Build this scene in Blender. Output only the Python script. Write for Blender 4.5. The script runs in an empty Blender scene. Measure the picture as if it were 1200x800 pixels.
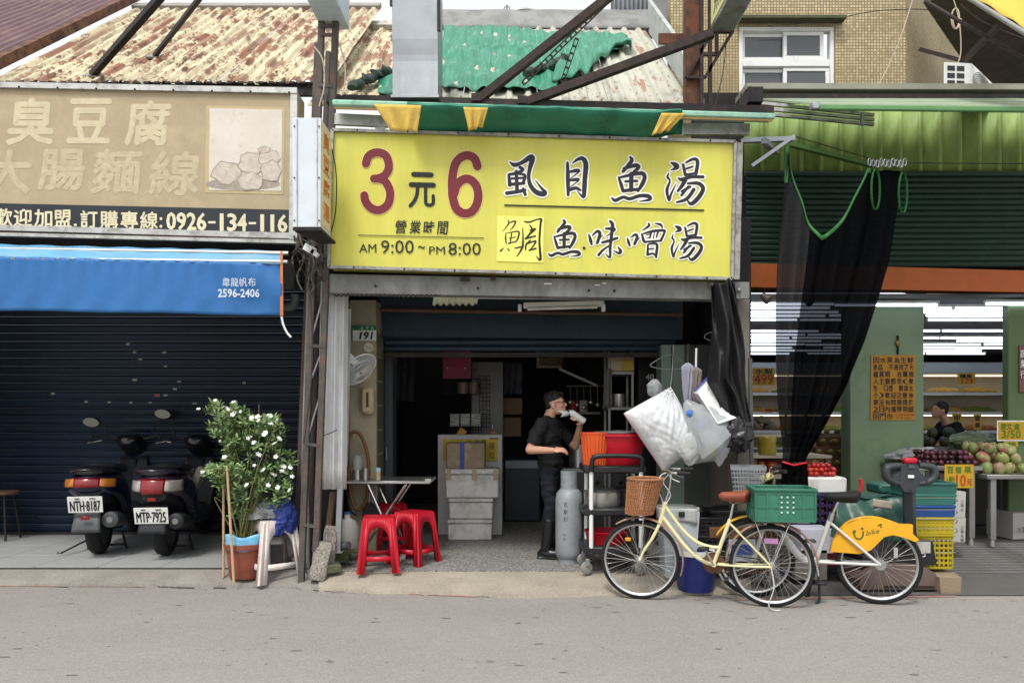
import bpy, bmesh, math, random
from mathutils import Vector as V, Matrix as M, noise as NZ
R = random.Random(11)
rad = math.radians
S = bpy.context.scene
COL = S.collection
# ---------------------------------------------------------------- camera, sky, sun, exposure
F, H, YH = 900.0, 1.55, 488.0            # focal length in photo pixels, eye height, horizon row
cam_d = bpy.data.cameras.new('camera'); cam = bpy.data.objects.new('camera', cam_d); COL.objects.link(cam)
cam.location = (0, 0, H); cam.rotation_euler = (rad(90), 0, 0)
cam_d.sensor_width = 36; cam_d.lens = F / 1200 * 36; cam_d.shift_y = (YH - 400) / 1200
cam_d.clip_start = .05; cam_d.clip_end = 500
S.camera = cam
SUN_EL, SUN_AZ = 58, 200                 # soft sun, high behind the camera
world = bpy.data.worlds.new('World'); S.world = world; world.use_nodes = True
wn = world.node_tree; bg = wn.nodes['Background']
sky = wn.nodes.new('ShaderNodeTexSky'); sky.sky_type = 'NISHITA'; sky.sun_disc = False
sky.sun_elevation = rad(SUN_EL); sky.sun_rotation = rad(SUN_AZ); sky.air_density = 1.0; sky.dust_density = 6.0; sky.ozone_density = 1.0
hs = wn.nodes.new('ShaderNodeHueSaturation'); hs.inputs['Saturation'].default_value = .22
mx = wn.nodes.new('ShaderNodeMix'); mx.data_type = 'RGBA'; mx.inputs[0].default_value = .55
mx.inputs[7].default_value = (7.9, 8.0, 8.2, 1)    # even cloud cover
wn.links.new(sky.outputs[0], hs.inputs['Color']); wn.links.new(hs.outputs[0], mx.inputs[6]); wn.links.new(mx.outputs[2], bg.inputs[0])
bg.inputs[1].default_value = .115
sun_d = bpy.data.lights.new('sun', 'SUN'); sun_d.energy = 1.35; sun_d.angle = rad(14); sun_d.color = (1, .96, .9)
sun = bpy.data.objects.new('sun', sun_d); COL.objects.link(sun)
_d = V((math.sin(rad(SUN_AZ)) * math.cos(rad(SUN_EL)), math.cos(rad(SUN_AZ)) * math.cos(rad(SUN_EL)), math.sin(rad(SUN_EL))))
sun.rotation_euler = _d.to_track_quat('Z', 'Y').to_euler()
S.view_settings.view_transform = 'Standard'; S.view_settings.look = 'None'
S.view_settings.exposure = .68; S.view_settings.gamma = 1; S.view_settings.use_curve_mapping = False
S.render.engine = 'CYCLES'; S.cycles.use_denoising = True; S.cycles.max_bounces = 8
# ---------------------------------------------------------------- helpers
def W(x, y, Y): return V(((x - 600) / F * Y, Y, H + (YH - y) / F * Y))
def G(x, y, z=0.0):
    Y = F * (H - z) / (y - YH); return V(((x - 600) / F * Y, Y, z))
def X(x, Y): return (x - 600) / F * Y
def Z(y, Y): return H + (YH - y) / F * Y
def C(h):
    h = h.lstrip('#'); c = [int(h[i:i + 2], 16) / 255 for i in (0, 2, 4)]
    return tuple(a / 12.92 if a <= .04045 else ((a + .055) / 1.055) ** 2.4 for a in c) + (1.0,)
def sc(c, k): return (min(c[0] * k, 1), min(c[1] * k, 1), min(c[2] * k, 1), 1)
MATS = {}
def mat(name, col, rough=.6, metal=0.0, var=.18, vs=5.0, bump=0.0, bs=60.0, dirt=None, da=.5, ds=4.0, dstretch=(1, 1, 1),
        emit=0.0, alpha=1.0, trans=0.0, coat=0.0, ovar=0.0, stretch=(1, 1, 1), spec=.5, ior=1.45, dsharp=.08):
    if name in MATS: return MATS[name]
    if isinstance(col, str): col = C(col)
    m = bpy.data.materials.new(name); m.use_nodes = True; nt = m.node_tree; N = nt.nodes; L = nt.links
    p = N['Principled BSDF']; p.inputs['Roughness'].default_value = rough; p.inputs['Metallic'].default_value = metal
    p.inputs['Specular IOR Level'].default_value = spec; p.inputs['IOR'].default_value = ior
    p.inputs['Coat Weight'].default_value = coat; p.inputs['Transmission Weight'].default_value = trans
    p.inputs['Alpha'].default_value = alpha
    tc = N.new('ShaderNodeTexCoord')
    def mapped(s):
        if s == (1, 1, 1): return tc.outputs['Object']
        mp = N.new('ShaderNodeMapping'); mp.inputs['Scale'].default_value = s; L.new(tc.outputs['Object'], mp.inputs[0]); return mp.outputs[0]
    def noise(scale, detail, s=(1, 1, 1), rough_=.6):
        n = N.new('ShaderNodeTexNoise'); n.inputs['Scale'].default_value = scale; n.inputs['Detail'].default_value = detail
        n.inputs['Roughness'].default_value = rough_; L.new(mapped(s), n.inputs['Vector']); return n
    def mix(fac, a, b):
        k = N.new('ShaderNodeMix'); k.data_type = 'RGBA'
        if hasattr(fac, 'links'): L.new(fac, k.inputs[0])
        else: k.inputs[0].default_value = fac
        for s_, i in ((a, 6), (b, 7)):
            if hasattr(s_, 'links'): L.new(s_, k.inputs[i])
            else: k.inputs[i].default_value = s_
        return k.outputs[2]
    n1 = noise(vs, 5, stretch)
    mr = N.new('ShaderNodeMapRange'); mr.inputs[1].default_value = .3; mr.inputs[2].default_value = .7; L.new(n1.outputs[0], mr.inputs[0])
    out = mix(mr.outputs[0], sc(col, 1 - var), sc(col, 1 + var))
    if dirt is not None:
        if isinstance(dirt, str): dirt = C(dirt)
        n2 = noise(ds, 8, dstretch, .7)
        m2 = N.new('ShaderNodeMapRange'); t = 1 - da * .55 - .1
        m2.inputs[1].default_value = t - dsharp - .12; m2.inputs[2].default_value = t + dsharp - .12; m2.inputs[4].default_value = min(1, .35 + da * .65)
        L.new(n2.outputs[0], m2.inputs[0]); out = mix(m2.outputs[0], out, dirt)
    if ovar:
        oi = N.new('ShaderNodeObjectInfo'); hv = N.new('ShaderNodeHueSaturation')
        m3 = N.new('ShaderNodeMapRange'); m3.inputs[3].default_value = 1 - ovar; m3.inputs[4].default_value = 1 + ovar
        L.new(oi.outputs['Random'], m3.inputs[0]); L.new(m3.outputs[0], hv.inputs['Value']); L.new(out, hv.inputs['Color']); out = hv.outputs[0]
    L.new(out, p.inputs['Base Color'])
    if emit:
        L.new(out, p.inputs['Emission Color']); p.inputs['Emission Strength'].default_value = emit
    rn = N.new('ShaderNodeMapRange'); rn.inputs[3].default_value = max(0, rough - .08); rn.inputs[4].default_value = min(1, rough + .08)
    L.new(n1.outputs[0], rn.inputs[0]); L.new(rn.outputs[0], p.inputs['Roughness'])
    if bump:
        n4 = noise(bs, 4, stretch); b = N.new('ShaderNodeBump'); b.inputs['Strength'].default_value = bump; b.inputs['Distance'].default_value = .01
        L.new(n4.outputs[0], b.inputs['Height']); L.new(b.outputs[0], p.inputs['Normal'])
    MATS[name] = m; return m
def translucent(m, fac):
    """thin sheet that lets daylight through"""
    nt = m.node_tree; N = nt.nodes; L = nt.links; p = N['Principled BSDF']; t = N.new('ShaderNodeBsdfTranslucent'); k = N.new('ShaderNodeMixShader'); k.inputs[0].default_value = fac
    L.new(p.inputs['Base Color'].links[0].from_socket, t.inputs[0]); L.new(p.outputs[0], k.inputs[1]); L.new(t.outputs[0], k.inputs[2]); L.new(k.outputs[0], N['Material Output'].inputs[0]); return m
def frame_of(d):
    d = V(d).normalized(); a = V((0, 0, 1)) if abs(d.z) < .92 else V((1, 0, 0))
    u = d.cross(a).normalized(); return u, d.cross(u).normalized(), d
def cr(pts, n=6, closed=False):
    """Catmull-Rom through tuples of any length"""
    P = [tuple(p) for p in pts]; out = []; k = len(P)
    if k < 3 and not closed: return P
    rng = range(k if closed else k - 1)
    for i in rng:
        p0 = P[(i - 1) % k] if closed or i > 0 else P[i]; p1 = P[i]; p2 = P[(i + 1) % k]
        p3 = P[(i + 2) % k] if closed or i + 2 < k else p2
        for j in range(n):
            t = j / n
            out.append(tuple(.5 * (2 * b + (c - a) * t + (2 * a - 5 * b + 4 * c - d) * t * t + (3 * b - a - 3 * c + d) * t ** 3) for a, b, c, d in zip(p0, p1, p2, p3)))
    if not closed: out.append(P[-1])
    return out
class B:
    def __init__(s): s.v = []; s.f = []; s.mi = []; s.cur = 0
    def add(s, vs, fs):
        k = len(s.v); s.v += [tuple(p) for p in vs]; s.f += [tuple(i + k for i in f) for f in fs]; s.mi += [s.cur] * len(fs); return s
    def box(s, c, d, rot=None, bev=0.0):
        hx, hy, hz = d[0] / 2, d[1] / 2, d[2] / 2; c = V(c)
        if bev:
            b = min(bev, hx * .9, hy * .9, hz * .9); vs = []; idx = {}
            for sx in (-1, 1):
                for sy in (-1, 1):
                    for sz in (-1, 1):
                        for ax in range(3):
                            o = [hx - b, hy - b, hz - b]; o[ax] += b; idx[(sx, sy, sz, ax)] = len(vs); vs.append(V((sx * o[0], sy * o[1], sz * o[2])))
            fs = []; g = lambda a, t: idx[(t[0], t[1], t[2], a)]
            for ax in range(3):
                o1, o2 = [(1, 2), (2, 0), (0, 1)][ax]
                for sg in (-1, 1):
                    q = []
                    for a, b_ in ((-1, -1), (1, -1), (1, 1), (-1, 1)):
                        t = [0, 0, 0]; t[ax] = sg; t[o1] = a; t[o2] = b_; q.append(g(ax, t))
                    fs.append(q if sg > 0 else q[::-1])
                for a in (-1, 1):
                    for b_ in (-1, 1):
                        t0 = [0, 0, 0]; t1 = [0, 0, 0]; t0[ax] = -1; t1[ax] = 1
                        for t in (t0, t1): t[o1] = a; t[o2] = b_
                        q = [g(o1, t0), g(o1, t1), g(o2, t1), g(o2, t0)]; fs.append(q if a * b_ < 0 else q[::-1])
            for sx in (-1, 1):
                for sy in (-1, 1):
                    for sz in (-1, 1):
                        q = [g(0, (sx, sy, sz)), g(1, (sx, sy, sz)), g(2, (sx, sy, sz))]; fs.append(q if sx * sy * sz > 0 else q[::-1])
        else:
            vs = [V((x, y, z)) for x in (-hx, hx) for y in (-hy, hy) for z in (-hz, hz)]
            fs = [(0, 1, 3, 2), (4, 6, 7, 5), (0, 4, 5, 1), (2, 3, 7, 6), (0, 2, 6, 4), (1, 5, 7, 3)]
        if rot is not None: vs = [rot @ p for p in vs]
        return s.add([p + c for p in vs], fs)
    def bar(s, a, b, w, h=None, up=(0, 0, 1), bev=0.0):
        a = V(a); b = V(b); d = b - a; L = d.length; h = h or w; d.normalize(); u = V(up)
        if abs(d.dot(u)) > .98: u = V((0, 1, 0))
        x = d.cross(u).normalized(); z = x.cross(d); rot = M((x, d, z)).transposed()
        return s.box((a + b) / 2, (w, L, h), rot, bev)
    def angle(s, a, b, w, t=.006, up=(0, -1, 0)):
        """L-section iron"""
        a = V(a); b = V(b); d = (b - a).normalized(); u = V(up); x = d.cross(u).normalized(); z = x.cross(d)
        s.bar(a + x * 0, b + x * 0, w, t, up); return s.bar(a + x * (w / 2) - z * w / 2, b + x * (w / 2) - z * w / 2, t, w, up)
    def cyl(s, a, b, r, r2=None, n=12, caps=True):
        return s.tube([a, b], [r, r if r2 is None else r2], n, caps=caps)
    def tube(s, pts, r, n=8, closed=False, caps=True, flat=1.0):
        P = [V(p) for p in pts]; k = len(P)
        if k < 2: return s
        rr = list(r) if isinstance(r, (list, tuple)) else [r] * k
        T = []
        for i in range(k):
            a = P[(i - 1) % k] if closed or i > 0 else P[i]; b = P[(i + 1) % k] if closed or i < k - 1 else P[i]
            d = b - a; T.append(d.normalized() if d.length > 1e-9 else V((0, 0, 1)))
        u, w, _ = frame_of(T[0]); vs = []
        for i in range(k):
            u = u - T[i] * u.dot(T[i])
            if u.length < 1e-6: u = frame_of(T[i])[0]
            u.normalize(); w = T[i].cross(u)
            for j in range(n):
                a = 2 * math.pi * j / n; vs.append(P[i] + (u * math.cos(a) + w * math.sin(a) * flat) * rr[i])
        fs = []
        for i in range(k if closed else k - 1):
            a = i * n; b = ((i + 1) % k) * n
            for j in range(n): fs.append((a + j, a + (j + 1) % n, b + (j + 1) % n, b + j))
        if caps and not closed: fs.append(tuple(range(n))[::-1]); fs.append(tuple(range((k - 1) * n, k * n)))
        return s.add(vs, fs)
    def lathe(s, prof, n=24, o=(0, 0, 0), rot=None, sx=1.0, sy=1.0, caps=False):
        o = V(o); vs = []; fs = []; k = len(prof)
        for r, z in prof:
            for j in range(n):
                a = 2 * math.pi * j / n; p = V((r * math.cos(a) * sx, r * math.sin(a) * sy, z)); vs.append((rot @ p if rot is not None else p) + o)
        for i in range(k - 1):
            for j in range(n): fs.append((i * n + j, i * n + (j + 1) % n, (i + 1) * n + (j + 1) % n, (i + 1) * n + j))
        if caps: fs.append(tuple(range(n))[::-1]); fs.append(tuple(range((k - 1) * n, k * n)))
        return s.add(vs, fs)
    def ell(s, c, r, rot=None, nu=12, nv=8):
        r = (r, r, r) if not isinstance(r, (tuple, list)) else r
        vs = []; fs = []; c = V(c)
        for i in range(nv + 1):
            ph = -math.pi / 2 + math.pi * i / nv
            for j in range(nu):
                a = 2 * math.pi * j / nu; p = V((r[0] * math.cos(ph) * math.cos(a), r[1] * math.cos(ph) * math.sin(a), r[2] * math.sin(ph)))
                vs.append((rot @ p if rot is not None else p) + c)
        for i in range(nv):
            for j in range(nu): fs.append((i * nu + j, i * nu + (j + 1) % nu, (i + 1) * nu + (j + 1) % nu, (i + 1) * nu + j))
        return s.add(vs, fs)
    def grid(s, fn, nu, nv, closeu=False):
        vs = []; fs = []; cu = nu if closeu else nu + 1
        for j in range(nv + 1):
            for i in range(cu): vs.append(V(fn(i / nu, j / nv)))
        for j in range(nv):
            for i in range(nu):
                i2 = (i + 1) % cu; fs.append((j * cu + i, j * cu + i2, (j + 1) * cu + i2, (j + 1) * cu + i))
        return s.add(vs, fs)
    def prism(s, poly, off):
        """closed 3-D polygon extruded by off"""
        P = [V(p) for p in poly]; k = len(P); o = V(off)
        return s.add(P + [p + o for p in P], [tuple(range(k))[::-1], tuple(range(k, 2 * k))] + [(i, (i + 1) % k, k + (i + 1) % k, k + i) for i in range(k)])
    def quad(s, *q): return s.add([V(p) for p in q], [tuple(range(len(q)))])
    def mesh(s, name, mats, smooth=40, fixn=False):
        me = bpy.data.meshes.new(name); me.from_pydata(s.v, [], s.f)
        for m in (mats if isinstance(mats, (list, tuple)) else [mats]): me.materials.append(m)
        if len(set(s.mi)) > 1: me.polygons.foreach_set('material_index', s.mi)
        if fixn:
            bm = bmesh.new(); bm.from_mesh(me); bmesh.ops.remove_doubles(bm, verts=bm.verts, dist=1e-6); bmesh.ops.recalc_face_normals(bm, faces=bm.faces); bm.to_mesh(me); bm.free()
        if smooth:
            me.polygons.foreach_set('use_smooth', [True] * len(me.polygons)); me.set_sharp_from_angle(angle=rad(smooth))
        me.update(); return me
    def obj(s, name, mats, parent=None, smooth=40, thick=0.0, **kw):
        o = link(name, s.mesh(name, mats, smooth), parent)
        if thick:
            md = o.modifiers.new('thick', 'SOLIDIFY'); md.thickness = thick; md.offset = 0
        tag(o, **kw); return o
PM = {}                                     # placement matrix of world-built things
def tag(o, label=None, cat=None, group=None, kind=None):
    if label: o['label'] = label
    if cat: o['category'] = cat
    if group: o['group'] = group
    if kind: o['kind'] = kind
    return o
def link(name, data, parent=None, loc=None, rot=None, scale=None):
    o = bpy.data.objects.new(name, data); COL.objects.link(o)
    if loc is not None: o.location = loc
    if rot is not None: o.rotation_euler = rot
    if scale is not None: o.scale = scale if isinstance(scale, (tuple, list, V)) else (scale,) * 3
    if parent is not None:
        o.parent = parent
        if parent.name in PM: o.matrix_parent_inverse = PM[parent.name]
    return o
def thing(name, label, cat, loc=(0, 0, 0), rz=0.0, group=None, local=False, scale=1.0):
    """Empty at a thing's base; unless local, its parts are given in world coordinates"""
    o = bpy.data.objects.new(name, None); COL.objects.link(o); o.location = loc; o.rotation_euler = (0, 0, rz); o.scale = (scale,) * 3
    o.empty_display_size = .1
    if not local: PM[o.name] = (M.Translation(V(loc)) @ M.Rotation(rz, 4, 'Z')).inverted()
    return tag(o, label, cat, group)
def dup(o, parent=None, loc=None, rz=None, label=None):
    c = o.copy(); COL.objects.link(c)
    if parent is not None: c.parent = parent
    if loc is not None: c.location = loc
    if rz is not None: c.rotation_euler = (0, 0, rz)
    if label: c['label'] = label
    for ch in list(o.children): dup(ch, c)
    return c
TXT = {}
def text_mesh(body, offset=0.0, shear=0.0, extrude=0.0, res=2):
    k = (body, offset, shear, extrude)
    if k in TXT: return TXT[k]
    c = bpy.data.curves.new('t', 'FONT'); c.body = body; c.offset = offset; c.shear = shear; c.extrude = extrude; c.resolution_u = res
    o = bpy.data.objects.new('t', c); COL.objects.link(o); dg = bpy.context.evaluated_depsgraph_get(); dg.update()
    me = bpy.data.meshes.new_from_object(o.evaluated_get(dg)); vs = [v.co.copy() for v in me.vertices]; fs = [tuple(p.vertices) for p in me.polygons]
    bpy.data.objects.remove(o); bpy.data.curves.remove(c); bpy.data.meshes.remove(me); TXT[k] = (vs, fs); return vs, fs
def text(b, body, a, c, up_px=None, Y=None, pl=None, lift=.004, offset=0.0, shear=0.0, heavy=0.0):
    """lay text into builder b so that its ink box fills a rectangle of the plane pl (function (x,y,lift)->point), a=(x0,y0) top-left and c=(x1,y1) bottom-right"""
    vs, fs = text_mesh(body, offset, shear)
    if not vs: return b
    x0 = min(v.x for v in vs); x1 = max(v.x for v in vs); y0 = min(v.y for v in vs); y1 = max(v.y for v in vs)
    out = []
    for v in vs:
        fx = (v.x - x0) / max(x1 - x0, 1e-6); fy = (y1 - v.y) / max(y1 - y0, 1e-6)
        out.append(pl(a[0] + (c[0] - a[0]) * fx, a[1] + (c[1] - a[1]) * fy, lift))
    b.add(out, fs)
    for q, (ex, ey) in enumerate(((heavy, 0), (-heavy, 0), (0, heavy), (0, -heavy)) if heavy else ()):      # heavier weight: shifted passes, each a hair prouder
        o_ = pl(a[0], a[1], 0); k_ = pl(a[0] + ex, a[1] + ey, .00025 * (q + 1)) - o_; b.add([p + k_ for p in out], fs)
    return b
def plane_px(Y, tilt=0.0):
    """plane facing the street at depth Y, addressed in photo pixels"""
    return lambda x, y, l=0.0: W(x, y, Y) + V((0, -l, 0))
def plane_rect(o, u, v):
    """plane addressed 0..1 along u and down v; lift along -normal"""
    o = V(o); u = V(u); v = V(v); n = v.cross(u).normalized()
    return lambda x, y, l=0.0: o + u * x + v * y + n * l
def strokes(b, data, f, pl, lift0=.003, grow=0.0, dl=.0001, n=5):
    """brush strokes: lists of (x,y,width); f maps glyph units to plane units (and returns scale)"""
    for i, st in enumerate(data):
        P = cr([tuple(p) for p in st], n) if len(st) > 2 else [tuple(p) for p in st]
        l = lift0 + dl * i
        L_, R_ = [], []; k = len(P)
        for j, (x, y, w) in enumerate(P):
            a = P[max(j - 1, 0)]; c = P[min(j + 1, k - 1)]; dx, dy = c[0] - a[0], c[1] - a[1]; q = math.hypot(dx, dy) or 1; dx /= q; dy /= q
            h = max(w, 2) * .55 + grow
            L_.append((x - dy * h, y + dx * h)); R_.append((x + dy * h, y - dx * h))
            if j in (0, k - 1):                                    # rounded ends
                m = 10; pts = [(x + h * math.cos(2 * math.pi * t / m), y + h * math.sin(2 * math.pi * t / m)) for t in range(m)]
                b.add([pl(*f(*p), l + (.00004 if j else -.00004)) for p in pts], [tuple(range(m))[::-1]])
        vs = [pl(*f(*p), l + 8e-7 * j) for j, p in enumerate(L_)] + [pl(*f(*p), l + 8e-7 * j) for j, p in enumerate(R_)]
        b.add(vs, [(j, j + 1, k + j + 1, k + j) for j in range(k - 1)])
    return b
# ---------------------------------------------------------------- materials
asphalt = None
steel_galv = mat('galvanised', '#9ea2a6', .42, .75, .12, 3, .05, dirt='#7c7f82', da=.35, ds=2.5, dstretch=(1, 1, .25))
steel_dull = mat('dull_steel', '#8f8f8c', .5, .6, .15, 6)
stainless = mat('stainless', '#b9bab8', .3, .85, .08, 4)
chrome = mat('chrome', '#d0d0ce', .16, 1.0, .05, 4)
alu = mat('aluminium', '#b8b8b4', .42, .7, .12, 5, dirt='#6e6c66', da=.4, ds=9)
iron_brown = mat('brown_iron', '#332a29', .75, .2, .3, 12, .15, 60, dirt='#4a3a33', da=.45, ds=14)
iron_dark = mat('dark_iron', '#2c2a2a', .65, .3, .25, 10, dirt='#4a3a32', da=.4, ds=12)
black_rub = mat('black_rubber', '#1a1a1a', .75, 0, .2, 8)
black_pl = mat('black_plastic', '#1e1f21', .42, 0, .15, 6)
grey_pl = mat('grey_plastic', '#4a4c4e', .5, 0, .12, 6)
white_pl = mat('white_plastic', '#dcdedd', .4, 0, .06, 5, dirt='#a7a59c', da=.3, ds=5)
white_pt = mat('white_paint', '#dfe1df', .4, 0, .05, 5, dirt='#b5b1a6', da=.25, ds=4)
red_pl = mat('red_plastic', '#b30f26', .38, 0, .12, 5, dirt='#8d1522', da=.25, ds=4)
ink = mat('black_ink', '#17171a', .5, 0, .08, 5)
ink_navy = mat('navy_ink', '#1a1a28', .5, 0, .08, 5)
white_ink = mat('white_ink', '#efeee4', .5, 0, .04, 5)
# ================================================================= ground
m_road = mat('asphalt', '#96918c', .92, 0, .1, .7, .35, 220, dirt='#868079', da=.5, ds=.8, dstretch=(.35, 1.6, 1), dsharp=.25)
def speckle(m, dark, light, scale=120, amount=.5):
    """fine aggregate on top of a material's base colour"""
    nt = m.node_tree; N = nt.nodes; L = nt.links; p = N['Principled BSDF']; src = p.inputs['Base Color'].links[0].from_socket
    tc = N.new('ShaderNodeTexCoord'); v = N.new('ShaderNodeTexVoronoi'); v.inputs['Scale'].default_value = scale; L.new(tc.outputs['Object'], v.inputs['Vector'])
    sx = N.new('ShaderNodeSeparateColor'); L.new(v.outputs['Color'], sx.inputs[0])
    r = N.new('ShaderNodeValToRGB'); r.color_ramp.elements[0].color = C(dark); r.color_ramp.elements[1].color = C(light); L.new(sx.outputs[0], r.inputs[0])
    k = N.new('ShaderNodeMix'); k.data_type = 'RGBA'; k.inputs[0].default_value = amount; L.new(src, k.inputs[6]); L.new(r.outputs[0], k.inputs[7]); L.new(k.outputs[2], p.inputs['Base Color'])
speckle(m_road, '#55524f', '#aaa59e', 130, .33)
m_conc = mat('concrete', '#8b867f', .9, 0, .25, 3, .4, 90, dirt='#67625c', da=.5, ds=2.5, dsharp=.2)
speckle(m_conc, '#77726b', '#b4aea4', 90, .25)
m_conc_pale = mat('pale_concrete', '#9f9789', .92, 0, .25, 3, .4, 90, dirt='#756d62', da=.5, ds=2.2, dsharp=.22)
speckle(m_conc_pale, '#8a8072', '#c4baa8', 110, .28)
m_terr = mat('washed_gravel', '#6d6c69', .85, 0, .15, 3, .5, 150, dirt='#4e4d4b', da=.35, ds=2)
speckle(m_terr, '#33322f', '#b5b3ac', 75, .65)
m_tile = mat('floor_tile', '#a9abac', .55, 0, .1, 3, .04, 50, dirt='#7d7c79', da=.4, ds=2.5, ovar=.06, dsharp=.2)
m_grout = mat('grout', '#5c5a56', .95, 0, .2, 10)
m_darkfloor = mat('dark_floor', '#4f4d4b', .9, 0, .2, 3, .3, 70, dirt='#3a3837', da=.4, ds=2)
b = B().grid(lambda u, v: (-150 + 300 * u, -100 + 250 * v, 0), 30, 30); tag(b.obj('road', m_road), kind='structure')
kx = [(-160, 680), (0, 683), (120, 683.5), (250, 684.5), (340, 686), (380, 688), (450, 691), (520, 693), (600, 696), (690, 694), (780, 692.5), (880, 692)]
kr = random.Random(3)
kf = []
for i in range(len(kx) - 1):
    for j in range(6):
        t = j / 6; kf.append((kx[i][0] * (1 - t) + kx[i + 1][0] * t, kx[i][1] * (1 - t) + kx[i + 1][1] * t + kr.uniform(-.7, .7)))
kf.append(kx[-1])
ZL, ZS = .12, .12
def strip(name, m, sel, yb, zf, zb, n=4):
    pts = [p for p in kf if sel[0] <= p[0] <= sel[1]]
    b = B(); fr = [G(x, y, zf(x)) for x, y in pts]; bk = [V((p.x * yb / p.y, yb, zb)) for p in fr]
    k = len(pts); vs = [V((p.x, p.y - .01, -.01)) for p in fr]
    for j in range(n + 1): vs += [f.lerp(q, j / n) + V((0, 0, .006 * math.sin(math.pi * j / n))) for f, q in zip(fr, bk)]
    b.add(vs, [(r * k + i, r * k + i + 1, (r + 1) * k + i + 1, (r + 1) * k + i) for r in range(n + 1) for i in range(k - 1)])
    return tag(b.obj(name, m, smooth=50), kind='structure')
strip('pavement_apron', m_conc, (-160, 378), G(0, 665, ZL).y, lambda x: .025, ZL - .015)
strip('pavement_threshold', m_conc_pale, (372, 880), G(0, 667.5, ZS).y, lambda x: .03, ZS)
# dark crack line of dirt between kerb and asphalt
b = B()
for i in range(len(kf) - 1):
    (x0, y0), (x1, y1) = kf[i], kf[i + 1]
    if x0 < -150: continue
    w0 = kr.uniform(.8, 3.6)
    b.quad(G(x0, y0 + .4, .004), G(x1, y1 + .4, .004), G(x1, y1 + .6 + w0, .004), G(x0, y0 + .6 + w0, .004))
tag(b.obj('gutter_dirt', mat('gutter_dirt', '#3f3c38', .95, 0, .3, 20, .4, 120)), kind='stuff')
# worn red line
m_redline = mat('worn_red_paint', '#b5655c', .85, 0, .15, 15, .2, 150, dirt='#8d8880', da=.62, ds=9)
b = B()
for (x0, y0, x1, y1, h) in ((-60, 684.5, 170, 685.5, 1.6), (480, 694.2, 560, 697.6, 1.5), (1120, 694, 1400, 694, 2.2), (860, 701, 1120, 697, 1.6)):
    b.quad(G(x0, y0, .005), G(x1, y1, .005), G(x1, y1 + h, .005), G(x0, y0 + h, .005))
tag(b.obj('red_road_line', m_redline), kind='structure')
# left shop floor with tiles
fy0, fy1 = G(0, 664.5, ZL).y, 9.3
b = B().box((-4.65, (fy0 + fy1) / 2 + .02, ZL - .1), (5.6, fy1 - fy0, .192)); fl = tag(b.obj('tiled_floor', m_grout), kind='structure')
tb = B().box((0, 0, 0), (.592, .592, .012), bev=.002).mesh('tile', m_tile)
for i in range(8):
    for j in range(4):
        o = link('tile', tb, fl, (-2.14 - .3 - i * .6, fy0 + .31 + j * .6, ZL + kr.uniform(-.0008, .0008)))
# centre shop floor
b = B().box((.25, 9.9, ZS - .1), (4.3, 5.55, .2)); tag(b.obj('shop_floor', m_terr), kind='structure')
# fruit shop floor: ribbed ramp and slab
zf = .14
r0, r1 = G(1150, 672, .02).y, G(1150, 636, zf).y
b = B().quad((2.3, r1, zf), (16, r1, zf), (16, 21, zf), (2.3, 21, zf)); tag(b.obj('fruit_shop_floor', m_darkfloor), kind='structure')
b = B().quad((2.3, G(900, 697, .008).y, .008), (16, G(900, 697, .008).y, .008), (16, r0, .02), (2.3, r0, .02)); tag(b.obj('pavement_forecourt', mat('forecourt', '#5b5957', .9, 0, .2, 2, .3, 90, dirt='#484644', da=.4, ds=2)), kind='structure')
ramp = tag(B().quad((2.3, r0, .016), (16, r0, .016), (16, r1, zf - .004), (2.3, r1, zf - .004)).obj('ribbed_ramp', m_darkfloor), kind='structure')
rb = B().box((0, 0, 0), (13.6, .05, .022), bev=.006).mesh('ramp_rib', mat('ramp_rib', '#6a6866', .8, .1, .2, 4, .2, 80, dirt='#454341', da=.4, ds=3))
for i in range(12):
    t = (i + .5) / 12; link('ramp_rib', rb, ramp, (9.1, r0 + (r1 - r0) * t, .02 + (zf - .02) * t))
# litter along the kerb
b = B()
for i in range(420):
    x = R.uniform(-20, 1190); y = R.choice([R.gauss(691, 5), R.uniform(686, 790)]) if R.random() < .6 else R.gauss(689, 4)
    y = max(y, 685 if x < 380 else 694); p = G(x, y, .004); q = R.uniform(.002, .008)
    b.box((p.x, p.y, .004 + q * .3), (q * R.uniform(1, 2.4), q * R.uniform(1, 2), q * .7), M.Rotation(R.uniform(0, 3), 3, 'Z'))
b2 = B()
for i in range(70):     # tar flecks worn into the lane
    p = G(R.uniform(-40, 1240), R.choice([R.uniform(702, 800), R.uniform(700, 730)]), .003); w_, d_ = R.uniform(.01, .05), R.uniform(.003, .014)
    n_ = 9; b2.add([p + V((w_ * math.cos(a * .698) * R.uniform(.7, 1.2), d_ * math.sin(a * .698) * R.uniform(.6, 1.3), 0)) for a in range(n_)], [tuple(range(n_))])
tag(b2.obj('tar_flecks', mat('tar', '#756e67', .8, 0, .2, 10)), kind='stuff')
tag(b.obj('grit_debris', mat('grit', '#a39d92', .9, 0, .4, 30)), kind='stuff')
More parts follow.
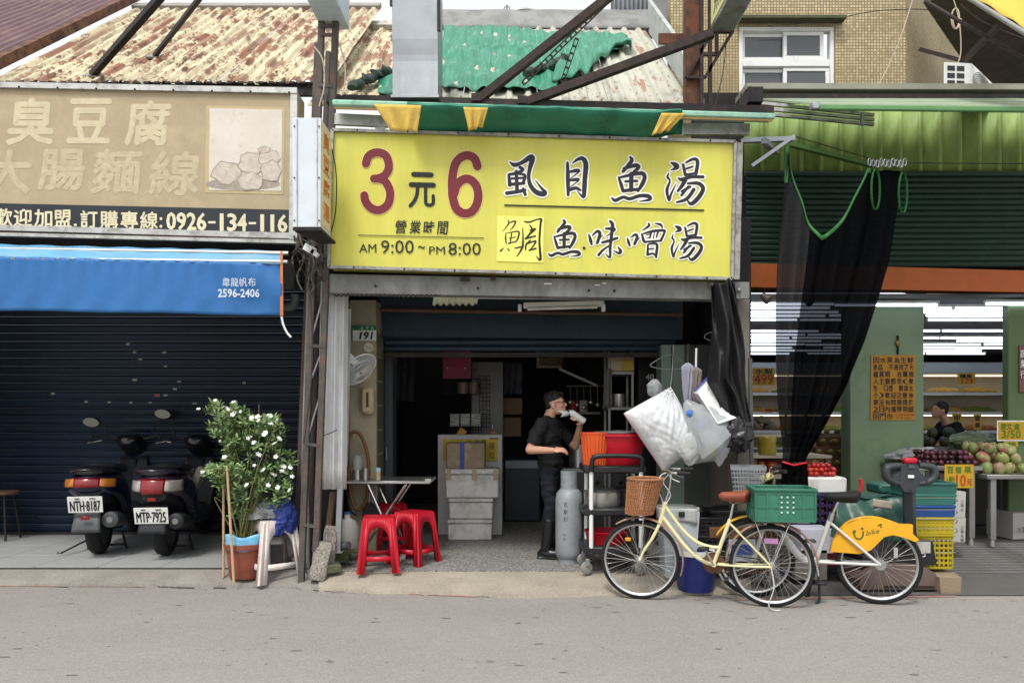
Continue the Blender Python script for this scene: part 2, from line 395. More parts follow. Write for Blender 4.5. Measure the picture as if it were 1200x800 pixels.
# ================================================================= roofs
def rust_mat(name, paint, rust, amount, green=None):
    m = mat(name, paint, .7, 0, .12, 2, .1, 40)
    nt = m.node_tree; N = nt.nodes; L = nt.links; p = N['Principled BSDF']; src = p.inputs['Base Color'].links[0].from_socket
    tc = N.new('ShaderNodeTexCoord'); cur = src
    for sc_, st, th, col, wd in ((4.0, (1.5, .45, .45), .60 - amount * .13, sc(C(rust), 1.9), .012), (6.5, (2.2, .5, .5), .66 - amount * .17, C(rust), .02),
                                 (16, (2.2, .5, .5), .62 - amount * .07, C('#7d5a45'), .02), (1.1, (3, .22, .22), .64 - amount * .06, sc(C(paint), .72), .12)):
        mp = N.new('ShaderNodeMapping'); mp.inputs['Scale'].default_value = st; L.new(tc.outputs['Object'], mp.inputs[0])
        n = N.new('ShaderNodeTexNoise'); n.inputs['Scale'].default_value = sc_; n.inputs['Detail'].default_value = 9; n.inputs['Roughness'].default_value = .68; L.new(mp.outputs[0], n.inputs['Vector'])
        r = N.new('ShaderNodeMapRange'); r.inputs[1].default_value = th - wd; r.inputs[2].default_value = th + wd; L.new(n.outputs[0], r.inputs[0])
        k = N.new('ShaderNodeMix'); k.data_type = 'RGBA'; L.new(r.outputs[0], k.inputs[0]); L.new(cur, k.inputs[6]); k.inputs[7].default_value = col; cur = k.outputs[2]
    L.new(cur, p.inputs['Base Color']); return m
m_roof_rust = rust_mat('rusty_cream_roof', '#cbc2a2', '#6a4a3a', .54)
m_roof_pale = rust_mat('pale_roof', '#b3b3a5', '#75594a', .16)
m_roof_brown = mat('brown_roof', '#5d4248', .6, 0, .2, 2, .1, 40, dirt='#7d655f', da=.4, ds=3, dstretch=(2, .5, .5))
SL = rad(38)
def roof_sheet(b, x0, x1, Ye, ze, L_, ribs, seam=True, rh=.032, wav=0):
    """steel sheet with raised ribs running up the slope"""
    prof = []; p = (x1 - x0) / ribs
    for i in range(ribs):
        c = x0 + p * (i + .5); prof += [(c - p * .5, 0), (c - .045, 0), (c - .02, rh), (c + .02, rh), (c + .045, 0)]
    prof.append((x1, 0)); ny = 10; vs = []; k = len(prof); n_ = V((0, -math.sin(SL), math.cos(SL))); d = V((0, math.cos(SL), math.sin(SL)))
    for j in range(ny + 1):
        t = L_ * j / ny
        for x, h in prof: vs.append(V((x, Ye, ze)) + d * t + n_ * (h + .006 * math.sin(x * 5 + j * 1.3 + wav)))
    return b.add(vs, [(j * k + i, j * k + i + 1, (j + 1) * k + i + 1, (j + 1) * k + i) for j in range(ny) for i in range(k - 1)])
Yl = 7.55; zl = Z(99, Yl)
roofL = thing('rusty_roof', 'cream sheet-metal roof with peeling rust patches above the beige tofu sign', 'roof', (-4, Yl, zl))
xa, xb = X(-14, Yl), X(386, Yl)
n = 6
for i in range(n):
    x0 = xa + (xb - xa) * i / n; x1 = xa + (xb - xa) * (i + 1) / n
    roof_sheet(B(), x0, x1 - .004, Yl, zl + .006 * (i % 2), 3.72, 4, wav=i).obj('roof_sheet', m_roof_rust, roofL, smooth=25, thick=.004)
b = B()
for i in range(33):   # dark ribs ends under the eave
    x = xa + (xb - xa) * (i + .5) / 33; b.box((x, Yl - .03, zl + .0), (.06, .03, .03), bev=.008)
b.box(((xa + xb) / 2, Yl + .05, zl - .03), (xb - xa, .05, .13)); b.obj('eave_closure', iron_dark, roofL)
d = V((0, math.cos(SL), math.sin(SL))); nn = V((0, -math.sin(SL), math.cos(SL)))
b = B().box(V(((xa + xb) / 2, Yl, zl)) + d * 3.74 + nn * .03, (xb - xa, .2, .06), M.Rotation(SL, 3, 'X')); b.obj('ridge_cap', mat('ridge_grey', '#8f8b84', .8, .1, .2, 4), roofL)
roofB = thing('brown_roof', 'purple-brown ribbed roof in the top corner beside the rusty roof', 'roof', (xa - 1, Yl, zl))
for i in range(4):
    x1 = xa - .1 - i * .78; roof_sheet(B(), x1 - .776, x1, Yl - .15, zl + .0, 4.1, 6, rh=.02).obj('roof_sheet', m_roof_brown, roofB, smooth=25, thick=.004)
b = B(); p0 = V((xa - .04, Yl - .1, zl + .07)); b.bar(p0, p0 + d * 4.1, .09, .1, nn); vb = b.obj('verge_trim', mat('rusty_trim', '#4a2f2a', .8, 0, .35, 9, .2, 60, dirt='#7a5a3e', da=.5, ds=10), roofB)
# centre roof
Yc = 7.5; zc = Z(122, Yc)
roofC = thing('tarp_covered_roof', 'pale rusty sheet-metal roof above the yellow sign, partly under green tarpaulin', 'roof', (0, Yc, zc))
xa2, xb2 = X(360, Yc), X(812, Yc)
n = 5
for i in range(n):
    x0 = xa2 + (xb2 - xa2) * i / n; x1 = xa2 + (xb2 - xa2) * (i + 1) / n
    roof_sheet(B(), x0, x1 - .004, Yc, zc - .02 + .006 * (i % 2), 3.5, 4, wav=i * 2).obj('roof_sheet', m_roof_rust if i == 0 else m_roof_pale, roofC, smooth=25, thick=.004)
xr = X(516, Yc + 2.7)
pr = V((0, Yc, zc)) + d * 3.5
m_flash = mat('weathered_flashing', '#8c8d8c', .7, .2, .15, 3, .25, 30, dirt='#6a6a68', da=.45, ds=4)
b = B(); L0 = X(512, pr.y)
def flash(u, v):
    x = L0 + u * (X(770, pr.y) - L0); h = v
    return V((x, pr.y - .12 + .3 * v, pr.z - .08 + .5 * v - .1 * v * v + .012 * math.sin(x * 9) * math.sin(6 * v) + .05 * u * (1 - v) * 0))
b.grid(flash, 40, 6); b.obj('ridge_flashing', m_flash, roofC, thick=.006)
b = B(); b.box(((xa2 + L0) / 2, pr.y, pr.z + .02), (L0 - xa2, .24, .06), M.Rotation(SL, 3, 'X')); b.obj('ridge_cap', m_roof_pale, roofC)
# parapet side flashing at right end of centre roof
b = B(); q0 = V((xb2 + .05, Yc - .05, zc)); 
b.prism([q0 + V((0, 0, -.1)), q0 + d * 3.5 + V((0, 0, -.1)), q0 + d * 3.6 + V((0, 0, .32)), q0 + d * 1.2 + V((0, 0, .3)), q0 + V((0, 0, .02))], (.05, 0, 0))
b.obj('side_flashing', mat('pale_flashing', '#b9bfba', .6, .2, .12, 3, .1, 30, dirt='#8e8f87', da=.4, ds=4), roofC)
def on_roof(px, py, lift=.05):
    """where the ray through photo pixel meets the centre roof plane"""
    k = V(((px - 600) / F, 1, (YH - py) / F)); o = V((0, 0, H)); p = V((0, Yc, zc - .02)) + nn * lift
    t = (p - o).dot(nn) / k.dot(nn); return o + k * t
# green tarpaulin: torn outline, draped over ribs
m_tarp = mat('green_tarp', '#2f7d62', .45, 0, .22, 9, .35, 45, dirt='#79b79b', da=.35, ds=10, stretch=(3, .4, .4), dstretch=(6, .35, .35))
tarp = thing('green_tarpaulin', 'torn green tarpaulin sheet lying on the pale roof', 'tarpaulin', on_roof(620, 90))
def ruf(p, k=1.0): return p + nn * (.014 * math.sin(p.x * 38) + .02 * k * math.sin(p.x * 7 + p.y * 9) + .012 * math.sin(p.y * 23 + p.x * 5))
b = B()
def tw(u, v):
    x0, y0 = 517 + 2 * v, 27 + 75 * v; x1 = 735 - 30 * v if v < .35 else 690 - 40 * v; y1 = 40 + 66 * v
    return ruf(on_roof(x0 + (x1 - x0) * u + 3 * math.sin(13 * v), y0 + (y1 - y0) * u + (1.6 * math.sin(u * 31) * (v > .95)), .06))
b.grid(tw, 90, 20); b.obj('main_sheet', m_tarp, tarp, thick=.004)
b = B()
def tw2(u, v):
    x = 668 + 72 * u - 22 * v * (1 - u); y = 43 + (20 + 28 * (1 - u) ** 2 + 12 * math.sin(u * 5)) * v + 2 * u
    return ruf(on_roof(x, y, .09 + .05 * math.sin(v * 3.1)), 1.6)
b.grid(tw2, 40, 12); b.obj('loose_flap', m_tarp, tarp, thick=.004)
b = B()
def tw3(u, v): return ruf(on_roof(443 + 50 * u, 84 + 15 * v + 3 * math.sin(8 * u) + 10 * (1 - u) * v, .07), .8)
b.grid(tw3, 24, 8); b.obj('torn_corner', m_tarp, tarp, thick=.004)
m_rag = mat('dark_rag', '#3d4a45', .85, 0, .35, 20, .4, 40)
for nm, cs, lb in (('crumpled_cloth', [(412, 103), (420, 98), (432, 93), (441, 88), (455, 86)], 'crumpled dark cloth lying on the roof left of the duct'),
               ('crumpled_cloth', [(615, 86), (625, 84), (640, 80), (652, 74), (662, 68)], 'grey-green cloth bunched on the roof below the diagonal braces')):
    b = B(); P = cr([tuple(on_roof(x, y, .09)) for x, y in cs], 6)
    b.tube(P, [.05 + .03 * math.sin(i * 2.1) + .015 * math.sin(i * 5) for i in range(len(P))], 10, flat=.6)
    b.tube([V(p) + V((.05, .05 * math.sin(i), .03)) for i, p in enumerate(P[3:])], [.04 + .02 * math.sin(i * 3) for i in range(len(P) - 3)], 9, flat=.5)
    b.obj(nm, m_rag, label=lb, cat='cloth', group='rags on the roof')
# two black struts above the left roof
for i, (a, c, rr, lb) in enumerate((((108, 88), (196, -12), .028, 'thick black strut rising from the rusty roof'), ((181, 66), (242, -12), .02, 'thin black strut rising from the rusty roof'))):
    ka = V(((a[0] - 600) / F, 1, (YH - a[1]) / F)); p = V((0, Yl, zl)) + nn * .03; t = (p - V((0, 0, H))).dot(nn) / ka.dot(nn); A = V((0, 0, H)) + ka * t
    Bp = W(c[0], c[1], A.y - 1.2)
    st = thing('roof_strut', lb, 'strut', A, group='struts on the rusty roof')
    B().bar(A, Bp, rr * 2, rr * 2).obj('bar', iron_dark, st); B().box(A, (.14, .12, .02), M.Rotation(SL, 3, 'X')).obj('foot_plate', steel_dull, st)
# galvanised duct
Yd = 7.2
du = thing('exhaust_duct', 'galvanised square exhaust duct standing on the black roof beam', 'duct', W(487, 117, Yd))
x0, x1 = X(460, Yd), X(513, Yd)
zb_ = Z(116, Yd); zm = Z(72, Yd); zt = Z(-30, Yd)
b = B(); prof = [(zb_, 0), (zm, .0), (zm + .06, -.004), (zm + .12, -.012), (zm + .2, -.022), (zt, -.06)]
for (za, oa), (zb2, ob) in zip(prof[:-1], prof[1:]):
    b.quad((x0, Yd + oa, za), (x1, Yd + oa, za), (x1, Yd + ob, zb2), (x0, Yd + ob, zb2)); b.quad((x1, Yd + oa, za), (x1, Yd + .5, za), (x1, Yd + .5, zb2), (x1, Yd + ob, zb2)); b.quad((x0, Yd + .5, za), (x0, Yd + oa, za), (x0, Yd + ob, zb2), (x0, Yd + .5, zb2))
b.obj('duct_casing', steel_galv, du, smooth=30)
b = B(); b.box(((x0 + x1) / 2, Yd - .005, zb_ + .015), (x1 - x0 + .03, .05, .03), bev=.004); b.obj('bottom_flange', steel_galv, du)
B().bar((x1 + .012, Yd - .02, Z(38, Yd)), (x1 + .012, Yd - .05, zt), .03, .03).obj('corner_angle', iron_dark, du); B().bar((x0 - .008, Yd - .04, Z(10, Yd)), (x0 - .008, Yd - .05, zt), .02, .03).obj('corner_angle', iron_dark, du)
# black roof beam
Yb = 7.28
bm_ = tag(B().bar(W(384, 117.5, Yb), W(905, 131, Yb), .1, .075).obj('roof_beam', iron_dark), 'long black steel beam under the roof edge above the green awning', 'beam')
# diagonal braces
def brace(a, c, Ya, Yb_, w, lb, nm='diagonal_brace', m=iron_brown):
    t = thing(nm, lb, 'brace', W(a[0], a[1], Ya), group='iron braces over the roof')
    B().angle(W(a[0], a[1], Ya), W(c[0], c[1], Yb_), w, .008).obj('bar', m, t); B().box(W(a[0], a[1], Ya) + V((0, -.01, .02)), (.09, .02, .07)).obj('cleat', m, t); return t
brace((558, 117), (722, -12), 7.22, 7.0, .07, 'brown iron brace slanting from the beam to the top edge')
brace((612, 120), (836, 37), 7.22, 6.9, .07, 'brown iron brace slanting from the beam to the rusty right post')
def slotted(a, c, Ya, Yb_, lb):
    t = thing('slotted_brace', lb, 'brace', W(a[0], a[1], Ya), group='iron braces over the roof')
    A = W(a[0], a[1], Ya); Q = W(c[0], c[1], Yb_); dd = (Q - A); L_ = dd.length; dd.normalize(); sd = dd.cross(V((0, 1, 0))).normalized()
    b = B()
    for s_ in (-1, 1): b.bar(A + sd * .018 * s_, Q + sd * .018 * s_, .008, .02, (0, 1, 0))
    k = int(L_ / .06)
    for i in range(k + 1): b.bar(A + dd * (L_ * i / k) - sd * .018, A + dd * (L_ * i / k) + sd * .018, .014, .018, (0, 1, 0))
    b.obj('slotted_bar', iron_dark, t)
slotted((613, 98), (728, -14), 7.5, 7.1, 'long perforated dark bar crossing in front of the green tarpaulin')
slotted((659, 96), (676, 46), 7.45, 7.3, 'short perforated dark bar hanging from the long perforated bar')
# lightning fittings on the ridge
t = thing('roof_aerial', 'small aerial and lamp fitting on the grey roof ridge', 'aerial', W(615, 20, pr.y + .2))
B().cyl(W(594, 24, pr.y + .2), W(594, 6, pr.y + .2), .012).obj('mast', steel_dull, t)
B().tube([W(594 + 3.5 * math.cos(a / 8 * 6.283), 11 + 3.5 * math.sin(a / 8 * 6.283), pr.y + .2) for a in range(8)], .008, 6, closed=True).obj('ring', steel_dull, t)
B().tube([W(602, 14, pr.y + .2), W(610, 13, pr.y + .2), W(618, 12, pr.y + .2), W(640, 15, pr.y + .2)], [.03, .05, .03, .012], 8).obj('lamp', steel_dull, t)
B().cyl(W(618, 24, pr.y + .2), W(618, 13, pr.y + .2), .014).obj('bracket', steel_dull, t)
# ================================================================= tile-faced building at right
m_mos = mat('mosaic', '#a99873', .75, 0, .1, 2, .1, 50)
nt = m_mos.node_tree; N = nt.nodes; L = nt.links; p = N['Principled BSDF']
tc = N.new('ShaderNodeTexCoord'); sp = N.new('ShaderNodeSeparateXYZ'); L.new(tc.outputs['Object'], sp.inputs[0])
ad = N.new('ShaderNodeMath'); L.new(sp.outputs[0], ad.inputs[0]); L.new(sp.outputs[1], ad.inputs[1]); cb = N.new('ShaderNodeCombineXYZ'); L.new(ad.outputs[0], cb.inputs[0]); L.new(sp.outputs[2], cb.inputs[1])
br = N.new('ShaderNodeTexBrick'); br.offset = 0; br.inputs['Scale'].default_value = 1; br.inputs['Brick Width'].default_value = .036; br.inputs['Row Height'].default_value = .036; br.inputs['Mortar Size'].default_value = .006; br.inputs['Mortar Smooth'].default_value = .3
br.inputs['Color1'].default_value = C('#cdbf98'); br.inputs['Color2'].default_value = C('#a8976e'); br.inputs['Mortar'].default_value = C('#776a53'); L.new(cb.outputs[0], br.inputs['Vector'])
nz = N.new('ShaderNodeTexNoise'); nz.inputs['Scale'].default_value = .8; nz.inputs['Detail'].default_value = 8; L.new(tc.outputs['Object'], nz.inputs['Vector'])
mr = N.new('ShaderNodeMapRange'); mr.inputs[1].default_value = .42; mr.inputs[2].default_value = .62; mr.inputs[4].default_value = .55; L.new(nz.outputs[0], mr.inputs[0])
k = N.new('ShaderNodeMix'); k.data_type = 'RGBA'; L.new(mr.outputs[0], k.inputs[0]); L.new(br.outputs[0], k.inputs[6]); k.inputs[7].default_value = C('#8a7a58'); L.new(k.outputs[2], p.inputs['Base Color'])
bp = N.new('ShaderNodeBump'); bp.inputs['Strength'].default_value = .4; bp.inputs['Distance'].default_value = .004; bp.invert = True; L.new(br.outputs['Fac'], bp.inputs['Height']); L.new(bp.outputs[0], p.inputs['Normal'])
Yt = 9.4
blt = thing('tiled_building', 'tan mosaic-tiled building with white windows above the green canopy', 'building', (X(950, Yt), Yt, 3))
xl, xe = X(786, Yt), X(1062, Yt); z0, z1 = 3.2, 8.2
wx0, wx1, wz0, wz1 = X(866, Yt), X(978, Yt), Z(112, Yt), Z(31, Yt)
b = B()
b.box(((xl + wx0) / 2, Yt + .1, (z0 + z1) / 2), (wx0 - xl, .2, z1 - z0)); b.box(((wx1 + xe) / 2, Yt + .1, (z0 + z1) / 2), (xe - wx1, .2, z1 - z0))
b.box(((wx0 + wx1) / 2, Yt + .1, (z0 + wz0) / 2), (wx1 - wx0, .2, wz0 - z0)); b.box(((wx0 + wx1) / 2, Yt + .1, (wz1 + z1) / 2), (wx1 - wx0, .2, z1 - wz1))
b.prism([(xe + .001, Yt, z0), (xe + 2.6, Yt + 3.2, z0), (xe + 2.6, Yt + 3.2, z1), (xe + .001, Yt, z1)], (-.2, .1, 0))
b.obj('wall', m_mos, blt)
m_shade = mat('rain_hood', '#4a4a33', .8, 0, .3, 6)
B().box(((wx0 + wx1) / 2 + .02, Yt - .05, wz1 + .05), (wx1 - wx0 + .14, .18, .035)).obj('window_ledge', m_shade, blt)
m_glass = mat('dark_glass', '#4a4e52', .08, 0, .1, 1, spec=.8)
m_curt = mat('net_curtain', '#9b9b96', .9, 0, .1, 30, stretch=(4, 4, .3))
b = B(); wf = .05
cy = Yt + .06
win = None
b.box(((wx0 + wx1) / 2, cy, wz1 - wf / 2), (wx1 - wx0, .1, wf), bev=.006); b.box((wx0 + wf / 2, cy, (wz0 + wz1) / 2), (wf, .1, wz1 - wz0 - 2 * wf), bev=.006); b.box((wx1 - wf / 2, cy, (wz0 + wz1) / 2), (wf, .1, wz1 - wz0 - 2 * wf), bev=.006)
zmid = Z(73, Yt); b.box(((wx0 + wx1) / 2, cy, zmid), (wx1 - wx0 - 2 * wf, .09, .09), bev=.006); b.box(((wx0 + wx1) / 2, cy, wz0 + wf / 2), (wx1 - wx0, .1, wf), bev=.006)
win = b.obj('window', white_pt, blt)
def sash(xa, xb, za, zb, dy):
    b = B(); t = .045
    for c, s_ in ((((xa + xb) / 2, za + t / 2), (xb - xa, t)), (((xa + xb) / 2, zb - t / 2), (xb - xa, t)), ((xa + t / 2, (za + zb) / 2), (t, zb - za - 2 * t)), ((xb - t / 2, (za + zb) / 2), (t, zb - za - 2 * t))):
        b.box((c[0], cy + dy, c[1]), (s_[0], .035, s_[1]), bev=.004)
    b.obj('sash', white_pt, win)
    B().box(((xa + xb) / 2, cy + dy + .002, (za + zb) / 2), (xb - xa - 2 * t, .006, zb - za - 2 * t)).obj('pane', m_glass, win)
xm = (wx0 + wx1) / 2
sash(wx0 + wf, xm + .02, zmid + .05, wz1 - wf, .03); sash(xm - .03, wx1 - wf - .07, zmid + .05, wz1 - wf, -.01)
sash(wx0 + wf, xm + .02, wz0 + wf, zmid - .05, .03); sash(xm - .03, wx1 - wf, wz0 + wf, zmid - .05, -.01)
for xa_, xb_ in ((wx0 + .1, xm - .03), (xm + .04, wx1 - .22)):
    B().grid(lambda u, v: (xa_ + (xb_ - xa_) * u, cy + .08 + .015 * math.sin(u * 40), wz0 + (zmid - wz0 - .08) * v), 40, 2).obj('curtain', m_curt, win)
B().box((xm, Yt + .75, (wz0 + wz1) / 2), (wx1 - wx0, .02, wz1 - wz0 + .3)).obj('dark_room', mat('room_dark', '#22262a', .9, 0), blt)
# side overhang and balcony slab of the corner face
b = B(); b.prism([(xe + .1, Yt - .2, Z(14, Yt)), (xe + 2.9, Yt + 2.9, Z(14, Yt)), (xe + 4.2, Yt + 1.7, Z(14, Yt)), (xe + .9, Yt - .9, Z(14, Yt))], (0, 0, .16)); b.obj('overhang_slab', mat('sooty_concrete', '#5b5348', .9, 0, .3, 3, .3, 50, dirt='#3d372f', da=.45, ds=2), blt)
# lower window strip on corner face
b = B(); A = V((xe + 1.0, Yt + 1.1, 0)); D2 = V((2.6, 3.2, 0)).normalized(); nf = V((D2.y, -D2.x, 0))
for i in range(3): b.box(A + D2 * (.55 * i + .3) + nf * .03 + V((0, 0, Z(88, Yt) + .1)), (.5, .05, .5), M.Rotation(math.atan2(D2.y, D2.x), 3, 'Z'))
b.obj('side_window', white_pt, blt)
b = B()
for i in range(3): b.box(A + D2 * (.55 * i + .3) + nf * .05 + V((0, 0, Z(88, Yt) + .1)), (.4, .03, .4), M.Rotation(math.atan2(D2.y, D2.x), 3, 'Z'))
b.obj('side_pane', m_glass, blt)
# yellow tarp corner
tp = thing('yellow_awning', 'yellow tarpaulin awning cutting the top corner beside the tiled building', 'awning', W(1190, 5, 7.2))
A0, A1, A2, A3 = W(1128, -12, 7.4), W(1215, 42, 6.6), W(1260, 10, 6.8), W(1180, -50, 7.6)
B().grid(lambda u, v: A0.lerp(A1, u).lerp(A3.lerp(A2, u), v) + V((0, 0, .01 * math.sin(u * 20 + v * 9))), 20, 8).obj('sheet', mat('yellow_tarp', '#d9ae3c', .55, 0, .12, 5, .2, 30), tp, thick=.005)
B().cyl(A0 + V((-.02, 0, -.03)), A1 + V((-.02, 0, -.03)), .022).obj('edge_pipe', steel_dull, tp)
B().cyl(W(1085, 2, 7.9), W(1215, 78, 6.9), .018).obj('lower_pipe', iron_brown, tp); B().bar(W(1128, 73, 8.6), W(1173, 28, 7.6), .05, .05).obj('prop', iron_brown, tp); B().bar(W(1078, 58, 9.0), W(1130, 72, 8.6), .04, .04).obj('perforated_arm', iron_brown, tp)
# air conditioner
Ya = 8.3
ac = thing('air_conditioner', 'white outdoor air conditioner unit behind the green canopy', 'air conditioner', W(1138, 104, Ya))
# small end faces the street, fan face looks right
ux = V((.32, .03, 0)); uz = V((0, 0, .36)); uy = V((.75, .7, 0))
o0 = W(1106, 112, Ya)
b = B(); P8 = [o0, o0 + ux, o0 + ux + uy, o0 + uy]; b.prism(P8, uz); b.obj('casing', white_pt, ac)
b = B(); sl = plane_rect(o0 + uz, ux, -uz)
for i in range(4):
    for j in range(2):
        xx, yy = .12 + .34 * j, .1 + .22 * i
        q = [sl(xx, yy, .004), sl(xx + .27, yy, .004), sl(xx + .27, yy + .15, .004), sl(xx, yy + .15, .004)]; b.quad(*q)
b.obj('intake_grille', mat('grille_dark', '#2d3236', .7, 0), ac)
b = B(); fp = plane_rect(o0 + ux + uz, uy, -uz)
for k_ in range(9):
    r_ = .05 + .05 * k_
    b.tube([fp(.36 + r_ * .75 * math.cos(a * math.pi / 12), .5 + r_ * math.sin(a * math.pi / 12), .006) for a in range(24)], .004, 4, closed=True)
b.obj('fan_guard', steel_dull, ac)
b = B(); b.tube([fp(.86 + .05 * math.cos(a * math.pi / 8), .8 + .09 * math.sin(a * math.pi / 8), .006) for a in range(16)], .008, 4, closed=True); b.obj('round_badge', mat('badge_red', '#b5323a', .5, 0), ac)
# loose cables
m_cable = mat('cable', '#3a3430', .7, 0); m_cable_l = mat('pale_cable', '#b8ab98', .7, 0)
for pts, Yc_, r_, m_, lb in (([(1072, -8), (1055, 45), (1040, 80), (1028, 102)], 8.9, .006, m_cable_l, 'pale cable running down the tiled wall corner'),
                             ([(1116, -5), (1124, 25), (1126, 60), (1122, 75)], 8.4, .006, m_cable_l, 'knotted pale cable hanging above the air conditioner'),
                             ([(1125, 5), (1150, 25), (1190, 42), (1215, 50)], 7.8, .006, m_cable, 'drooping dark cable under the yellow awning'),
                             ([(900, 30), (960, 26), (1020, 14), (1066, 11), (1090, 12)], 9.3, .005, m_cable, 'thin dark cable strung across the tiled wall'),
                             ([(851, 40), (848, 80), (838, 125)], 8.8, .006, m_cable, 'thin dark cable dangling beside the white window')):
    B().tube(cr([tuple(W(x, y, Yc_)) for x, y in pts], 6), r_, 6).obj('hanging_cable', m_, label=lb, cat='cable', group='cables on the tiled building')
B().tube([W(1120 + 6 * math.cos(a / 3) * (1 - a / 60), 22 + 12 * math.sin(a / 3.0), 8.3 - a * .003) for a in range(30)], .008, 6).obj('cable_coil', m_cable_l, label='pale looped cable coil under the overhang', cat='cable coil')
# rusty right post with bracket
Yp = 7.35
ps = thing('rusty_post', 'rusty brown steel column rising behind the yellow sign at its right end', 'post', W(817, 124, Yp))
m_rust = mat('rust', '#4b352d', .85, .1, .3, 8, .3, 50, dirt='#7b4c35', da=.55, ds=9)
B().box(W(812, 55, Yp + .1), (.16, .14, 1.35)).obj('column', m_rust, ps)
b = B()
for x in (822, 832): b.bar(W(x, 124, Yp), W(x, -15, Yp), .035, .035)
b.bar(W(805, 91, Yp), W(826, 91, Yp), .03, .03); b.bar(W(824, 64, Yp), W(840, 64, Yp), .03, .03); b.bar(W(804, 92, Yp), W(834, 38, Yp), .035, .03); b.bar(W(826, 91, Yp), W(858, 38, Yp), .035, .03); b.bar(W(840, 64, Yp), W(840, 36, Yp), .03, .03); b.bar(W(832, 37, Yp), W(860, 37, Yp), .04, .03)
b.obj('bracket_frame', iron_brown, ps)
B().box(W(792, 46, Yp + .2), (.34, .03, .1)).obj('cross_plate', m_rust, ps)
# neighbouring grey upper box between ridge and tiled building
t = thing('corrugated_shed', 'pale grey corrugated shed wall beyond the roof ridge', 'shed', W(750, 10, 11))
b = B(); 
def shed(u, v): 
    x = X(716, 11.2) + u * (X(790, 11.2) - X(716, 11.2)); return V((x, 11.2 + .02 * math.sin(u * 90), Z(45, 11.2) + v * 1.6))
b.grid(shed, 120, 1); b.obj('wall', mat('shed_wall', '#aeb6bb', .6, .2, .12, 3, dirt='#7a7d7c', da=.4, ds=3, dstretch=(1, 1, .2)), t, thick=.01)
b = B(); b.box(W(776, 14, 10.6), (.28, .2, .6)); b.obj('gable_board', steel_galv, t)
# top light-box sign at right
Ys = 6.6
ls = thing('projecting_light_box', 'projecting pale yellow light-box sign cut by the top edge', 'sign', W(850, 30, Ys))
A = W(833, 36, 7.1)
b = B(); zb0 = A.z; x0, x1 = X(833, 7.1), X(861, 7.1); y1_, y0_ = 7.1, 6.2
b.box(((x0 + x1) / 2, (y0_ + y1_) / 2, zb0 + .5), (x1 - x0, y1_ - y0_, 1.0), bev=.01); b.obj('box_body', alu, ls)
B().box((x0 - .004, (y0_ + y1_) / 2, zb0 + .5), (.006, y1_ - y0_ - .06, .94)).obj('face_panel', mat('pale_yellow_face', '#d8d68c', .45, 0, .06, 3), ls)
b = B(); pl = plane_rect((x0 - .008, y1_ - .05, zb0 + .9), (0, -.8, 0), (0, 0, -.85))
text(b, '湯', (.1, .3), (.4, .62), pl=pl, lift=.002); text(b, '魚', (.1, .66), (.4, .97), pl=pl, lift=.002); b.obj('lettering', ink, ls)
# ================================================================= yellow sign
m_yel = mat('sign_yellow', '#cfcb58', .42, 0, .05, 1.5, dirt='#b5b04e', da=.38, ds=2.2, dstretch=(2.5, 1, .3), dsharp=.2)
m_red_ink = mat('sign_red', '#6f1a27', .5, 0, .06, 3)
m_alu_d = mat('sign_frame', '#9d9c96', .5, .5, .15, 8, dirt='#5b5952', da=.45, ds=12)
Ys = 6.9
sg = thing('yellow_sign', 'large yellow shop sign reading 3元6 with black brush characters', 'sign', W(625, 326, Ys))
ca, cb_, cc, cd = (390, 153), (861, 167), (857, 327), (386, 313)
P = [W(x, y, Ys) for x, y in (ca, cb_, cc, cd)]
B().prism([p + V((0, .004, 0)) for p in P], (0, .2, 0)).obj('sign_board', m_yel, sg, smooth=0)
b = B()
for i in range(4):
    a, c = P[i] + V((0, -.004, 0)), P[(i + 1) % 4] + V((0, -.004, 0)); b.bar(a, c, .026, .05, (0, -1, 0))
b.bar(P[1] + V((.05, .1, 0)), P[2] + V((.05, .1, 0)), .05, .2, (0, -1, 0)); b.obj('sign_frame', m_alu_d, sg)
b = B()
for i in range(8):
    for (p, q) in ((P[0], P[1]), (P[3], P[2])):
        c = p.lerp(q, (i + .5) / 8) + V((0, -.032, 0)); b.ell(c, .009, nu=6, nv=4)
b.obj('frame_screw', iron_dark, sg)
pl = plane_px(Ys)
def part(nm, fn, m): b = B(); fn(b); return b.obj(nm, m, sg, smooth=0)
# glyph data in magnified photo units (x, y, brush width)
G_SHI = [[(125,150,12),(180,185,45),(260,160,40),(370,95,62),(385,130,58),(360,220,45),(345,320,38),(365,420,45),(430,500,52),(510,525,56),(540,505,40),(490,450,26),(425,365,8)],
 [(245,215,36),(280,240,30),(220,275,38),(110,300,26)],[(112,300,28),(125,420,42)],[(120,290,22),(250,292,24),(302,312,34),(280,395,34)],[(125,412,36),(290,400,32)],[(140,345,24),(290,335,24)],[(200,260,34),(210,500,42)],[(90,515,42),(200,500,38),(300,480,38)],[(280,460,26),(305,530,36)]]
G_MU = [[(800,160,30),(805,350,44),(808,535,32)],[(860,165,10),(920,120,34),(980,110,44),(1015,180,54),(1003,350,50),(996,480,50),(985,560,34),(915,490,8)],[(830,265,28),(910,250,40),(935,262,20),(835,345,8)],[(830,365,25),(915,355,38),(925,372,15),(835,440,10)],[(825,475,38),(900,455,36),(950,480,26)]]
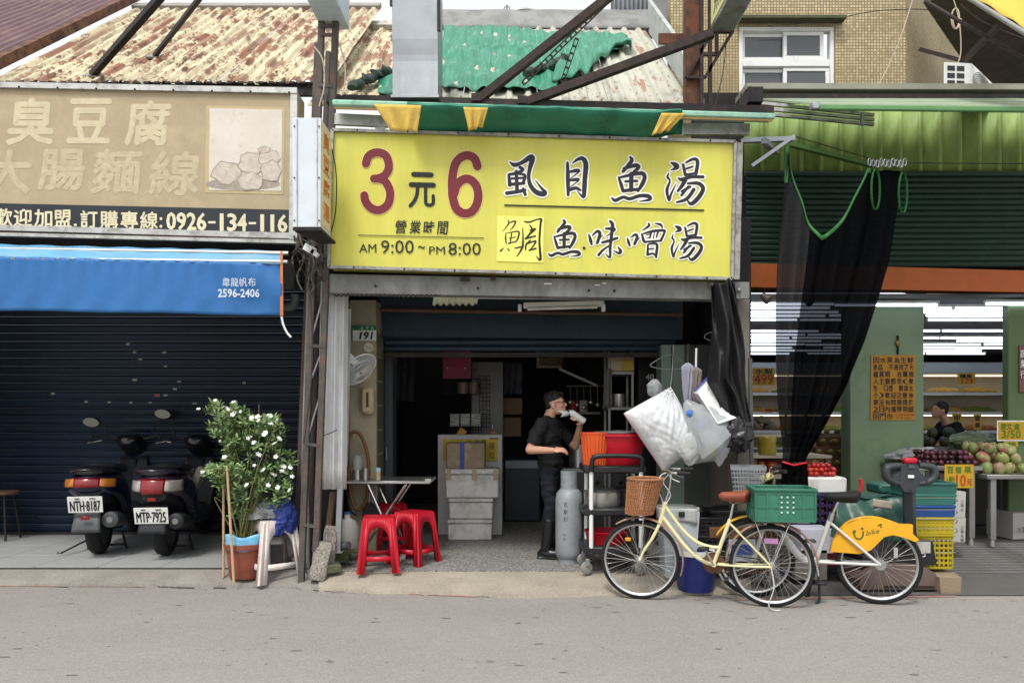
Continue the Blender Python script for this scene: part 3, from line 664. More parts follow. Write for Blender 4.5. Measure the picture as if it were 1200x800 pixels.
G_YU = [[(285,95,26),(305,130,40),(260,190,40),(200,262,32)],[(210,228,30),(340,190,44),(385,208,38),(330,270,38),(290,310,38)],[(150,330,22),(180,420,38),(200,490,34)],[(170,330,24),(300,300,34),(420,282,44),(455,330,44),(420,420,44),(375,490,28)],[(298,290,48),(295,480,44)],[(230,378,26),(365,372,28)],[(200,488,38),(370,470,34)],[(70,570,18),(110,600,38),(200,562,34),(280,580,38),(400,545,38),(500,552,44),(512,590,32),(390,612,8)]]
G_TANG = [[(765,158,18),(815,185,55),(828,215,48),(762,245,8)],[(735,280,12),(722,330,26),(750,372,20),(715,480,34),(740,600,24),(762,530,24),(825,400,6)],[(905,180,28),(930,300,34)],[(940,155,22),(1030,115,34),(1074,150,40),(1055,285,38)],[(945,228,24),(1020,202,20)],[(932,302,28),(1050,282,26)],[(850,340,18),(890,355,40),(1000,325,34),(1138,325,34)],[(930,360,46),(890,430,40),(842,492,24)],[(960,402,24),(1080,400,40),(1138,460,44),(1090,560,48),(1000,640,42),(950,590,8)],[(965,440,28),(885,540,28)],[(890,495,26),(985,440,30)],[(1030,472,38),(950,580,38),(832,622,22)]]
G_DIAO = [[(185,95,12),(190,150,18),(105,260,6)],[(190,140,12),(285,110,22),(265,180,18),(215,240,8)],[(155,275,10),(150,350,20),(160,425,14)],[(165,280,8),(310,255,18),(340,280,22),(310,380,20),(270,410,12)],[(235,280,16),(215,420,16)],[(200,350,10),(290,335,12)],[(190,425,16),(270,400,14)],[(80,530,24),(120,490,10)],[(175,495,10),(200,520,20)],[(390,210,12),(395,350,20),(385,480,28),(310,605,12)],[(280,490,16),(385,470,20)],[(415,115,16),(480,125,22),(600,85,16),(650,90,30),(640,160,26),(625,400,26),(640,650,32),(580,600,6)],[(490,165,14),(520,240,26),(440,350,20)],[(490,240,12),(570,220,22),(440,340,10)],[(430,355,26),(570,320,18)],[(500,380,18),(440,440,22),(430,510,18)],[(450,430,12),(570,390,22),(545,450,18),(490,520,12)],[(480,520,18),(575,495,20)]]
G_WEI = [[(600,300,22),(625,380,44),(640,438,28)],[(650,310,18),(720,252,38),(755,290,44),(720,410,38),(705,428,16)],[(795,308,10),(735,365,24)],[(900,112,34),(932,160,48),(920,300,44),(900,480,38),(895,620,30),(830,560,8)],[(840,215,28),(955,222,42),(930,262,24),(838,328,8)],[(790,410,32),(900,380,38),(1000,348,32)],[(885,455,22),(800,515,30),(738,585,38)],[(1010,470,14),(1045,530,44),(1020,560,34),(945,520,8)]]
G_ZENG = [[(60,350,18),(80,410,38),(95,458,24)],[(110,340,14),(170,300,34),(200,330,38),(165,425,38),(152,443,16)],[(238,342,8),(185,395,20)],[(355,138,18),(365,175,34),(275,240,12)],[(450,142,14),(530,160,34),(553,208,16)],[(265,290,24),(290,380,38),(310,408,28)],[(290,285,20),(420,250,34),(570,242,34),(582,272,30),(530,388,34)],[(310,402,28),(525,386,28)],[(395,265,30),(378,345,22)],[(330,302,14),(372,292,14)],[(335,350,12),(370,340,12)],[(492,262,26),(470,335,20)],[(445,262,12),(425,350,16)],[(350,440,24),(345,580,36)],[(355,435,20),(440,425,28),(480,450,36),(470,560,36),(465,620,28)],[(362,502,20),(430,496,20)],[(350,582,26),(420,566,28),(458,600,18)]]
def glyph(data, f, m, outline):
    if outline: part('character_outline', lambda b: strokes(b, data, f, pl, .001, outline), white_ink)
    part('character', lambda b: strokes(b, data, f, pl, .003), m)
def mp(ox, oy, s): return lambda x, y: (ox + x / s, oy + y / s)
glyph(G_SHI, mp(585, 175, 10), ink_navy, 17); glyph(G_MU, mp(585, 175, 10), ink_navy, 17)
glyph(G_YU, mp(710, 175, 10), ink_navy, 17); glyph(G_TANG, mp(710, 175, 10), ink_navy, 17)
stk = [W(x, y, Ys) for x, y in ((583, 253), (637.5, 254.5), (636.5, 308), (582, 306))]
B().prism([p + V((0, -.002, 0)) for p in stk], (0, .003, 0)).obj('patch_sticker', mat('sticker_yellow', '#e6e272', .5, 0, .05, 3), sg, smooth=0)
glyph(G_DIAO, mp(580, 250, 12), ink, 0)
glyph(G_YU, lambda x, y: (640 + (24 + (x - 60) * .97) / 12, 250 + (90 + (y - 90) * .99) / 12), ink, 17)
glyph(G_WEI, mp(640, 250, 12), ink, 17); glyph(G_ZENG, mp(730, 250, 12), ink, 17)
glyph(G_TANG, lambda x, y: (730 + (670 + (x - 700) * .99) / 12, 250 + (128 + (y - 105) * .98) / 12), ink, 17)
glyph([[(533, 487, 36), (534, 488, 36)]], mp(640, 250, 12), ink, 0)
f7 = mp(410, 165, 7.06)
def wd(pts, w): return [(x, y, w) for x, y in pts]
G3 = [wd([(133,190),(150,135),(190,105),(240,98),(295,122),(320,180),(318,240),(285,290),(235,312),(200,314)], 70), wd([(235,312),(290,335),(325,395),(334,450),(318,520),(275,562),(222,574),(165,548),(130,500),(120,452)], 70)]
G6 = [wd([(1055,212),(1035,155),(1000,128),(960,123),(910,145),(870,200),(850,290),(846,380),(852,470),(878,555),(920,592),(960,601),(1010,585),(1048,530),(1062,460),(1050,385),(1015,335),(965,315),(915,335),(880,380),(862,440)], 72)]
GY = [wd([(527,278),(673,283)], 44), wd([(507,363),(692,368)], 44), wd([(560,385),(556,440),(535,495),(500,538)], 34), wd([(627,385),(627,480),(630,520),(650,532),(675,530),(690,510),(690,455)], 32)]
for gd, m, w in ((G3, m_red_ink, 2.2), (G6, m_red_ink, 2.2), (GY, ink, 0)):
    if w: part('numeral_edge', lambda b: strokes(b, gd, f7, pl, .001, 1), mat('pale_edge', '#e9c98c', .5, 0))
    part('numeral' if w else 'character', lambda b: strokes(b, gd, f7, pl, .0025, -4, n=8), m)
def line_text(parent, nm, m, pl_, items, lift=.004, offset=0, shear=0, heavy=0.0):
    for s_, a, c in items:
        b = B(); text(b, s_, a, c, pl=pl_, lift=lift, offset=offset, shear=shear, heavy=heavy); b.obj(nm, m, parent, smooth=0)
for i, ch in enumerate('營業時間'):
    x = 463.5 + i * 16.2; line_text(sg, 'character', ink, pl, [(ch, (x, 258 + i * .45), (x + 13.5, 273.5 + i * .45))], offset=.012, shear=.12)
line_text(sg, 'lettering', ink, pl, [('AM', (421, 286), (441, 296)), ('9:00', (446.5, 281.5), (485, 297)), ('~', (490, 288), (498, 291.5)), ('PM', (503, 289), (521.5, 298)), ('8:00', (525.5, 284.5), (563.5, 299))])
b = B(); b.bar(W(419.5, 275.5, Ys) + V((0, -.004, 0)), W(567, 279, Ys) + V((0, -.004, 0)), .005, .004, (0, -1, 0)); b.obj('rule_line', ink, sg)
b = B(); b.bar(W(591, 240.5, Ys) + V((0, -.004, 0)), W(825, 246.5, Ys) + V((0, -.004, 0)), .012, .004, (0, -1, 0)); b.obj('rule_line', ink, sg)
# grey concrete-faced beam beneath
m_beam = mat('weathered_beam', '#8f918e', .75, .15, .16, 3, .25, 40, dirt='#4e4f4c', da=.5, ds=5, dstretch=(1, 1, .5), dsharp=.15)
t = thing('shop_beam', 'weathered grey beam under the yellow sign', 'beam', W(610, 348, 7.05))
P = [W(386, 321, 7.0), W(872, 331, 7.0), W(868, 351, 7.0), W(386, 343, 7.0)]
B().prism(P, (0, .16, 0)).obj('fascia', m_beam, t, smooth=0)
b = B(); b.box(W(545, 327, 6.96), (.09, .03, .03)); b.box(W(578, 326, 6.96), (.05, .03, .03)); b.obj('rust_bracket', iron_brown, t)
b = B()
for i in range(46):
    x = 392 + i * 2.7; b.tube([W(x, 345 + (i % 2) * 2.2, 6.98), W(x + 2.7, 345 + ((i + 1) % 2) * 2.2, 6.98)], .006, 4)
b.obj('wire_trim', iron_dark, t)
b = B()
for x in (440, 560, 690, 720, 845): b.ell(W(x, 335 + (x - 440) * .02, 6.985), .012, nu=8, nv=5)
b.obj('bolt', iron_dark, t)
b = B()
for x, y, w_, h_ in ((642, 332.5, .07, .012), (700, 334, .05, .01), (708, 332, .04, .012)): b.box(W(x, y, 6.995), (w_, .006, h_))
b.obj('paper_scrap', white_pl, t)
# ================================================================= green rolled awning with yellow rags
m_gaw = mat('green_awning', '#358a6f', .5, 0, .14, 3, .15, 30, dirt='#1f5c49', da=.4, ds=5, dstretch=(.6, .6, .3))
m_gtop = mat('mint_edge', '#9cc9b4', .5, .1, .12, 6, dirt='#6f9b87', da=.4, ds=8)
translucent(m_gaw, .25)
aw = thing('green_awning', 'rolled green fabric awning above the yellow sign', 'awning', W(620, 150, 6.8))
def aww(u, v):
    x = 483 + (790 - 483) * u; yt = 128.5 + 10 * u; sag = (27 + 1.5 * math.sin(u * 9) - (8 * max(0, u - .9) * 10)) * v
    p = W(x, yt + sag, 6.95); bul = math.sin(math.pi * v ** .8) * .34
    return p + V((0, -bul - .015 * math.sin(u * 60) * v, -.008 * math.sin(u * 31) * v))
B().grid(aww, 60, 12).obj('fabric_roll', m_gaw, aw, thick=.006)
b = B(); b.bar(W(392, 122.5, 6.86), W(905, 138.5, 6.86), .2, .05, (0, -.2, 1), bev=.012); b.obj('cassette', m_gtop, aw)
b = B(); b.bar(W(392, 127, 6.76), W(905, 141.5, 6.76), .012, .015); b.obj('valance_edge', mat('ochre_edge', '#8a6a3c', .7, 0), aw)
B().bar(W(778, 148, 6.96), W(800, 149, 6.96), .02, .13).obj('fabric_end', m_gaw, aw)
for p_, q_, w_, h_ in (((800, 152), (878, 152), .04, .1), ((392, 140), (455, 143), .04, .1), ((440, 150), (452, 150), .03, .05)): B().bar(W(*p_, 7.0), W(*q_, 7.0), w_, h_).obj('roller_rail', alu, aw)
m_rag_y = mat('yellow_rag', '#d9b95a', .8, 0, .15, 8, .3, 30, dirt='#b08c3c', da=.35, ds=8)
def rag(poly, lb, wob=.02):
    t = thing('yellow_rag', lb, 'rag', W(poly[0][0], poly[-1][1], 6.75), group='yellow rags on the awning')
    (x0, y0), (x1, y1), (x2, y2), (x3, y3) = poly
    def fn(u, v):
        a = (x0 + (x1 - x0) * u, y0 + (y1 - y0) * u); c = (x3 + (x2 - x3) * u, y3 + (y2 - y3) * u)
        p = W(a[0] + (c[0] - a[0]) * v, a[1] + (c[1] - a[1]) * v + .9 * math.sin(u * 14) * v, 6.55)
        return p + V((0, -.01 - wob * (math.sin(u * 12) + .5 * math.sin(u * 25 + v * 4)) * v + .06 * v, 0))
    B().grid(fn, 24, 8).obj('cloth', m_rag_y, t, thick=.005)
rag([(438, 122.5), (494, 124), (488, 152), (457, 151)], 'wide yellow rag hanging over the left end of the green awning')
rag([(543, 126), (572, 127), (565, 146), (549, 151)], 'small yellow rag hanging over the middle of the green awning')
rag([(775, 133), (803, 133.5), (785, 150), (765, 156)], 'yellow rag folded round the right end of the green awning')
# ================================================================= beige tofu sign at left
m_beige = mat('faded_beige', '#ae9f81', .75, 0, .12, 3, .1, 60, dirt='#a08f72', da=.5, ds=9, dsharp=.2)
m_fade = mat('faded_letter', '#c8bc9c', .75, 0, .08, 6, dirt='#b8ab8c', da=.45, ds=14)
m_fade2 = mat('faded_letter_pale', '#beb192', .75, 0, .1, 6, dirt='#ae9f81', da=.5, ds=20)
m_strip = mat('strip_black', '#20262e', .5, 0, .15, 3)
m_cream = mat('strip_letter', '#d8cfae', .55, 0, .08, 8, dirt='#8a8470', da=.25, ds=20)
Yg = 6.95
tf = thing('beige_sign', 'faded beige tofu shop sign with phone number strip', 'sign', W(170, 275, Yg))
Q = [W(-60, 101, Yg), W(349, 109, Yg), W(347, 281, Yg), W(-60, 268, Yg)]
B().prism(Q, (0, .22, 0)).obj('sign_board', m_beige, tf, smooth=0)
pg = plane_px(Yg)
Qs = [W(-60, 237, Yg), W(340, 246, Yg), W(340, 272, Yg), W(-60, 264, Yg)]
B().prism([p + V((0, -.004, 0)) for p in Qs], (0, .004, 0)).obj('number_strip', m_strip, tf, smooth=0)
b = B(); b.bar(Q[0] + V((0, -.01, .01)), Q[1] + V((0, -.01, .01)), .05, .045, (0, -1, 0)); b.bar(W(-60, 265.5, Yg), W(349, 277, Yg), .05, .045, (0, -1, 0)); b.bar(Q[1] + V((-.03, -.008, 0)), Q[2] + V((-.03, -.008, 0)), .06, .03, (0, -1, 0)); b.obj('sign_frame', alu, tf)
b = B()
for i in range(9): b.ell(W(-20 + i * 45, 103 + i * .9, Yg) + V((0, -.034, 0)), .01, nu=6, nv=4)
b.obj('frame_screw', iron_dark, tf)
for ch, x0, y0, x1, y1 in (('臭', 8, 116, 62, 169), ('豆', 79, 117, 130, 167), ('腐', 147, 119, 200, 170), ('大', -18, 176, 36, 226), ('腸', 45, 176, 99, 222), ('麵', 108, 176, 166, 226), ('線', 175, 178, 232, 228)):
    line_text(tf, 'character', m_fade if y0 < 150 else m_fade2, pg, [(ch, (x0, y0), (x1, y1))], lift=.0012, shear=.08, heavy=1.5)
# picture of tofu chunks
t0 = [W(242, 124, Yg), W(334, 126, Yg), W(332, 228, Yg), W(240, 226, Yg)]
B().prism([p + V((0, -.003, 0)) for p in t0], (0, .003, 0)).obj('picture_border', mat('picture_border', '#b7a67e', .7, 0, .08), tf, smooth=0)
t1 = [W(246, 127, Yg), W(331, 129, Yg), W(330, 224, Yg), W(245, 223, Yg)]
B().prism([p + V((0, -.006, 0)) for p in t1], (0, .003, 0)).obj('picture', mat('picture_paper', '#cfc8bd', .7, 0, .08, 3, dirt='#9b8d84', da=.25, ds=14), tf, smooth=0)
m_tofu = mat('picture_tofu', '#c4bbae', .7, 0, .08, 12, dirt='#a8968a', da=.45, ds=16); m_tofu_d = mat('picture_dark', '#9c8f85', .7, 0, .3, 14)
b = B()
for k_, (cx, cy_, rx, ry) in enumerate(((285, 216, 44, 7),)): b.add([pg(min(330, cx + rx * math.cos(a * .314)), cy_ + ry * math.sin(a * .314), .0075) for a in range(20)], [tuple(range(20))[::-1]])
b.obj('picture_shadow', m_tofu_d, tf, smooth=0)
rr = random.Random(5)
for k_, (cx, cy_, rx, ry) in enumerate(((266, 203, 17, 13), (296, 192, 16, 13), (316, 186, 13, 9), (318, 201, 12, 12), (294, 213, 15, 10), (310, 176, 7, 4))):
    b = B(); nn_ = 13
    for lift, g, mi in ((.009 + k_ * .0007, 1.06, 1), (.0093 + k_ * .0007, .97, 0)):
        pts = []; b.cur = mi
        for a in range(nn_):
            an = a / nn_ * 6.283; e = 1 + .12 * math.sin(a * 2.3 + k_); pts.append((min(330, cx + rx * g * e * math.cos(an)), cy_ + ry * g * e * math.sin(an)))
        b.add([pg(x, y, lift) for x, y in pts], [tuple(range(nn_))[::-1]])
    b.obj('picture_tofu_chunk', [m_tofu, m_tofu_d], tf, smooth=0)
# strip text
for ch, x0, x1 in (('歡', -7, 14.5), ('迎', 17, 38), ('加', 41, 61.5), ('盟', 64, 84), ('訂', 95, 114.5), ('購', 118, 138.5), ('專', 142, 162), ('線', 165, 185)):
    yy = 245 + x0 * .022; line_text(tf, 'character', m_cream, pg, [(ch, (x0, yy), (x1, yy + 20))], lift=.0065, heavy=.45)
line_text(tf, 'lettering', m_cream, pg, [('.', (87, 262.5), (90.5, 265)), (':', (187.5, 255), (190.5, 267))], lift=.0065, heavy=.3)
for i, ch in enumerate('0926-134-116'):
    x = 196 + i * 11.85; y = 249.5 + i * .25
    if ch == '-': line_text(tf, 'lettering', m_cream, pg, [(ch, (x + 1, y + 9), (x + 9.5, y + 11.5))], lift=.0065)
    else: line_text(tf, 'lettering', m_cream, pg, [(ch, (x + (3 if ch == '1' else 0), y), (x + (6.8 if ch == '1' else 10), y + 19.5))], lift=.0065, heavy=.4 if ch == '1' else .8)
# ================================================================= side light box
m_lb = mat('box_white', '#c9d2d8', .45, .1, .05, 4, dirt='#8d8f8c', da=.22, ds=6)
sb = thing('side_light_box', 'narrow white projecting light-box sign between the beige and yellow signs', 'sign', W(360, 270, 6.3))
x0, x1 = X(342.5, 6.3), X(376, 6.3); z0, z1 = Z(266, 6.3), Z(138, 6.3); y0, y1 = 6.3, 6.64
b = B().box(((x0 + x1) / 2, (y0 + y1) / 2, (z0 + z1) / 2), (x1 - x0, y1 - y0, z1 - z0), bev=.004); b.obj('box_body', m_lb, sb)
b = B()
for x in (x0 + .04, x1 - .03): b.box((x, y0 - .004, (z0 + z1) / 2), (.008, .01, z1 - z0 - .02))
b.obj('seam_strip', alu, sb)
b = B()
for x in (x0 + .018, x1 - .014):
    for t_ in (.06, .45, .92): b.ell((x, y0 - .005, z0 + (z1 - z0) * t_), .007, nu=6, nv=4)
b.obj('screw', iron_dark, sb)
B().box((x1 + .003, (y0 + y1) / 2, (z0 + z1) / 2), (.004, y1 - y0 - .04, z1 - z0 - .05)).obj('face_panel', mat('box_face', '#d9c9a0', .5, 0, .08, 4), sb)
m_or = mat('orange_letter', '#c56a2a', .55, 0)
pb = plane_rect((x1 + .006, y0 + .03, z1 - .05), (0, y1 - y0 - .06, 0), (0, 0, -(z1 - z0 - .1)))
for i, ch in enumerate('臭豆腐湯'): line_text(sb, 'character', m_or, pb, [(ch, (.12, .03 + i * .245), (.88, .22 + i * .245))], lift=.001, offset=.02)
b = B(); b.prism([(x0, y0 + .01, z0 - .004), (x1, y0 + .01, z0 - .004), (x1 + .03, y1 + .06, z0 - .03), (x0 + .12, y1 + .06, z0 - .03)], (0, 0, -.02)); b.obj('bottom_bracket', iron_dark, sb)
B().tube(cr([tuple(W(x, y, 6.6)) for x, y in ((389, 175), (393, 195), (394.5, 220), (393, 250), (388, 272))], 5), .005, 6).obj('power_cable', black_rub, sb)
# small top light box corner
t = thing('hanging_light_box', 'corner of a pale light-box sign cut by the top edge above the lattice post', 'sign', W(376, 14, 6.6))
B().box((X(376, 6.6), 6.85, Z(-6, 6.6) + .12), (.26, .6, .3), bev=.01).obj('box_body', m_lb, t)
B().box((X(376, 6.6), 6.54, Z(-4, 6.6) + .12), (.2, .01, .22)).obj('face_panel', mat('pinkish_face', '#c7a8a0', .5, 0), t)
# ================================================================= lattice post
lp = thing('lattice_post', 'tall brown angle-iron lattice post between the shops', 'post', G(356, 684, .05))
m_post = mat('post_iron', '#55504c', .7, .2, .25, 10, .2, 50, dirt='#6e5240', da=.38, ds=10)
Yq = 6.98
legs = [((352, 684), (377.5, -15)), ((368, 687), (394, -15))]
for a, c in legs: B().angle(W(a[0], a[1], Yq), W(c[0], c[1], Yq), .05, .007).obj('upright', m_post, lp)
legs2 = [((345, 678), (371, 50), Yq + .35), ((360, 680), (384, 60), Yq + .35)]
for a, c, yy in legs2: B().angle(W(a[0], a[1], yy), W(c[0], c[1], yy), .04, .006).obj('rear_upright', m_post, lp)
def at(t_, k_): a, c = legs[k_]; return W(a[0] + (c[0] - a[0]) * t_, a[1] + (c[1] - a[1]) * t_, Yq)
for t_ in (.1, .235, .4, .55, .72, .835, .92, .935):
    B().bar(at(t_, 0), at(t_, 1), .028, .02, (0, -1, 0)).obj('rung', m_post, lp)
for t_, u_ in ((.235, .33), (.33, .4), (.4, .5)): B().bar(at(t_, 0) + V((0, .02, 0)), at(u_, 1) + V((0, .02, 0)), .014, .01, (0, -1, 0)).obj('cross_brace', steel_dull, lp)
pp = tag(B().tube([G(351, 683, .03) + V((0, .25, 0)), W(357, 560, Yq + .2), W(361, 420, Yq + .2), W(364, 330, Yq + .2)], .035, 14).obj('drain_pipe', mat('grey_pvc', '#9b9c9a', .5, 0, .12, 5, dirt='#6d6a63', da=.4, ds=5)), 'grey plastic drain pipe running inside the lattice post', 'pipe')
# cable tangle below the light box
b = B()
for i in range(16):
    x, y = R.uniform(344, 384), R.uniform(272, 300); pts = [W(x, y, 6.9)]
    for j in range(5): x += R.uniform(-9, 9); y += R.uniform(2, 16); x = min(max(x, 343), 386); pts.append(W(x, y, 6.85 + R.uniform(-.05, .12)))
    b.tube(cr([tuple(p) for p in pts], 5), R.choice([.004, .006, .008]), 5)
b.obj('cable_tangle', mat('tangle', '#4a453f', .8, 0, .5, 30), label='tangle of old cables under the narrow light box', cat='cables')
t = tag(B().box(W(363, 292, 6.7), (.1, .05, .06), M.Rotation(.5, 3, 'Y')).box(W(369, 297, 6.7), (.07, .05, .04), M.Rotation(.7, 3, 'Y')).obj('junction_box', white_pl), 'small white junction box in the cables under the light box', 'junction box')
for i, (pts, m_, lb) in enumerate((([(368, 55), (378, 70), (380, 100), (374, 125)], m_cable_l, 'beige cable looping down the lattice post top'), ([(398, 52), (404, 75), (404, 100), (400, 112)], m_cable_l, 'beige cable hanging beside the black roof beam'), ([(372, 140), (366, 220), (362, 300), (366, 420), (356, 520)], m_cable, 'dark cable running down the lattice post'))):
    B().tube(cr([tuple(W(x, y, 6.9)) for x, y in pts], 6), .007, 6).obj('loose_cable', m_, label=lb, cat='cable')
# ================================================================= white corrugated sheet beside the shop
m_corr = mat('white_corrugated', '#c9ccca', .5, .1, .08, 4, .05, dirt='#989892', da=.35, ds=4, dstretch=(2, 2, .25))
cs = thing('corrugated_sheet', 'white corrugated metal sheet standing at the shop corner', 'panel', W(392, 572, 7.05))
def corr(u, v):
    xt, xb_ = 377 + 31 * u, 371.5 + 34 * u; y = 322 + (573 - 322) * v
    return W(xt + (xb_ - xt) * v, y, 7.05 + .2 * u) + V((0, -.018 * math.cos(u * 6.283 * 3.5), 0))
B().grid(corr, 60, 10).obj('front_sheet', m_corr, cs, thick=.004)
def corr2(u, v):
    xt, xb_ = 402 + 10 * u, 400 + 8 * u; y = 362 + (545 - 362) * v
    return W(xt + (xb_ - xt) * v, y, 7.3 + .3 * u) + V((0, -.015 * math.cos(u * 6.283 * 2), 0))
B().grid(corr2, 24, 4).obj('side_sheet', m_corr, cs, thick=.004)
b = B(); b.tube(cr([tuple(W(x, y, 7.02)) for x, y in ((372, 511), (382, 509), (390, 506), (395, 503))], 4), .004, 5); b.obj('scratch_wire', black_rub, cs)
t = thing('steel_stanchion', 'galvanised square leg under the corrugated panel', 'leg post', W(396, 645, 7.2))
B().bar(W(396, 646, 7.2), W(399, 572, 7.2), .05, .05).obj('tube', steel_galv, t); B().box(W(396, 646, 7.2), (.1, .1, .01)).obj('base_plate', steel_galv, t)
for i, (a, c, w_, m_, lb) in enumerate((((378, 672), (390, 576), .05, mat('old_plank', '#5a4738', .85, 0, .3, 12, .3, 40, stretch=(4, 4, .4)), 'old brown plank leaning behind the concrete blocks'), ((386, 640), (392, 576), .035, iron_brown, 'thin rusty plank behind the concrete blocks'))):
    tag(B().bar(W(a[0], a[1], 7.25 + .1 * i), W(c[0], c[1], 7.35 + .1 * i), w_, .02).obj('leaning_plank', m_), lb, 'plank')
# ================================================================= left shop: shutter, side walls, awning
m_shut = mat('navy_shutter', '#0c2036', .45, .2, .2, 3, .03, dirt='#081119', da=.4, ds=4, dstretch=(.4, 1, 1), ovar=.06)
Yh_ = 9.3
sh = thing('navy_shutter', 'closed dark navy roller shutter behind the scooters', 'shutter', (-4.6, Yh_, ZL))
def slat_mesh(w, p, m):
    b = B(); prof = [(0, -.002), (.008, -.014), (.03, -.024), (p - .028, -.024), (p - .01, -.012), (p - .006, .0), (p, .002)]
    k = len(prof); vs = [V((x, y, z)) for x in (-w / 2, w / 2) for z, y in prof]
    b.add(vs, [(i, k + i, k + i + 1, i + 1) for i in range(k - 1)]); return b.mesh('slat', m, 30)
xs0, xs1 = X(-45, Yh_), X(385, Yh_)
sm = slat_mesh(xs1 - xs0, .1, m_shut)
for i in range(30): link('slat', sm, sh, ((xs0 + xs1) / 2, Yh_, ZL + .04 + i * .1))
B().box(((xs0 + xs1) / 2, Yh_, ZL + .02), (xs1 - xs0, .05, .04)).obj('bottom_bar', iron_dark, sh)
b = B(); 
for x, y in ((150, 403), (157.5, 412.5), (164.5, 421), (192.5, 413), (194, 429), (158, 445), (210, 447), (205, 455.5), (62, 461), (286, 448.5), (101, 470.5), (128, 471), (153.5, 471.5), (176, 471.5), (228, 472.5), (194, 463)):
    B().box(W(x, y, Yh_ - .03), (R.uniform(.03, .055), .004, R.uniform(.018, .028)), M.Rotation(R.uniform(-.1, .1), 3, 'Y')).obj('advert_sticker', mat('sticker_white', '#8f8f8a', .6, 0, .15, 20), sh)
B().box(W(184, 463, Yh_ - .03), (.065, .004, .035)).obj('red_sticker', mat('sticker_red', '#9a4a48', .6, 0), sh)
m_inw = mat('recess_wall', '#3c4042', .85, 0, .2, 2, dirt='#2a2c2e', da=.4, ds=2)
w = tag(B().box((X(385, Yh_) + .06, 9.25, 1.9), (.12, .3, 3.5)).obj('wall_partition', m_inw), kind='structure')
tag(B().box((-4.6, 8.3, 3.62), (5.8, 2.4, .1)).obj('ceiling_recess', m_inw), kind='structure')
tag(B().box((-4.6, Yh_ + .06, 3.4), (5.8, .06, .6)).obj('wall_over_shutter', m_inw), kind='structure')
tag(B().box((-6.85, 8.2, 2.2), (.2, 2.6, 4.4)).obj('wall_end', mat('end_wall', '#7d7970', .85, 0, .15, 2, dirt='#5c5850', da=.4, ds=2)), kind='structure')
# blue awning
m_blue = mat('blue_awning', '#3270ae', .55, 0, .08, 3, .4, 9, dirt='#2765a8', da=.3, ds=3, dsharp=.2)
m_blue_l = mat('blue_roll', '#5f9cc4', .5, 0, .12, 6, dirt='#8aa6a6', da=.4, ds=6, dstretch=(.3, 1, 1))
ba = thing('blue_awning', 'blue tarpaulin awning hanging below the beige sign', 'awning', W(160, 370, 6.75))
def blw(u, v):
    x = -60 + 391 * u; yt = 299 + 9.5 * u * .95; yb_ = 362.5 + 7 * u
    sag = .5 * math.sin(u * 17) * v
    p = W(x, yt + (yb_ - yt) * v + sag, 6.72 + .06 * v)
    fold = .012 * math.sin(u * 9) * v + .006 * math.sin(u * 60 + v * 5) * (v ** 2) + .02 * math.sin((u * 7 - v * 2.2) * 3) * max(0, u - .72) * 2.5 + .008 * math.sin(u * 140) * (1 - v) ** 3
    return p + V((0, fold, 0))
B().grid(blw, 130, 16).obj('drop_panel', m_blue, ba, thick=.003)
def blt_(u, v):
    x = -60 + 391 * u; ya = 285 + 9 * u; yb_ = 300 + 9 * u
    p = W(x, ya + (yb_ - ya) * v, 6.95 - .23 * v); return p + V((0, 0, .02 * math.sin(v * 3.14) + .004 * math.sin(u * 50)))
B().grid(blt_, 90, 6).obj('top_sheet', m_blue_l, ba, thick=.003)
B().prism([W(328.5, 294, 6.715), W(331.5, 294, 6.715), W(332, 370, 6.77), W(328.5, 370, 6.77)], (0, -.004, 0)).obj('orange_hem', mat('orange_hem', '#c97a4a', .7, 0, .15, 20), ba)
b = B(); b.cyl(W(-60, 291, 6.85), W(338, 297, 6.85), .02); b.cyl(W(-60, 302, 6.74), W(337, 307, 6.74), .016); b.obj('roller_tube', stainless, ba)
B().tube(cr([tuple(W(x, y, 6.75)) for x, y in ((330, 371), (332, 380), (336, 389), (341, 395))], 4), .01, 6).obj('pull_cord', white_pl, ba)
pbw = lambda x, y, l=0.0: W(x, y, 6.7 + .06 * (y - 300) / 65) + V((0, -l - .012, 0))
m_wst = mat('stencil_white', '#d9dfe2', .6, 0, .05, 5, dirt='#7fa3c8', da=.4, ds=30)
for i, ch in enumerate('韋龍帆布'): line_text(ba, 'character', m_wst, pbw, [(ch, (262 + i * 10, 326), (271 + i * 10, 336.5))], lift=.02)
line_text(ba, 'lettering', m_wst, pbw, [('2596-2406', (257, 339), (305.5, 349))], lift=.02, offset=.02)
tag(B().bar(W(-60, 273.5, 6.95), W(350, 284, 6.95), .05, .03).obj('awning_rail', alu), 'thin pale metal rail between the beige sign and blue awning', 'rail')
t = thing('wall_fitting', 'grey pipe elbow and box at the end of the blue awning', 'pipe', W(341, 360, 7.2)); B().box(W(340, 322, 7.25), (.1, .1, .28), bev=.01).obj('box', grey_pl, t); B().tube(cr([tuple(W(x, y, 7.15)) for x, y in ((333, 360), (340, 360), (345, 357), (346, 345))], 4), .04, 10).obj('elbow', grey_pl, t)
# wooden stool by the shutter
def round_stool(name, lb, p, h=.55):
    t = thing(name, lb, 'stool', p)
    o = V(p); B().lathe([(0, h - .03), (.17, h - .03), (.18, h - .02), (.18, h), (.17, h + .006), (0, h + .006)], 24, o).obj('seat', mat('stool_wood', '#6d5238', .6, 0, .2, 8), t)
    for a in (45, 135, 225, 315): c_, s_ = math.cos(rad(a)), math.sin(rad(a)); B().cyl(o + V((c_ * .19, s_ * .19, 0)), o + V((c_ * .12, s_ * .12, h - .03)), .013).obj('leg', iron_dark, t)
round_stool('round_stool', 'round wooden stool with dark legs by the navy shutter', G(2, 632, ZL), .56)
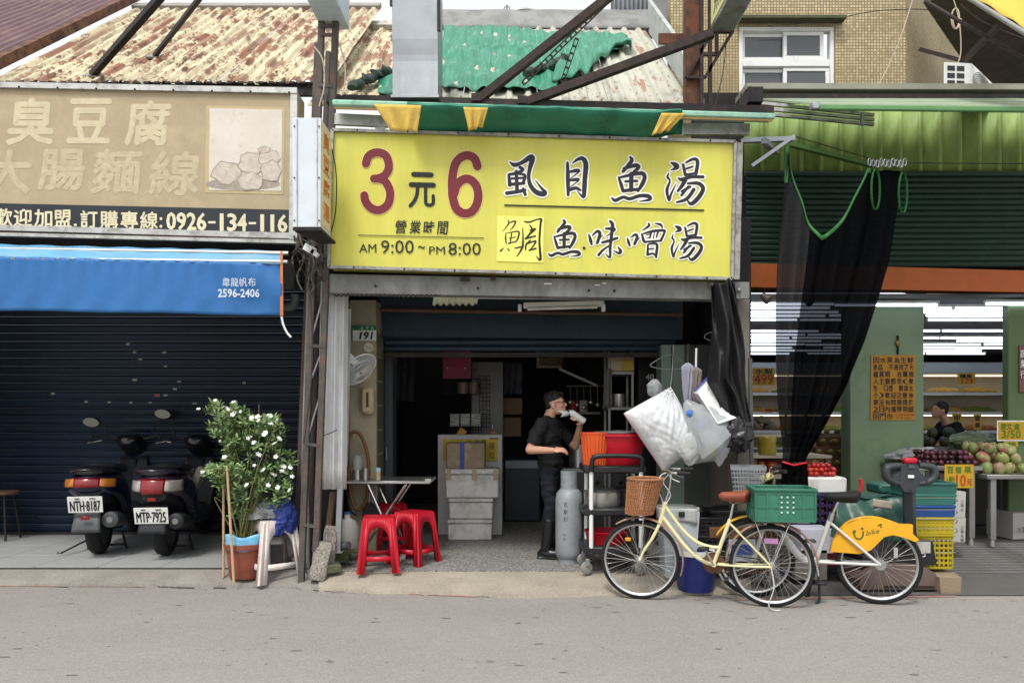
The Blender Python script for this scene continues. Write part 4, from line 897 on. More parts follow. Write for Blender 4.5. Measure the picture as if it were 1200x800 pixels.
# ================================================================= potted shrub
zp = .07
pb_ = G(289, 675, zp)
tr = thing('flowering_shrub', 'tall green shrub with white flowers in a terracotta pot', 'plant', pb_)
m_leaf = mat('shrub_leaf', '#65804c', .5, 0, .3, 18, ovar=.0); m_leaf2 = mat('shrub_leaf_light', '#94a870', .5, 0, .25, 18); m_leaf3 = mat('shrub_leaf_dark', '#48633c', .5, 0, .25, 18)
m_stem = mat('shrub_stem', '#6b6a3e', .7, 0, .2, 20)
m_terra = mat('terracotta', '#8f4c3a', .75, 0, .18, 5, .1, 40, dirt='#6b4236', da=.5, ds=6)
o = pb_
B().lathe([(.0, 0), (.145, 0), (.15, .01), (.178, .26), (.2, .27), (.202, .315), (.185, .32), (.172, .27), (0, .265)], 28, o).obj('pot', m_terra, tr)
B().lathe([(.17, .262), (.0, .275)], 16, o).obj('soil', mat('soil', '#3a2d22', .95, 0, .3, 30), tr)
def wrap(u, v):
    a = -2.6 + 2.3 * u; r_ = .186 + .012 * math.sin(u * 17) * v
    return V(o) + V((r_ * math.cos(a), r_ * math.sin(a), .27 + .13 * v + .015 * math.sin(u * 9)))
B().grid(wrap, 24, 5).obj('blue_liner', mat('light_blue_sheet', '#6fb2d6', .45, 0, .1, 8), tr, thick=.003)
s_ = 900 / o.y
def rel(px, py, dy=0.0): return W(px, py, o.y + dy)
lv = random.Random(21)
stems = []
for k_ in range(26):
    tx, ty = lv.uniform(248, 338), lv.uniform(470, 575)
    if tx < 262 and ty > 520: ty = lv.uniform(470, 500)
    base = V(o) + V((lv.uniform(-.08, .08), lv.uniform(-.08, .08), .27)); tip = rel(tx, ty, lv.uniform(-.28, .28))
    midp = base.lerp(tip, .5) + V((lv.uniform(-.07, .07), lv.uniform(-.07, .07), .08)); stems.append(cr([tuple(base), tuple(midp), tuple(tip)], 8))
stems += [cr([tuple(V(o) + V((-.05, -.05, .28))), tuple(rel(262, 560)), tuple(rel(240, 556, -.05))], 8), cr([tuple(V(o) + V((-.02, 0, .28))), tuple(rel(262, 520)), tuple(rel(250, 475))], 8), cr([tuple(V(o) + V((-.05, 0, .28))), tuple(rel(252, 585)), tuple(rel(262, 590))], 6)]
b = B()
for st_ in stems: b.tube(st_, [.007 - .004 * i / len(st_) for i in range(len(st_))], 5)
b.obj('stems', m_stem, tr)
crown = B()
tips = []
def inside(x, y):
    poly = [(240, 478), (246, 466), (262, 470), (285, 478), (300, 490), (318, 485), (334, 490), (342, 520), (345, 560), (338, 585), (318, 600), (300, 615), (276, 612), (262, 590), (256, 570), (234, 552), (244, 545), (262, 548), (262, 520), (248, 505)]
    c = False; n_ = len(poly)
    for i in range(n_):
        (x0, y0), (x1, y1) = poly[i], poly[(i + 1) % n_]
        if (y0 > y) != (y1 > y) and x < (x1 - x0) * (y - y0) / (y1 - y0) + x0: c = not c
    return c
cl = [(lv.uniform(245, 340), lv.uniform(470, 610), lv.uniform(7, 14)) for _ in range(16)]      # gaps between the leafy sprays
while len(tips) < 430:
    x, y = lv.uniform(232, 347), lv.uniform(464, 618)
    if not inside(x, y) or (y > 580 and lv.random() < .55): continue
    if any(math.hypot(x - cx, y - cy_) < r_ * .55 for cx, cy_, r_ in cl) and lv.random() < .75: continue
    hw = .26 * (1 - abs(y - 540) / 120 * .4); tips.append(rel(x, y, lv.uniform(-hw, hw)))
def leaf(b, p, d, up, L_, w_):
    d = d.normalized(); s2 = d.cross(up)
    s2 = s2.normalized() if s2.length > 1e-4 else V((1, 0, 0)); u2 = s2.cross(d)
    pts = [p, p + d * L_ * .35 + s2 * w_ * .45 + u2 * .1 * w_, p + d * L_ * .72 + s2 * w_ * .5, p + d * L_ - u2 * .12 * L_, p + d * L_ * .72 - s2 * w_ * .5, p + d * L_ * .35 - s2 * w_ * .45 + u2 * .1 * w_, p + d * L_ * .5 - u2 * .0]
    b.add(pts, [(0, 1, 6), (1, 2, 6), (2, 3, 6), (3, 4, 6), (4, 5, 6), (5, 0, 6)])
for i, p in enumerate(tips):
    ax = V((lv.uniform(-.7, .7), lv.uniform(-.9, .4), lv.uniform(.4, 1))).normalized(); u_, w2, _ = frame_of(ax); nl = lv.randint(6, 9)
    for j in range(nl):
        a = j * 2.4 + lv.uniform(-.3, .3); el = .25 + .09 * j; dd = (u_ * math.cos(a) + w2 * math.sin(a)) * math.cos(el) + ax * math.sin(el)
        crown.cur = lv.choices([0, 1, 2], [5, 3, 3])[0]
        leaf(crown, p - ax * .01 * (nl - j) * .5, dd, ax, lv.uniform(.045, .075), lv.uniform(.018, .028))
crown.obj('crown', [m_leaf, m_leaf2, m_leaf3], tr, smooth=0)
m_fl = mat('white_petal', '#e4e6e2', .6, 0, .05, 20)
fb = B()
for j in range(5):
    a = j * 1.2566; d_ = V((math.cos(a), math.sin(a), .12)); t_ = V((-math.sin(a), math.cos(a), 0))
    fb.add([V((0, 0, 0)), d_ * .012 - t_ * .006, d_ * .026 - t_ * .012, d_ * .03, d_ * .026 + t_ * .012, d_ * .012 + t_ * .006], [(0, 1, 2, 3, 4, 5)])
fm = fb.mesh('flower', m_fl, 0)
fl_px = [(252, 470), (274, 470), (261, 477), (268, 478), (234, 479), (274, 485), (281, 482), (295, 490), (304, 492), (302, 488), (315, 487), (318, 497), (326, 491), (292, 512), (298, 518), (310, 507), (328, 514), (304, 533), (325, 534), (308, 551), (321, 555), (333, 548), (340, 547), (290, 567), (313, 569), (324, 571), (338, 574), (257, 517), (262, 535), (239, 553), (341, 558), (288, 489), (309, 510), (331, 552), (297, 545), (320, 520)]
for x, y in fl_px:
    for _ in range(lv.choice((1, 2, 3))):
        p = rel(x + lv.uniform(-2, 2), y + lv.uniform(-1.6, 1.6), -.24 + lv.uniform(-.1, .08)); link('flower', fm, tr, p, (rad(lv.uniform(25, 80)), 0, rad(lv.uniform(-60, 60))), lv.uniform(.5, .8))
for (a, c) in (((274, 682), (266, 545)), ((262, 676), (262, 560))):
    B().tube([G(a[0], a[1], zp) + V((0, 0, 0)), W(c[0], c[1], G(a[0], a[1], zp).y + .06)], .012, 8).obj('support_stake', mat('bamboo', '#b59a78' if a[0] > 270 else '#8d5a48', .6, 0, .15, 15), tr)
# ================================================================= faded pink plastic stool, jerrycan, bag
def plastic_stool(name, lb, p, rz, h, top, bot, m, group=None, z0=0):
    """square four-legged stool with arched sides"""
    t = thing(name, lb, 'stool', p, rz, group, local=True); T_, B_ = top / 2, bot / 2
    B().box((0, 0, h - .008), (top, top, .016), bev=.006).obj('seat', m, t)
    b = B()
    for k_ in range(4):
        r_ = M.Rotation(k_ * math.pi / 2, 3, 'Z')
        def sp(u, v): # side panel point: u -1..1, v 0 bottom..1 top
            hw = B_ + (T_ - B_) * v; return r_ @ V((u * hw, -hw, v * h))
        cs_ = [-1, -.84, -.66] + [.64 * math.sin(math.pi / 2 * i / 8) for i in range(-8, 9)] + [.66, .84, 1]
        lo = lambda u: 0.0 if abs(u) > .65 else .56 + .27 * math.sqrt(max(0, 1 - (u / .64) ** 2))      # arched opening
        for u0, u1 in zip(cs_[:-1], cs_[1:]): b.add([sp(u0, lo(u0)), sp(u1, lo(u1)), sp(u1, 1), sp(u0, 1)], [(0, 1, 2, 3)])
        b.add([sp(-.66, .22), sp(.66, .22), sp(.66, .31), sp(-.66, .31)], [(0, 1, 2, 3)])
    o_ = b.obj('legs', m, t, smooth=30, thick=.009)
    bp_ = B()
    for k_ in range(4):
        r_ = M.Rotation(k_ * math.pi / 2, 3, 'Z'); bp_.tube([r_ @ V((-B_, -B_, 0)), r_ @ V((-T_, -T_, h - .02))], .014, 6)
    bp_.obj('corner_rib', m, t)
    return t
m_pink = mat('faded_pink', '#d3c0ba', .6, 0, .1, 5, .1, 40, dirt='#d8d4ce', da=.55, ds=6)
zs = .035
plastic_stool('faded_stool', 'faded pink plastic stool covering a white jerrycan beside the shrub', G(316, 681, zs) + V((0, .12, 0)), rad(38), .56, .29, .44, m_pink)
jc = thing('jerrycan', 'dirty white plastic jerrycan under the faded stool', 'jerrycan', G(314, 676, zs) + V((.0, .06, 0)), rad(20), local=True)
B().box((0, 0, .19), (.26, .16, .37), bev=.035).obj('body', white_pl, jc); B().cyl((.06, 0, .37), (.06, 0, .4), .025, n=14).obj('cap', grey_pl, jc); B().tube(cr([(-.09, 0, .37), (-.08, 0, .405), (-.02, 0, .41), (.0, 0, .37)], 4), .014, 8).obj('handle', white_pl, jc)
B().box((.06, -.084, .2), (.12, .004, .22)).obj('dark_label', grey_pl, jc)
def blob_bag(b, c, r, seed, n=(26, 18), amp=.16, flat=1.0, sink=.25):
    n = (int(n[0] * 1.5), int(n[1] * 1.5))
    sd = V((seed * 3.7, seed * 1.9, seed * .7))
    def fn(u, v):
        a = u * 6.283; p_ = -1.57 + 3.1416 * v; q_ = V((math.cos(p_) * math.cos(a), math.cos(p_) * math.sin(a), math.sin(p_)))
        e = 1 + amp * (1.1 * NZ.noise(q_ * 1.6 + sd) - .8 * abs(NZ.noise(q_ * 3.4 + sd)) + .4 * NZ.noise(q_ * 8 + sd) + .2)
        return V(c) + V((r[0] * e * math.cos(p_) * math.cos(a), r[1] * e * math.cos(p_) * math.sin(a), r[2] * e * max(math.sin(p_), -sink - .0)))
    return b.grid(fn, n[0], n[1], True)
bgp = G(316, 681, zs) + V((0, .12, .56))
t = thing('plastic_bag', 'grey and blue crumpled bag lying on the faded stool', 'bag', bgp)
b = blob_bag(B(), bgp + V((-.07, 0, .05)), (.17, .14, .12), 3, (30, 20), .4); b.obj('grey_part', mat('grey_film', '#8a8d8e', .35, 0, .15, 10, .3, 30), t)
b = blob_bag(B(), bgp + V((.11, -.06, .02)), (.12, .1, .17), 8, (30, 20), .45, sink=.8); b.obj('blue_part', mat('blue_film', '#2b3f8c', .3, 0, .2, 10, .3, 30), t)
# ================================================================= scooters
def loft(b, secs, n=16, cap=True):
    """secs: (x centre, z centre, half width(y), half height, squareness) along x"""
    vs = []; fs = []
    for (x, z, hw, hh, e) in secs:
        for j in range(n):
            a = 2 * math.pi * j / n; c_, s_ = math.cos(a), math.sin(a)
            vs.append(V((x, 1.16 * hw * math.copysign(abs(c_) ** e, c_), z + hh * math.copysign(abs(s_) ** e, s_))))
    k = len(secs)
    for i in range(k - 1):
        for j in range(n): fs.append((i * n + j, i * n + (j + 1) % n, (i + 1) * n + (j + 1) % n, (i + 1) * n + j))
    if cap: fs.append(tuple(range(n))[::-1]); fs.append(tuple(range((k - 1) * n, k * n)))
    return b.add(vs, fs)
m_tyre = mat('tyre', '#17181a', .85, 0, .2, 20, .5, 120)
m_scb = mat('scooter_black', '#17181b', .3, 0, .1, 5, coat=.3); m_scm = mat('scooter_matt', '#26282b', .6, 0, .12, 8)
m_navy = mat('scooter_navy', '#1a1d3c', .25, .3, .08, 5, coat=.5); m_purp = mat('scooter_purple', '#3a3143', .28, .45, .08, 5, coat=.5)
m_tail = mat('tail_red', '#7d0b15', .2, 0, .15, 20, coat=.5); m_amb = mat('tail_amber', '#b06a22', .2, 0, .12, 20, coat=.5); m_clear = mat('tail_clear', '#a39e98', .15, .2, .15, 25, coat=.5)
m_plate = mat('plate_white', '#e2e3e0', .45, 0, .03, 5); m_mir = mat('mirror_glass', '#6d6e64', .12, .9, .05, 3)
def scooter(lb, plate, p, heading, kind, sc_=1.15):
    """local x forward, z up; rear wheel hub at x=0"""
    t = thing('scooter', lb, 'scooter', p, heading, 'scooters parked before the shutter', local=True, scale=sc_)
    bodym = m_navy if kind == 0 else m_purp
    def wheel(x, nm):
        w_ = B(); R0 = .235
        w_.lathe([(R0 - .085, -.05), (R0 - .03, -.058), (R0 - .008, -.04), (R0, 0), (R0 - .008, .04), (R0 - .03, .058), (R0 - .085, .05)], 32, (x, 0, R0), M.Rotation(math.pi / 2, 3, 'X'))
        o_ = w_.obj(nm, m_tyre, t, smooth=50); r_ = B().lathe([(0, -.03), (.05, -.035), (.07, -.02), (.135, -.03), (.155, -.045), (.155, .045), (.135, .03), (.05, .035), (0, .03)], 24, (x, 0, R0), M.Rotation(math.pi / 2, 3, 'X')); r_.obj('rim', grey_pl, o_)
    wheel(0, 'rear_wheel'); wheel(1.25, 'front_wheel')
    # tail body
    b = B(); loft(b, [(-.33, .65, .09, .06, .7), (-.28, .645, .15, .09, .65), (-.12, .63, .18, .12, .65), (.1, .58, .185, .16, .7), (.3, .5, .16, .2, .7), (.42, .42, .14, .16, .7)], 20); b.obj('tail_cowl', bodym, t, smooth=50)
    b = B(); loft(b, [(-.3, .755, .1, .02, .8), (-.26, .77, .13, .03, .7), (0, .775, .14, .045, .7), (.2, .755, .145, .055, .7), (.32, .74, .13, .05, .7), (.5, .735, .1, .045, .7), (.56, .72, .05, .03, .8)], 18); b.obj('seat', m_scb, t, smooth=60)
    b = B(); b.tube(cr([(.02, -.15, .72), (-.2, -.165, .755), (-.34, -.11, .775), (-.38, 0, .78), (-.34, .11, .775), (-.2, .165, .755), (.02, .15, .72)], 5), .018, 10, flat=.8); b.obj('grab_rail', m_scb if kind == 0 else bodym, t)
    # tail light
    ty = .125
    if kind == 0:
        b = B(); b.grid(lambda u, v: (-.368 + .03 * (2 * u - 1) ** 2 - .01 * math.sin(v * 3.14) + .02 * v, -.099 + .198 * u, .63 + .075 * v), 14, 6); tl = b.obj('tail_light', m_tail, t, thick=.02)
        for s_ in (-1, 1): b = B(); b.grid(lambda u, v: (-.338 + .1 * u * u - .008 * math.sin(v * 3.14) + .02 * v, s_ * (.1 + .1 * u), .635 + .066 * v - .01 * u), 8, 5); b.obj('indicator', m_amb, t, thick=.02)
    else:
        b = B(); b.grid(lambda u, v: (-.375 + .03 * abs(2 * u - 1) ** 2 - .012 * math.sin(v * 3.14) + .03 * v, (-.088 + .176 * u) * (1 + .12 * v), .58 + .125 * v), 14, 6); tl = b.obj('tail_light', m_tail, t, thick=.02)
        for s_ in (-1, 1): b = B(); b.grid(lambda u, v: (-.342 + .13 * u * u - .008 * math.sin(v * 3.14) + .02 * v, s_ * (.096 + .11 * u), .6 + .09 * v), 8, 5); b.obj('indicator', m_clear, t, thick=.02)
    # rear fender, plate
    b = B()
    def fen(u, v):
        a = rad(118 + 62 * v); r_ = .285 + .02 * v; return V((r_ * math.cos(a) * 1.12 - .02, (2 * u - 1) * (.085 + .03 * v), .24 + r_ * math.sin(a)))
    b.grid(fen, 8, 10); b.obj('mudguard', m_scm if kind else grey_pl, t, thick=.012)
    b = B(); loft(b, [(-.31, .57, .085, .055, .6), (-.2, .55, .11, .08, .6), (0, .5, .12, .1, .7), (.12, .45, .1, .1, .7)], 14); b.obj('rear_under_cowl', m_scm, t)
    zp0 = .485 if kind == 0 else .40
    pr_ = M.Rotation(rad(-14), 3, 'Y'); pc = V((-.375, 0, zp0))
    b = B(); b.box(pc, (.006, .275, .145), pr_, bev=.002); po = b.obj('number_plate', m_plate, t)
    nx = pr_ @ V((-1, 0, 0)); uu = V((0, -1, 0)); vv = pr_ @ V((0, 0, -1))
    pl_ = lambda x, y, l=0.0: pc + uu * (x - .5) * .275 + vv * (y - .5) * .145 + nx * (.004 + l)
    b = B(); text(b, plate, (.07, .26), (.93, .9), pl=pl_, lift=.001, heavy=.008); b.obj('plate_number', ink, po, smooth=0)
    b = B(); b.box(pl_(.28, .12, .002), (.004, .035, .008)); b.box(pl_(.72, .12, .002), (.004, .045, .008)); b.obj('plate_bolt', ink, po)
    B().box(V((-.385 if kind == 0 else -.36, 0, zp0 - .115 if kind == 0 else zp0 + .135)), (.014, .07, .032), bev=.004).obj('reflector', m_tail, t)
    # engine, exhaust (right side is -y)
    b = B(); loft(b, [(-.05, .3, .05, .06, .8), (.1, .3, .1, .1, .7), (.35, .28, .12, .11, .7), (.45, .28, .08, .08, .8)], 14); b.obj('engine_block', m_scm, t)
    b = B(); b.tube(cr([(-.3, -.17, .34), (-.2, -.17, .335), (.0, -.165, .31), (.22, -.15, .26), (.36, -.12, .22)], 5), [.05, .068, .068, .07, .07, .07, .07, .07, .068, .066, .064, .06, .055, .05, .045, .04, .035, .03, .025, .022, .02][:21], 14); b.obj('exhaust', grey_pl if kind == 0 else m_scm, t)
    B().cyl((-.305, -.17, .34), (-.29, -.17, .34), .026, n=14).obj('exhaust_tip', steel_dull, t)
    b = B(); b.box((.02, .15, .34), (.32, .05, .17), bev=.025); b.obj('air_cleaner', m_scm, t)
    b = B(); b.tube([(.28, -.12, .16), (.26, -.15, .03), (.24, -.17, .005)], .012, 7); b.tube([(.28, .12, .16), (.26, .15, .03), (.24, .17, .005)], .012, 7); b.tube([(.255, -.15, .04), (.255, .15, .04)], .011, 7); b.obj('centre_stand', iron_dark, t)
    if kind == 0: B().tube([(.3, .16, .1), (-.06, .3, .02), (-.08, .32, .03)], .009, 6).obj('side_stand', chrome, t)
    # floor board, leg shield, front
    b = B(); loft(b, [(.38, .3, .14, .06, .6), (.6, .26, .16, .05, .5), (.85, .27, .16, .05, .5), (.95, .32, .15, .06, .6)], 14); b.obj('floor_board', m_scm, t)
    b = B()
    b.grid(lambda u, v: (.9 + .2 * v + .08 * (1 - abs(2 * u - 1)), (2 * u - 1) * (.17 - .05 * abs(v - .4)), .3 + .52 * v), 12, 10); b.obj('leg_shield', m_scm, t, thick=.03)
    b = B(); loft(b, [(.88, .99, .05, .03, .8), (.94, 1.0, .1, .06, .7), (1.04, .98, .115, .09, .7), (1.14, .91, .09, .09, .7), (1.19, .85, .05, .05, .8)], 18); b.obj('handlebar_cowl', m_scb, t, smooth=60)
    b = B(); b.tube(cr([(.9, .34, 1.03), (.96, .26, 1.04), (1.0, .12, 1.01), (1.0, -.12, 1.01), (.96, -.26, 1.04), (.9, -.34, 1.03)], 4), .016, 8); b.tube([(1.25, 0, .24), (1.12, 0, .8)], .035, 8); b.obj('handlebar', m_scm, t)
    for s_ in (-1, 1):
        b = B(); b.tube([(.94, s_ * .2, 1.04), (1.0, s_ * .25, 1.16), (.98, s_ * (.33 if kind == 0 else .3), 1.24)], .008, 6); st_ = b.obj('mirror_stalk', iron_dark, t)
        rr_ = M.Rotation(rad(s_ * 10), 3, 'X'); c_ = V((.965, s_ * (.36 if kind == 0 else .33), 1.265 if s_ < 0 or kind else 1.18))
        b = B(); b.ell(c_ + V((.012, 0, 0)), (.022, .085, .052), rr_, 18, 10); mo = b.obj('mirror', m_scb, t)
        b = B(); pts = [c_ + rr_ @ V((-.012, .076 * math.cos(a * .314), .045 * math.sin(a * .314))) for a in range(20)]; b.add(pts, [tuple(range(20))[::-1]]); b.obj('mirror_glass', m_mir, mo)
        B().tube([(.92, s_ * .3, 1.02), (.99, s_ * .27, 1.0), (1.0, s_ * .33, .985), (.97, s_ * .4, .97)], .007, 6).obj('brake_lever', chrome, t)
    b = B(); b.grid(lambda u, v: (1.25 + .26 * math.cos(rad(20 + 140 * v)), (2 * u - 1) * .075, .24 + .275 * math.sin(rad(20 + 140 * v))), 6, 12); b.obj('front_mudguard', bodym, t, thick=.01)
    if kind == 0:
        b = B()
        for i in range(3): b.bar((.1 + .04 * i, -.172, .68 - .02 * i), (.26 + .04 * i, -.17, .52 - .02 * i), .008, .006)
        b.obj('side_stripe', white_pl, t); B().cyl((-.06, -.163, .62), (-.06, -.172, .62), .022, n=14).obj('round_sticker', white_pl, t)
    else:
        B().lathe([(0, .02), (.08, .02), (.11, 0), (.115, -.03), (.1, -.06), (0, -.07)], 20, (.5, -.12, .66), M.Rotation(rad(-70), 3, 'X')).obj('hung_helmet', mat('helmet_cream', '#b9b2a0', .4, 0), t)
    return t
scooter('dark blue scooter with red tail light and plate NTH-8187', 'NTH·8187', G(104, 653, ZL) + V((0, .2, .006)), math.atan2(1.15, -.24), 0)
scooter('purple scooter with clear indicators and plate MTP-7925', 'MTP·7925', G(186, 655, ZL) + V((-.02, .2, .006)), math.atan2(1.15, -.14), 1, 1.15)
# ================================================================= centre shop shell
m_dk = mat('shade_dark_wall', '#2b2a29', .9, 0, .25, 2, dirt='#1a1918', da=.4, ds=2)  # wall colour darkened to carry the gloom of the shop interior
m_dk2 = mat('shade_dark_ceiling', '#262524', .95, 0, .25, 2)  # interior shade put into the ceiling colour as well
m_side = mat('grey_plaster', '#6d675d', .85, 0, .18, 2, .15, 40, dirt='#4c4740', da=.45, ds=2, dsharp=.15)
m_cream_w = mat('cream_tile', '#a89f87', .6, 0, .12, 3, .05, 30, dirt='#776f5e', da=.45, ds=3, dsharp=.15)
m_shop_sh = mat('shop_shutter', '#1f3340', .5, .2, .15, 3, dirt='#152531', da=.4, ds=3)
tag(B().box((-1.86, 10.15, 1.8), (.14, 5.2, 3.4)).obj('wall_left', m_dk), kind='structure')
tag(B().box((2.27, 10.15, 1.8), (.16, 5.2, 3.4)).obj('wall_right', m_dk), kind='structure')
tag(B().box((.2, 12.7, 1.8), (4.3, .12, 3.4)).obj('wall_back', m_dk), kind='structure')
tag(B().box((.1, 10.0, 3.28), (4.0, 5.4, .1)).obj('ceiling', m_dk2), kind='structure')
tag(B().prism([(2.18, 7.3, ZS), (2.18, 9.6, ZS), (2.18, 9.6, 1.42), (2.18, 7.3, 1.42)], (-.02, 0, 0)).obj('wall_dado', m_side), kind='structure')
# right front pier
m_pier = mat('pier_concrete', '#77736a', .85, 0, .18, 3, .2, 40, dirt='#4f4b45', da=.45, ds=3, dstretch=(1, 1, .4))
pr_ = thing('corner_pier', 'grey concrete pier at the right end of the yellow sign', 'pier', (X(873, 7.1), 7.1, 0))
B().box((X(872.5, 7.1), 7.28, 1.36), (.11, .3, 2.72)).obj('shaft', m_pier, pr_); B().box((X(866, 7.02), 7.0, Z(341, 7.02)), (.16, .05, .15)).obj('end_plate', m_beam, pr_)
B().bar(W(879, 420, 6.98), W(881, 560, 6.98), .03, .03).obj('conduit', grey_pl, pr_)
# cream column with house number
col = thing('cream_column', 'cream tiled column at the left side of the shop', 'column', (-1.57, 8.3, ZS))
cx0, cx1 = X(409, 8.1), X(441, 8.1)
B().box(((cx0 + cx1) / 2, 8.32, 1.45), (cx1 - cx0, .44, 2.66), bev=.006).obj('shaft', m_cream_w, col)
b = B()
for i in range(8): b.box((cx1 + .003, 8.33, .5 + i * .26), (.006, .4, .235), bev=.002)
b.obj('side_tile', mat('olive_tile', '#6a6750', .5, 0, .25, 12, dirt='#4b4a3b', da=.4, ds=12), col)
hp = thing('house_number_plate', 'white and green house number plate reading 191', 'plate', W(427, 399, 8.06))
B().box(W(427, 390, 8.08), (.25, .01, .165), bev=.003).obj('plate', white_pt, hp); B().box(W(427, 384, 8.072), (.245, .006, .05)).obj('green_band', mat('plate_green', '#17703f', .5, 0), hp)
p8 = plane_px(8.07); line_text(hp, 'number', ink, p8, [('191', (421.5, 389), (437, 397.5))], lift=.006, heavy=.35, shear=.15)
for i, ch in enumerate('延平北'): line_text(hp, 'lettering', white_ink, p8, [(ch, (423 + i * 6, 382.5), (426 + i * 6, 386))], lift=.006)
t = thing('round_badge', 'small round cigarette sign on the cream column', 'badge', W(432, 407, 8.08)); B().cyl(W(432, 407, 8.095), W(432, 407, 8.085), .05, n=20).obj('disc', mat('badge_cream', '#c9c2b0', .6, 0), t); B().bar(W(428, 405, 8.078), W(436, 409, 8.078), .012, .004).obj('mark', ink, t)
t = thing('soap_dispenser', 'beige wall dispenser on the cream column', 'dispenser', W(431, 484, 8.0))
B().box(W(431, 469, 8.03), (.14, .1, .29), bev=.03).obj('case', mat('dispenser_beige', '#b7a783', .45, 0, .06), t); B().box(W(430.5, 468, 7.975), (.024, .01, .15)).obj('window_slot', mat('slot_brown', '#4b3a2a', .6, 0), t)
# wall fan
fn_ = thing('wall_fan', 'round wire-guard fan mounted beside the cream column', 'fan', W(420, 440, 7.75))
fc = W(420, 433, 7.75); axd = V((.55, -.35, -.62)).normalized(); u_, w_, _ = frame_of(axd); rot = M((u_, w_, axd)).transposed()
b = B()
for k_ in range(40):
    a = k_ / 40 * 6.283; pts = []
    for r_, h_ in ((.02, .05), (.1, .055), (.18, .03), (.205, 0)): pts.append(fc + rot @ V((r_ * math.cos(a), r_ * math.sin(a), h_)))
    b.tube(pts, .0022, 4)
    pts = [fc + rot @ V((r_ * math.cos(a), r_ * math.sin(a), h_)) for r_, h_ in ((.03, -.08), (.15, -.06), (.205, 0))]; b.tube(pts, .0022, 4)
tag(b.obj('wire_guard', white_pl, fn_), kind='stuff')
b = B()
for r_, h_, q in ((.207, 0, .007), (.12, .054, .003), (.16, .04, .003)): b.tube([fc + rot @ V((r_ * math.cos(a * .262), r_ * math.sin(a * .262), h_)) for a in range(24)], q, 6, closed=True)
b.obj('guard_ring', white_pl, fn_)
for k_ in range(3):
    b = B(); b.grid(lambda u, v: fc + rot @ (M.Rotation(k_ * 2.094, 3, 'Z') @ V((.03 + .14 * v, (u - .5) * .1 * (.5 + v), .02 * (u - .5)))), 4, 4); b.obj('blade', mat('fan_blade', '#9aa9b0', .4, 0), fn_, thick=.003)
B().tube([fc - axd * .04, fc - axd * .2], [.06, .045], 14).obj('motor', white_pl, fn_); B().bar(fc - axd * .16, W(413, 418, 8.05), .04, .04).obj('bracket', white_pl, fn_)
# hose on the column, bottles
t = thing('rubber_hose', 'brown coiled hose hanging on the cream column', 'hose', W(418, 560, 7.95))
B().tube(cr([tuple(W(x, y, 7.98)) for x, y in ((408, 520), (412, 507), (421, 508), (429, 525), (432, 548), (431, 570), (428, 588), (420, 597), (414, 590), (410, 572), (407, 545))], 6), .018, 8).obj('loop', mat('hose_brown', '#6b4a2a', .5, 0, .15, 10), t)
B().tube(cr([tuple(W(x, y, 7.95)) for x, y in ((406, 520), (405, 555), (407, 580), (411, 598), (418, 603))], 6), .012, 8).obj('dark_loop', black_rub, t)
# white jug, clutter behind blocks
t = thing('white_jug', 'translucent white jug on the floor behind the leaning blocks', 'jug', W(408, 638, 7.6)); B().lathe([(0, 0), (.1, 0), (.11, .02), (.11, .2), (.08, .26), (.03, .29), (.028, .33), (0, .33)], 20, W(407, 641, 7.6)).obj('body', mat('jug_milky', '#b9bbb6', .4, 0, .06), t); B().cyl(W(407, 641, 7.6) + V((0, 0, .33)), W(407, 641, 7.6) + V((0, 0, .35)), .032, n=14).obj('cap', mat('cap_blue', '#3a5a8a', .5, 0), t)
# concrete blocks
m_agg = mat('aggregate_block', '#7d776f', .95, 0, .2, 14, .8, 60); speckle(m_agg, '#45413c', '#bdb6ab', 110, .5)
def block(a, c, w, h, lb, seed):
    t = thing('concrete_block', lb, 'block', a, group='leaning concrete blocks'); b = B(); A = V(a); Q = V(c); rs = random.Random(seed)
    d_ = (Q - A); L_ = d_.length; d_.normalize(); s_ = V((1, .2, 0)); s_ = (s_ - d_ * s_.dot(d_)).normalized(); n_ = d_.cross(s_)
    def fnb(u, v):
        a_ = u * 6.283; ca, sa = math.cos(a_), math.sin(a_); e = .45; k_ = .82 if v in (0, 1) else 1
        return A + d_ * (L_ * (v if 0 < v < 1 else (0.0 if v == 0 else 1.0))) + s_ * (w / 2 * k_ * math.copysign(abs(ca) ** e, ca) + rs.uniform(-.006, .006)) + n_ * (h / 2 * k_ * math.copysign(abs(sa) ** e, sa) + rs.uniform(-.006, .006))
    b.grid(fnb, 20, 10, True); b.add([A], []); b.f.append(tuple(range(20))[::-1]); b.f.append(tuple(range(200, 220))); b.mi += [0, 0]
    b.obj('body', m_agg, t, smooth=50)
pb0 = G(368, 682, .03); block(W(371, 680, 6.95), W(381, 635, 7.05), .15, .1, 'rough concrete block leaning at the shop corner, the nearer one', 1)
pb1 = pb0 + V((.12, .22, .0)); block(W(382, 668, 7.12), W(389, 616, 7.22), .13, .1, 'rough concrete block leaning behind the nearer one', 2)
t = tag(B().box(G(388, 672, ZS) + V((0, .05, .04)), (.15, .1, .08), M.Rotation(.5, 3, 'Z'), bev=.012).obj('mossy_brick', mat('moss_brick', '#5c5c49', .9, 0, .3, 12, .5, 60)), 'mossy green-grey brick on the ground beside the blocks', 'brick')
t = tag(blob_bag(B(), G(397, 663, ZS) + V((0, .05, .08)), (.11, .1, .1), 14, amp=.25).obj('moss_clump', mat('moss_green', '#55613f', .95, 0, .35, 25, .8, 60)), 'clump of moss-green wrapped stones beside the steel leg', 'stones')
tag(B().tube([W(399, 640, 7.25), W(409, 638, 7.2)], .035, 12).obj('pipe_stub', grey_pl), 'short grey pipe lying by the steel leg', 'pipe')
